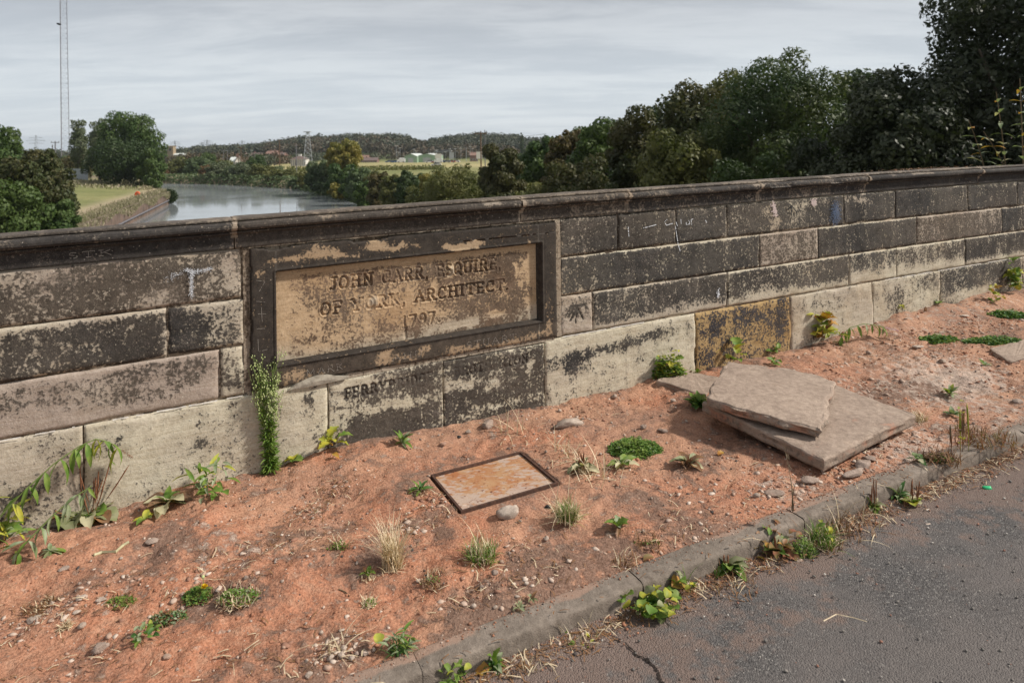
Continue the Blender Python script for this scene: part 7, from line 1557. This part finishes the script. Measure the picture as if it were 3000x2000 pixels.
# church
Yc = 600; x0, x1 = at(490, 450, Yc)[0], at(507, 450, Yc)[0]; zt = at(498, 430, Yc)[2]; zb = float(land(np.array([x0]), np.array([float(Yc)]))[0]); w = (x1 - x0) / 2; Hc = zt - zb
t = empty('church', ((x0 + x1) / 2, Yc, zb)); tag(t, 'square honey coloured church tower rising behind the left bank trees', 'church')
tw = MB(); tw.box(-w, w, 0, 2 * w, 0, Hc); tower = obj('tower', mesh('tower', tw.v, tw.f, M['church']), t)
mb = MB()
for sx in (-1, -.35, .35, 1):
    for sy in (0, 1, 2): 
        if sy == 1 and abs(sx) < 1: continue
        mb.box(sx * w - .35, sx * w + .35, sy * w - .2, sy * w + .5, Hc, Hc + .9)
obj('battlement', mesh('battlement', mb.v, mb.f, M['church']), tower)
mb = MB(); mb.box(-w * .3, w * .3, -.12, -.02, Hc * .72, Hc * .88); obj('belfry_opening', mesh('belfry_opening', mb.v, mb.f, M['glass']), tower)
mb = MB(); ns = at(540, 450, Yc)[0] - x1; V = [(w, 0, 0), (w + ns, 0, 0), (w + ns, 6, 0), (w, 6, 0), (w, 0, Hc * .42), (w + ns, 0, Hc * .42), (w + ns, 6, Hc * .42), (w, 6, Hc * .42)]; mb.add(V, [(0, 1, 5, 4), (1, 2, 6, 5), (2, 3, 7, 6), (3, 0, 4, 7)]); obj('nave', mesh('nave', mb.v, mb.f, M['church']), t)
mb = MB(); mb.add([(w, -.3, Hc * .42), (w + ns, -.3, Hc * .42), (w + ns, 3, Hc * .55), (w, 3, Hc * .55), (w, 6.3, Hc * .42), (w + ns, 6.3, Hc * .42)], [(0, 1, 2, 3), (3, 2, 5, 4), (1, 5, 2), (0, 3, 4)]); obj('nave_roof', mesh('nave_roof', mb.v, mb.f, M['paleroof']), t)
# green depot sheds
for lab, a_, b_, rz in [('left bay of the pale green depot shed', 1184, 1222, 0), ('right bay of the pale green depot shed, wider', 1222, 1278, 0)]:
    Yd = 400 + (a_ > 1200) * 6; x0, x1 = at(a_, 450, Yd)[0], at(b_, 450, Yd)[0]; zb = at(a_, 473, Yd)[2] - 1; ze = at(a_, 459 if a_ < 1200 else 457, Yd)[2] - zb; zr = at(a_, 451, Yd)[2] - zb; w = (x1 - x0) / 2
    t = empty('depot_shed', ((x0 + x1) / 2, Yd, zb)); tag(t, lab, 'shed', 'bays of the green depot')
    mb = MB(); D_ = 40.; mb.add([(-w, 0, 0), (w, 0, 0), (w, 0, ze), (0, 0, zr), (-w, 0, ze), (-w, D_, 0), (w, D_, 0), (w, D_, ze), (0, D_, zr), (-w, D_, ze)], [(0, 1, 2, 3, 4), (9, 8, 7, 6, 5), (1, 6, 7, 2), (5, 0, 4, 9)]); obj('wall', mesh('wall', mb.v, mb.f, M['greenclad']), t)
    mb = MB(); mb.add([(-w - .2, -.3, ze + .05), (0, -.3, zr + .15), (0, D_, zr + .15), (-w - .2, D_, ze + .05), (w + .2, -.3, ze + .05), (w + .2, D_, ze + .05)], [(0, 1, 2, 3), (1, 4, 5, 2)]); obj('roof', mesh('roof', mb.v, mb.f, M['paleroof']), t)
    mb = MB(); mb.box(-w * .4, w * .4, -.1, -.02, 0, ze * .75); obj('roller_door', mesh('roller_door', mb.v, mb.f, M['steel']), t)
# viaduct
Yv = 560; t = empty('viaduct', at(1280, 450, Yv)); tag(t, 'flat concrete viaduct on thin piers behind the green depot', 'bridge'); c0 = Vector(t.location)
A_, B_ = Vector(at(1236, 446, Yv + 10)), Vector(at(1322, 440, Yv - 30)); mb = MB()
for f0, f1 in ((0, 1),):
    d_ = B_ - A_; mb.add([A_ - c0, B_ - c0, B_ - c0 + Vector((0, 8, 0)), A_ - c0 + Vector((0, 8, 0)), A_ - c0 - Vector((0, 0, 1.1)), B_ - c0 - Vector((0, 0, 1.1)), B_ - c0 + Vector((0, 8, -1.1)), A_ - c0 + Vector((0, 8, -1.1))], [(0, 1, 2, 3), (7, 6, 5, 4), (0, 4, 5, 1), (1, 5, 6, 2), (2, 6, 7, 3), (3, 7, 4, 0)])
obj('deck', mesh('deck', mb.v, mb.f, M['concrete']), t)
for f in (.12, .4, .68, .95):
    q = A_.lerp(B_, f) - c0; mb = MB(); mb.box(q.x - .5, q.x + .5, q.y + 1, q.y + 7, -12, q.z - 1.1); obj('pier', mesh('pier', mb.v, mb.f, M['concrete']), t)
mb = MB()
for f in np.linspace(0, 1, 40): q = A_.lerp(B_, f) - c0; mb.box(q.x - .05, q.x + .05, q.y - .05, q.y + .05, q.z, q.z + 1.)
mb.tube([A_ - c0 + Vector((0, 0, 1)), B_ - c0 + Vector((0, 0, 1))], .07, 4); obj('railing', mesh('railing', mb.v, mb.f, M['steel_dark']), t)
# road lamps and vehicles by the depot
for i, (px, py) in enumerate([(1161, 429), (1172, 434), (1213, 438), (1219, 443), (1280, 441), (1318, 437), (1334, 437), (1350, 435), (1378, 430), (1385, 436), (1305, 446), (1166, 447)]):
    Yl = 430 + 12 * (i % 4); x = at(px, 450, Yl)[0]; zt = at(px, py, Yl)[2]; zb = float(land(np.array([x]), np.array([float(Yl)]))[0]); t = empty('street_lamp', (x, Yl, zb)); tag(t, 'thin road lamp with a white head among trees by the depot', 'street lamp', 'road lamps around the depot')
    mb = MB(); mb.tube([(0, 0, 0), (0, 0, zt - zb)], .09, 5); obj('column', mesh('column', mb.v, mb.f, M['steel']), t); mb = MB(); mb.box(-.9, .9, -.25, .25, zt - zb, zt - zb + .28); obj('lamp_head', mesh('lamp_head', mb.v, mb.f, M['white']), t)
CP = {}
def car(label, px, Y, colr, van=False, rz=0.):
    x, _, z = base_at(px, Y); t = empty('parked_van' if van else 'parked_car', (x, Y, z + .15), rz); tag(t, label, 'van' if van else 'car', 'vehicles by the depot')
    if van not in CP:
        b = MB(); h = 2.3 if van else 1.0; V = [(-2.3, -.9, .3), (2.3, -.9, .3), (2.3, .9, .3), (-2.3, .9, .3), (-2.3, -.9, h * .75), (2.3, -.9, h), (2.3, .9, h), (-2.3, .9, h * .75)]; b.add(V, [(3, 2, 1, 0), (4, 5, 6, 7), (0, 1, 5, 4), (1, 2, 6, 5), (2, 3, 7, 6), (3, 0, 4, 7)])
        c = MB(); V = [(-1.3, -.82, h * .85), (1.9, -.82, h), (1.9, .82, h), (-1.3, .82, h * .85), (-.7, -.7, h + .5), (1.3, -.7, h + .5), (1.3, .7, h + .5), (-.7, .7, h + .5)]; c.add(V, [(4, 5, 6, 7), (0, 1, 5, 4), (1, 2, 6, 5), (2, 3, 7, 6), (3, 0, 4, 7)])
        w_ = MB(); w_.tube([(0, -.12, 0), (0, .12, 0)], .33, 10); CP[van] = (b, c, mesh('wheel', w_.v, w_.f, M['rubber']))
    b, c, wm = CP[van]; obj('body', mesh('body', b.v, b.f, M[colr]), t); obj('window_band' if not van else 'roof', mesh('cab', c.v, c.f, M['glass'] if not van else M[colr]), t)
    for sx in (-1.4, 1.4):
        for sy in (-.85, .85): obj('wheel', wm, t, (sx, sy, .33))
for a_ in [('white van left of the depot shed', 1175, 395, 'car_white', True), ('dark blue car farthest left of the parked vehicles', 1140, 405, 'car_blue'), ('blue and grey car beside the dark blue one', 1152, 402, 'car_grey'), ('white car before the right shed bay', 1258, 380, 'car_white'),
           ('red car before the right end of the shed', 1276, 378, 'car_red'), ('blue car right of the red one', 1294, 376, 'car_blue'), ('white van near the depot signs', 1284, 372, 'car_white', True), ('grey car among the depot signs', 1308, 376, 'car_grey'),
           ('red car at the right of the row by the scrub', 1322, 378, 'car_red'), ('white car at the right of the row', 1335, 380, 'car_white'), ('lone white van on the far field track', 1277, 300, 'car_white'), ('bright blue car left of the depot shed by the hedge', 1159, 398, 'car_blue', False)]: car(*a_[:4], van=(a_[4] if len(a_) > 4 else False))
for lab, px, py, w_, h_, mat in [('white sign board left of three near the depot', 1284, 458, 3.2, 2.4, 'white'), ('pale blue sign board in the middle near the depot', 1323, 456, 2.4, 3.4, 'steel'), ('white sign board beside the tall dark poles', 1404, 455, 3., 3.6, 'white')]:
    Yb = 350; q = at(px, py, Yb); x, _, z = base_at(px, Yb); t = empty('sign_board', (x, Yb, z)); tag(t, lab, 'sign', 'sign boards near the depot'); mb = MB(); mb.box(-w_ / 2, w_ / 2, -.06, .06, q[2] - z - h_ / 2, q[2] - z + h_ / 2); obj('panel', mesh('panel', mb.v, mb.f, M[mat]), t)
    for s_ in (-.35, .35): mb = MB(); mb.tube([(s_ * w_, .1, 0), (s_ * w_, .1, q[2] - z)], .07, 5); obj('post', mesh('post', mb.v, mb.f, M['steel']), t)
# palisade fence and life ring on the left bank
t = empty('palisade_fence', at(224, 521, 168)); tag(t, 'pale grey palisade fence panel on the grass bank left of the round bush', 'fence'); c0 = Vector(t.location)
A_, B_ = Vector(at(176, 522, 176)), Vector(at(257, 524, 164)); pal = MB()
pale_me = None
for i in range(46):
    q = A_.lerp(B_, i / 45) - c0
    if pale_me is None:
        mb = MB(); mb.box(-.045, .045, -.02, .02, -.3, 2.35); mb.add([(-.045, -.02, 2.35), (.045, -.02, 2.35), (.045, .02, 2.35), (-.045, .02, 2.35), (0, 0, 2.5)], [(0, 1, 4), (1, 2, 4), (2, 3, 4), (3, 0, 4)]); pale_me = mesh('pale', mb.v, mb.f, M['steel'])
    o = obj('pale', pale_me, t, q); o.scale = (1.7, 1, 1)
for zz_ in (.4, 1.9): mb = MB(); mb.tube([A_ - c0 + Vector((0, .06, zz_)), B_ - c0 + Vector((0, .06, zz_))], .06, 4); obj('rail', mesh('rail', mb.v, mb.f, M['steel']), t)
q = at(404, 569, 118); t = empty('life_ring_post', (q[0], 118, q[2] - 1.4)); tag(t, 'bright orange life ring holder on a post at the bank edge', 'life ring')
mb = MB(); mb.tube([(0, 0, -.6), (0, 0, 1.2)], .06, 6); obj('post', mesh('post', mb.v, mb.f, M['steel']), t)
mb = MB(); n_ = 14
mb.tube([(.38 * math.cos(a), -.1, 1.35 + .42 * math.sin(a)) for a in np.linspace(0, 2 * math.pi, n_)], .15, 6); obj('ring', mesh('ring', mb.v, mb.f, M['orange']), t)
mb = MB(); mb.box(-.3, .3, -.08, .0, 1.0, 1.7); obj('housing', mesh('housing', mb.v, mb.f, M['orange']), t)
# wall and road continuing out of sight
o = far.build('wall_continuation', M['mortar']); tag(o, None, None, None, 'structure')
print('objects', len(bpy.data.objects), 'tris', sum(len(m_.polygons) for m_ in bpy.data.meshes))
# thin air haze between the bridge and the far hills
HZ = 1.1e-4
m, nt = newmat('air_haze'); v_ = nd(nt, 'ShaderNodeVolumePrincipled', {'Color': (.80, .87, .95, 1), 'Density': HZ, 'Anisotropy': .2}); nd(nt, 'ShaderNodeOutputMaterial', {'Volume': v_.outputs[0]})
hb = MB(); hb.box(-6500, 6500, -6500, 6500, -12.5, 100); tag(obj('haze', mesh('haze', hb.v, hb.f, m)), kind='stuff')

for o_ in bpy.data.objects:
    if o_.parent is not None and (o_.name.split('.')[0] in ('flower_heads', 'foliage') or o_.name.split('.')[0].endswith(('blades', 'stalks'))): o_['kind'] = 'stuff'
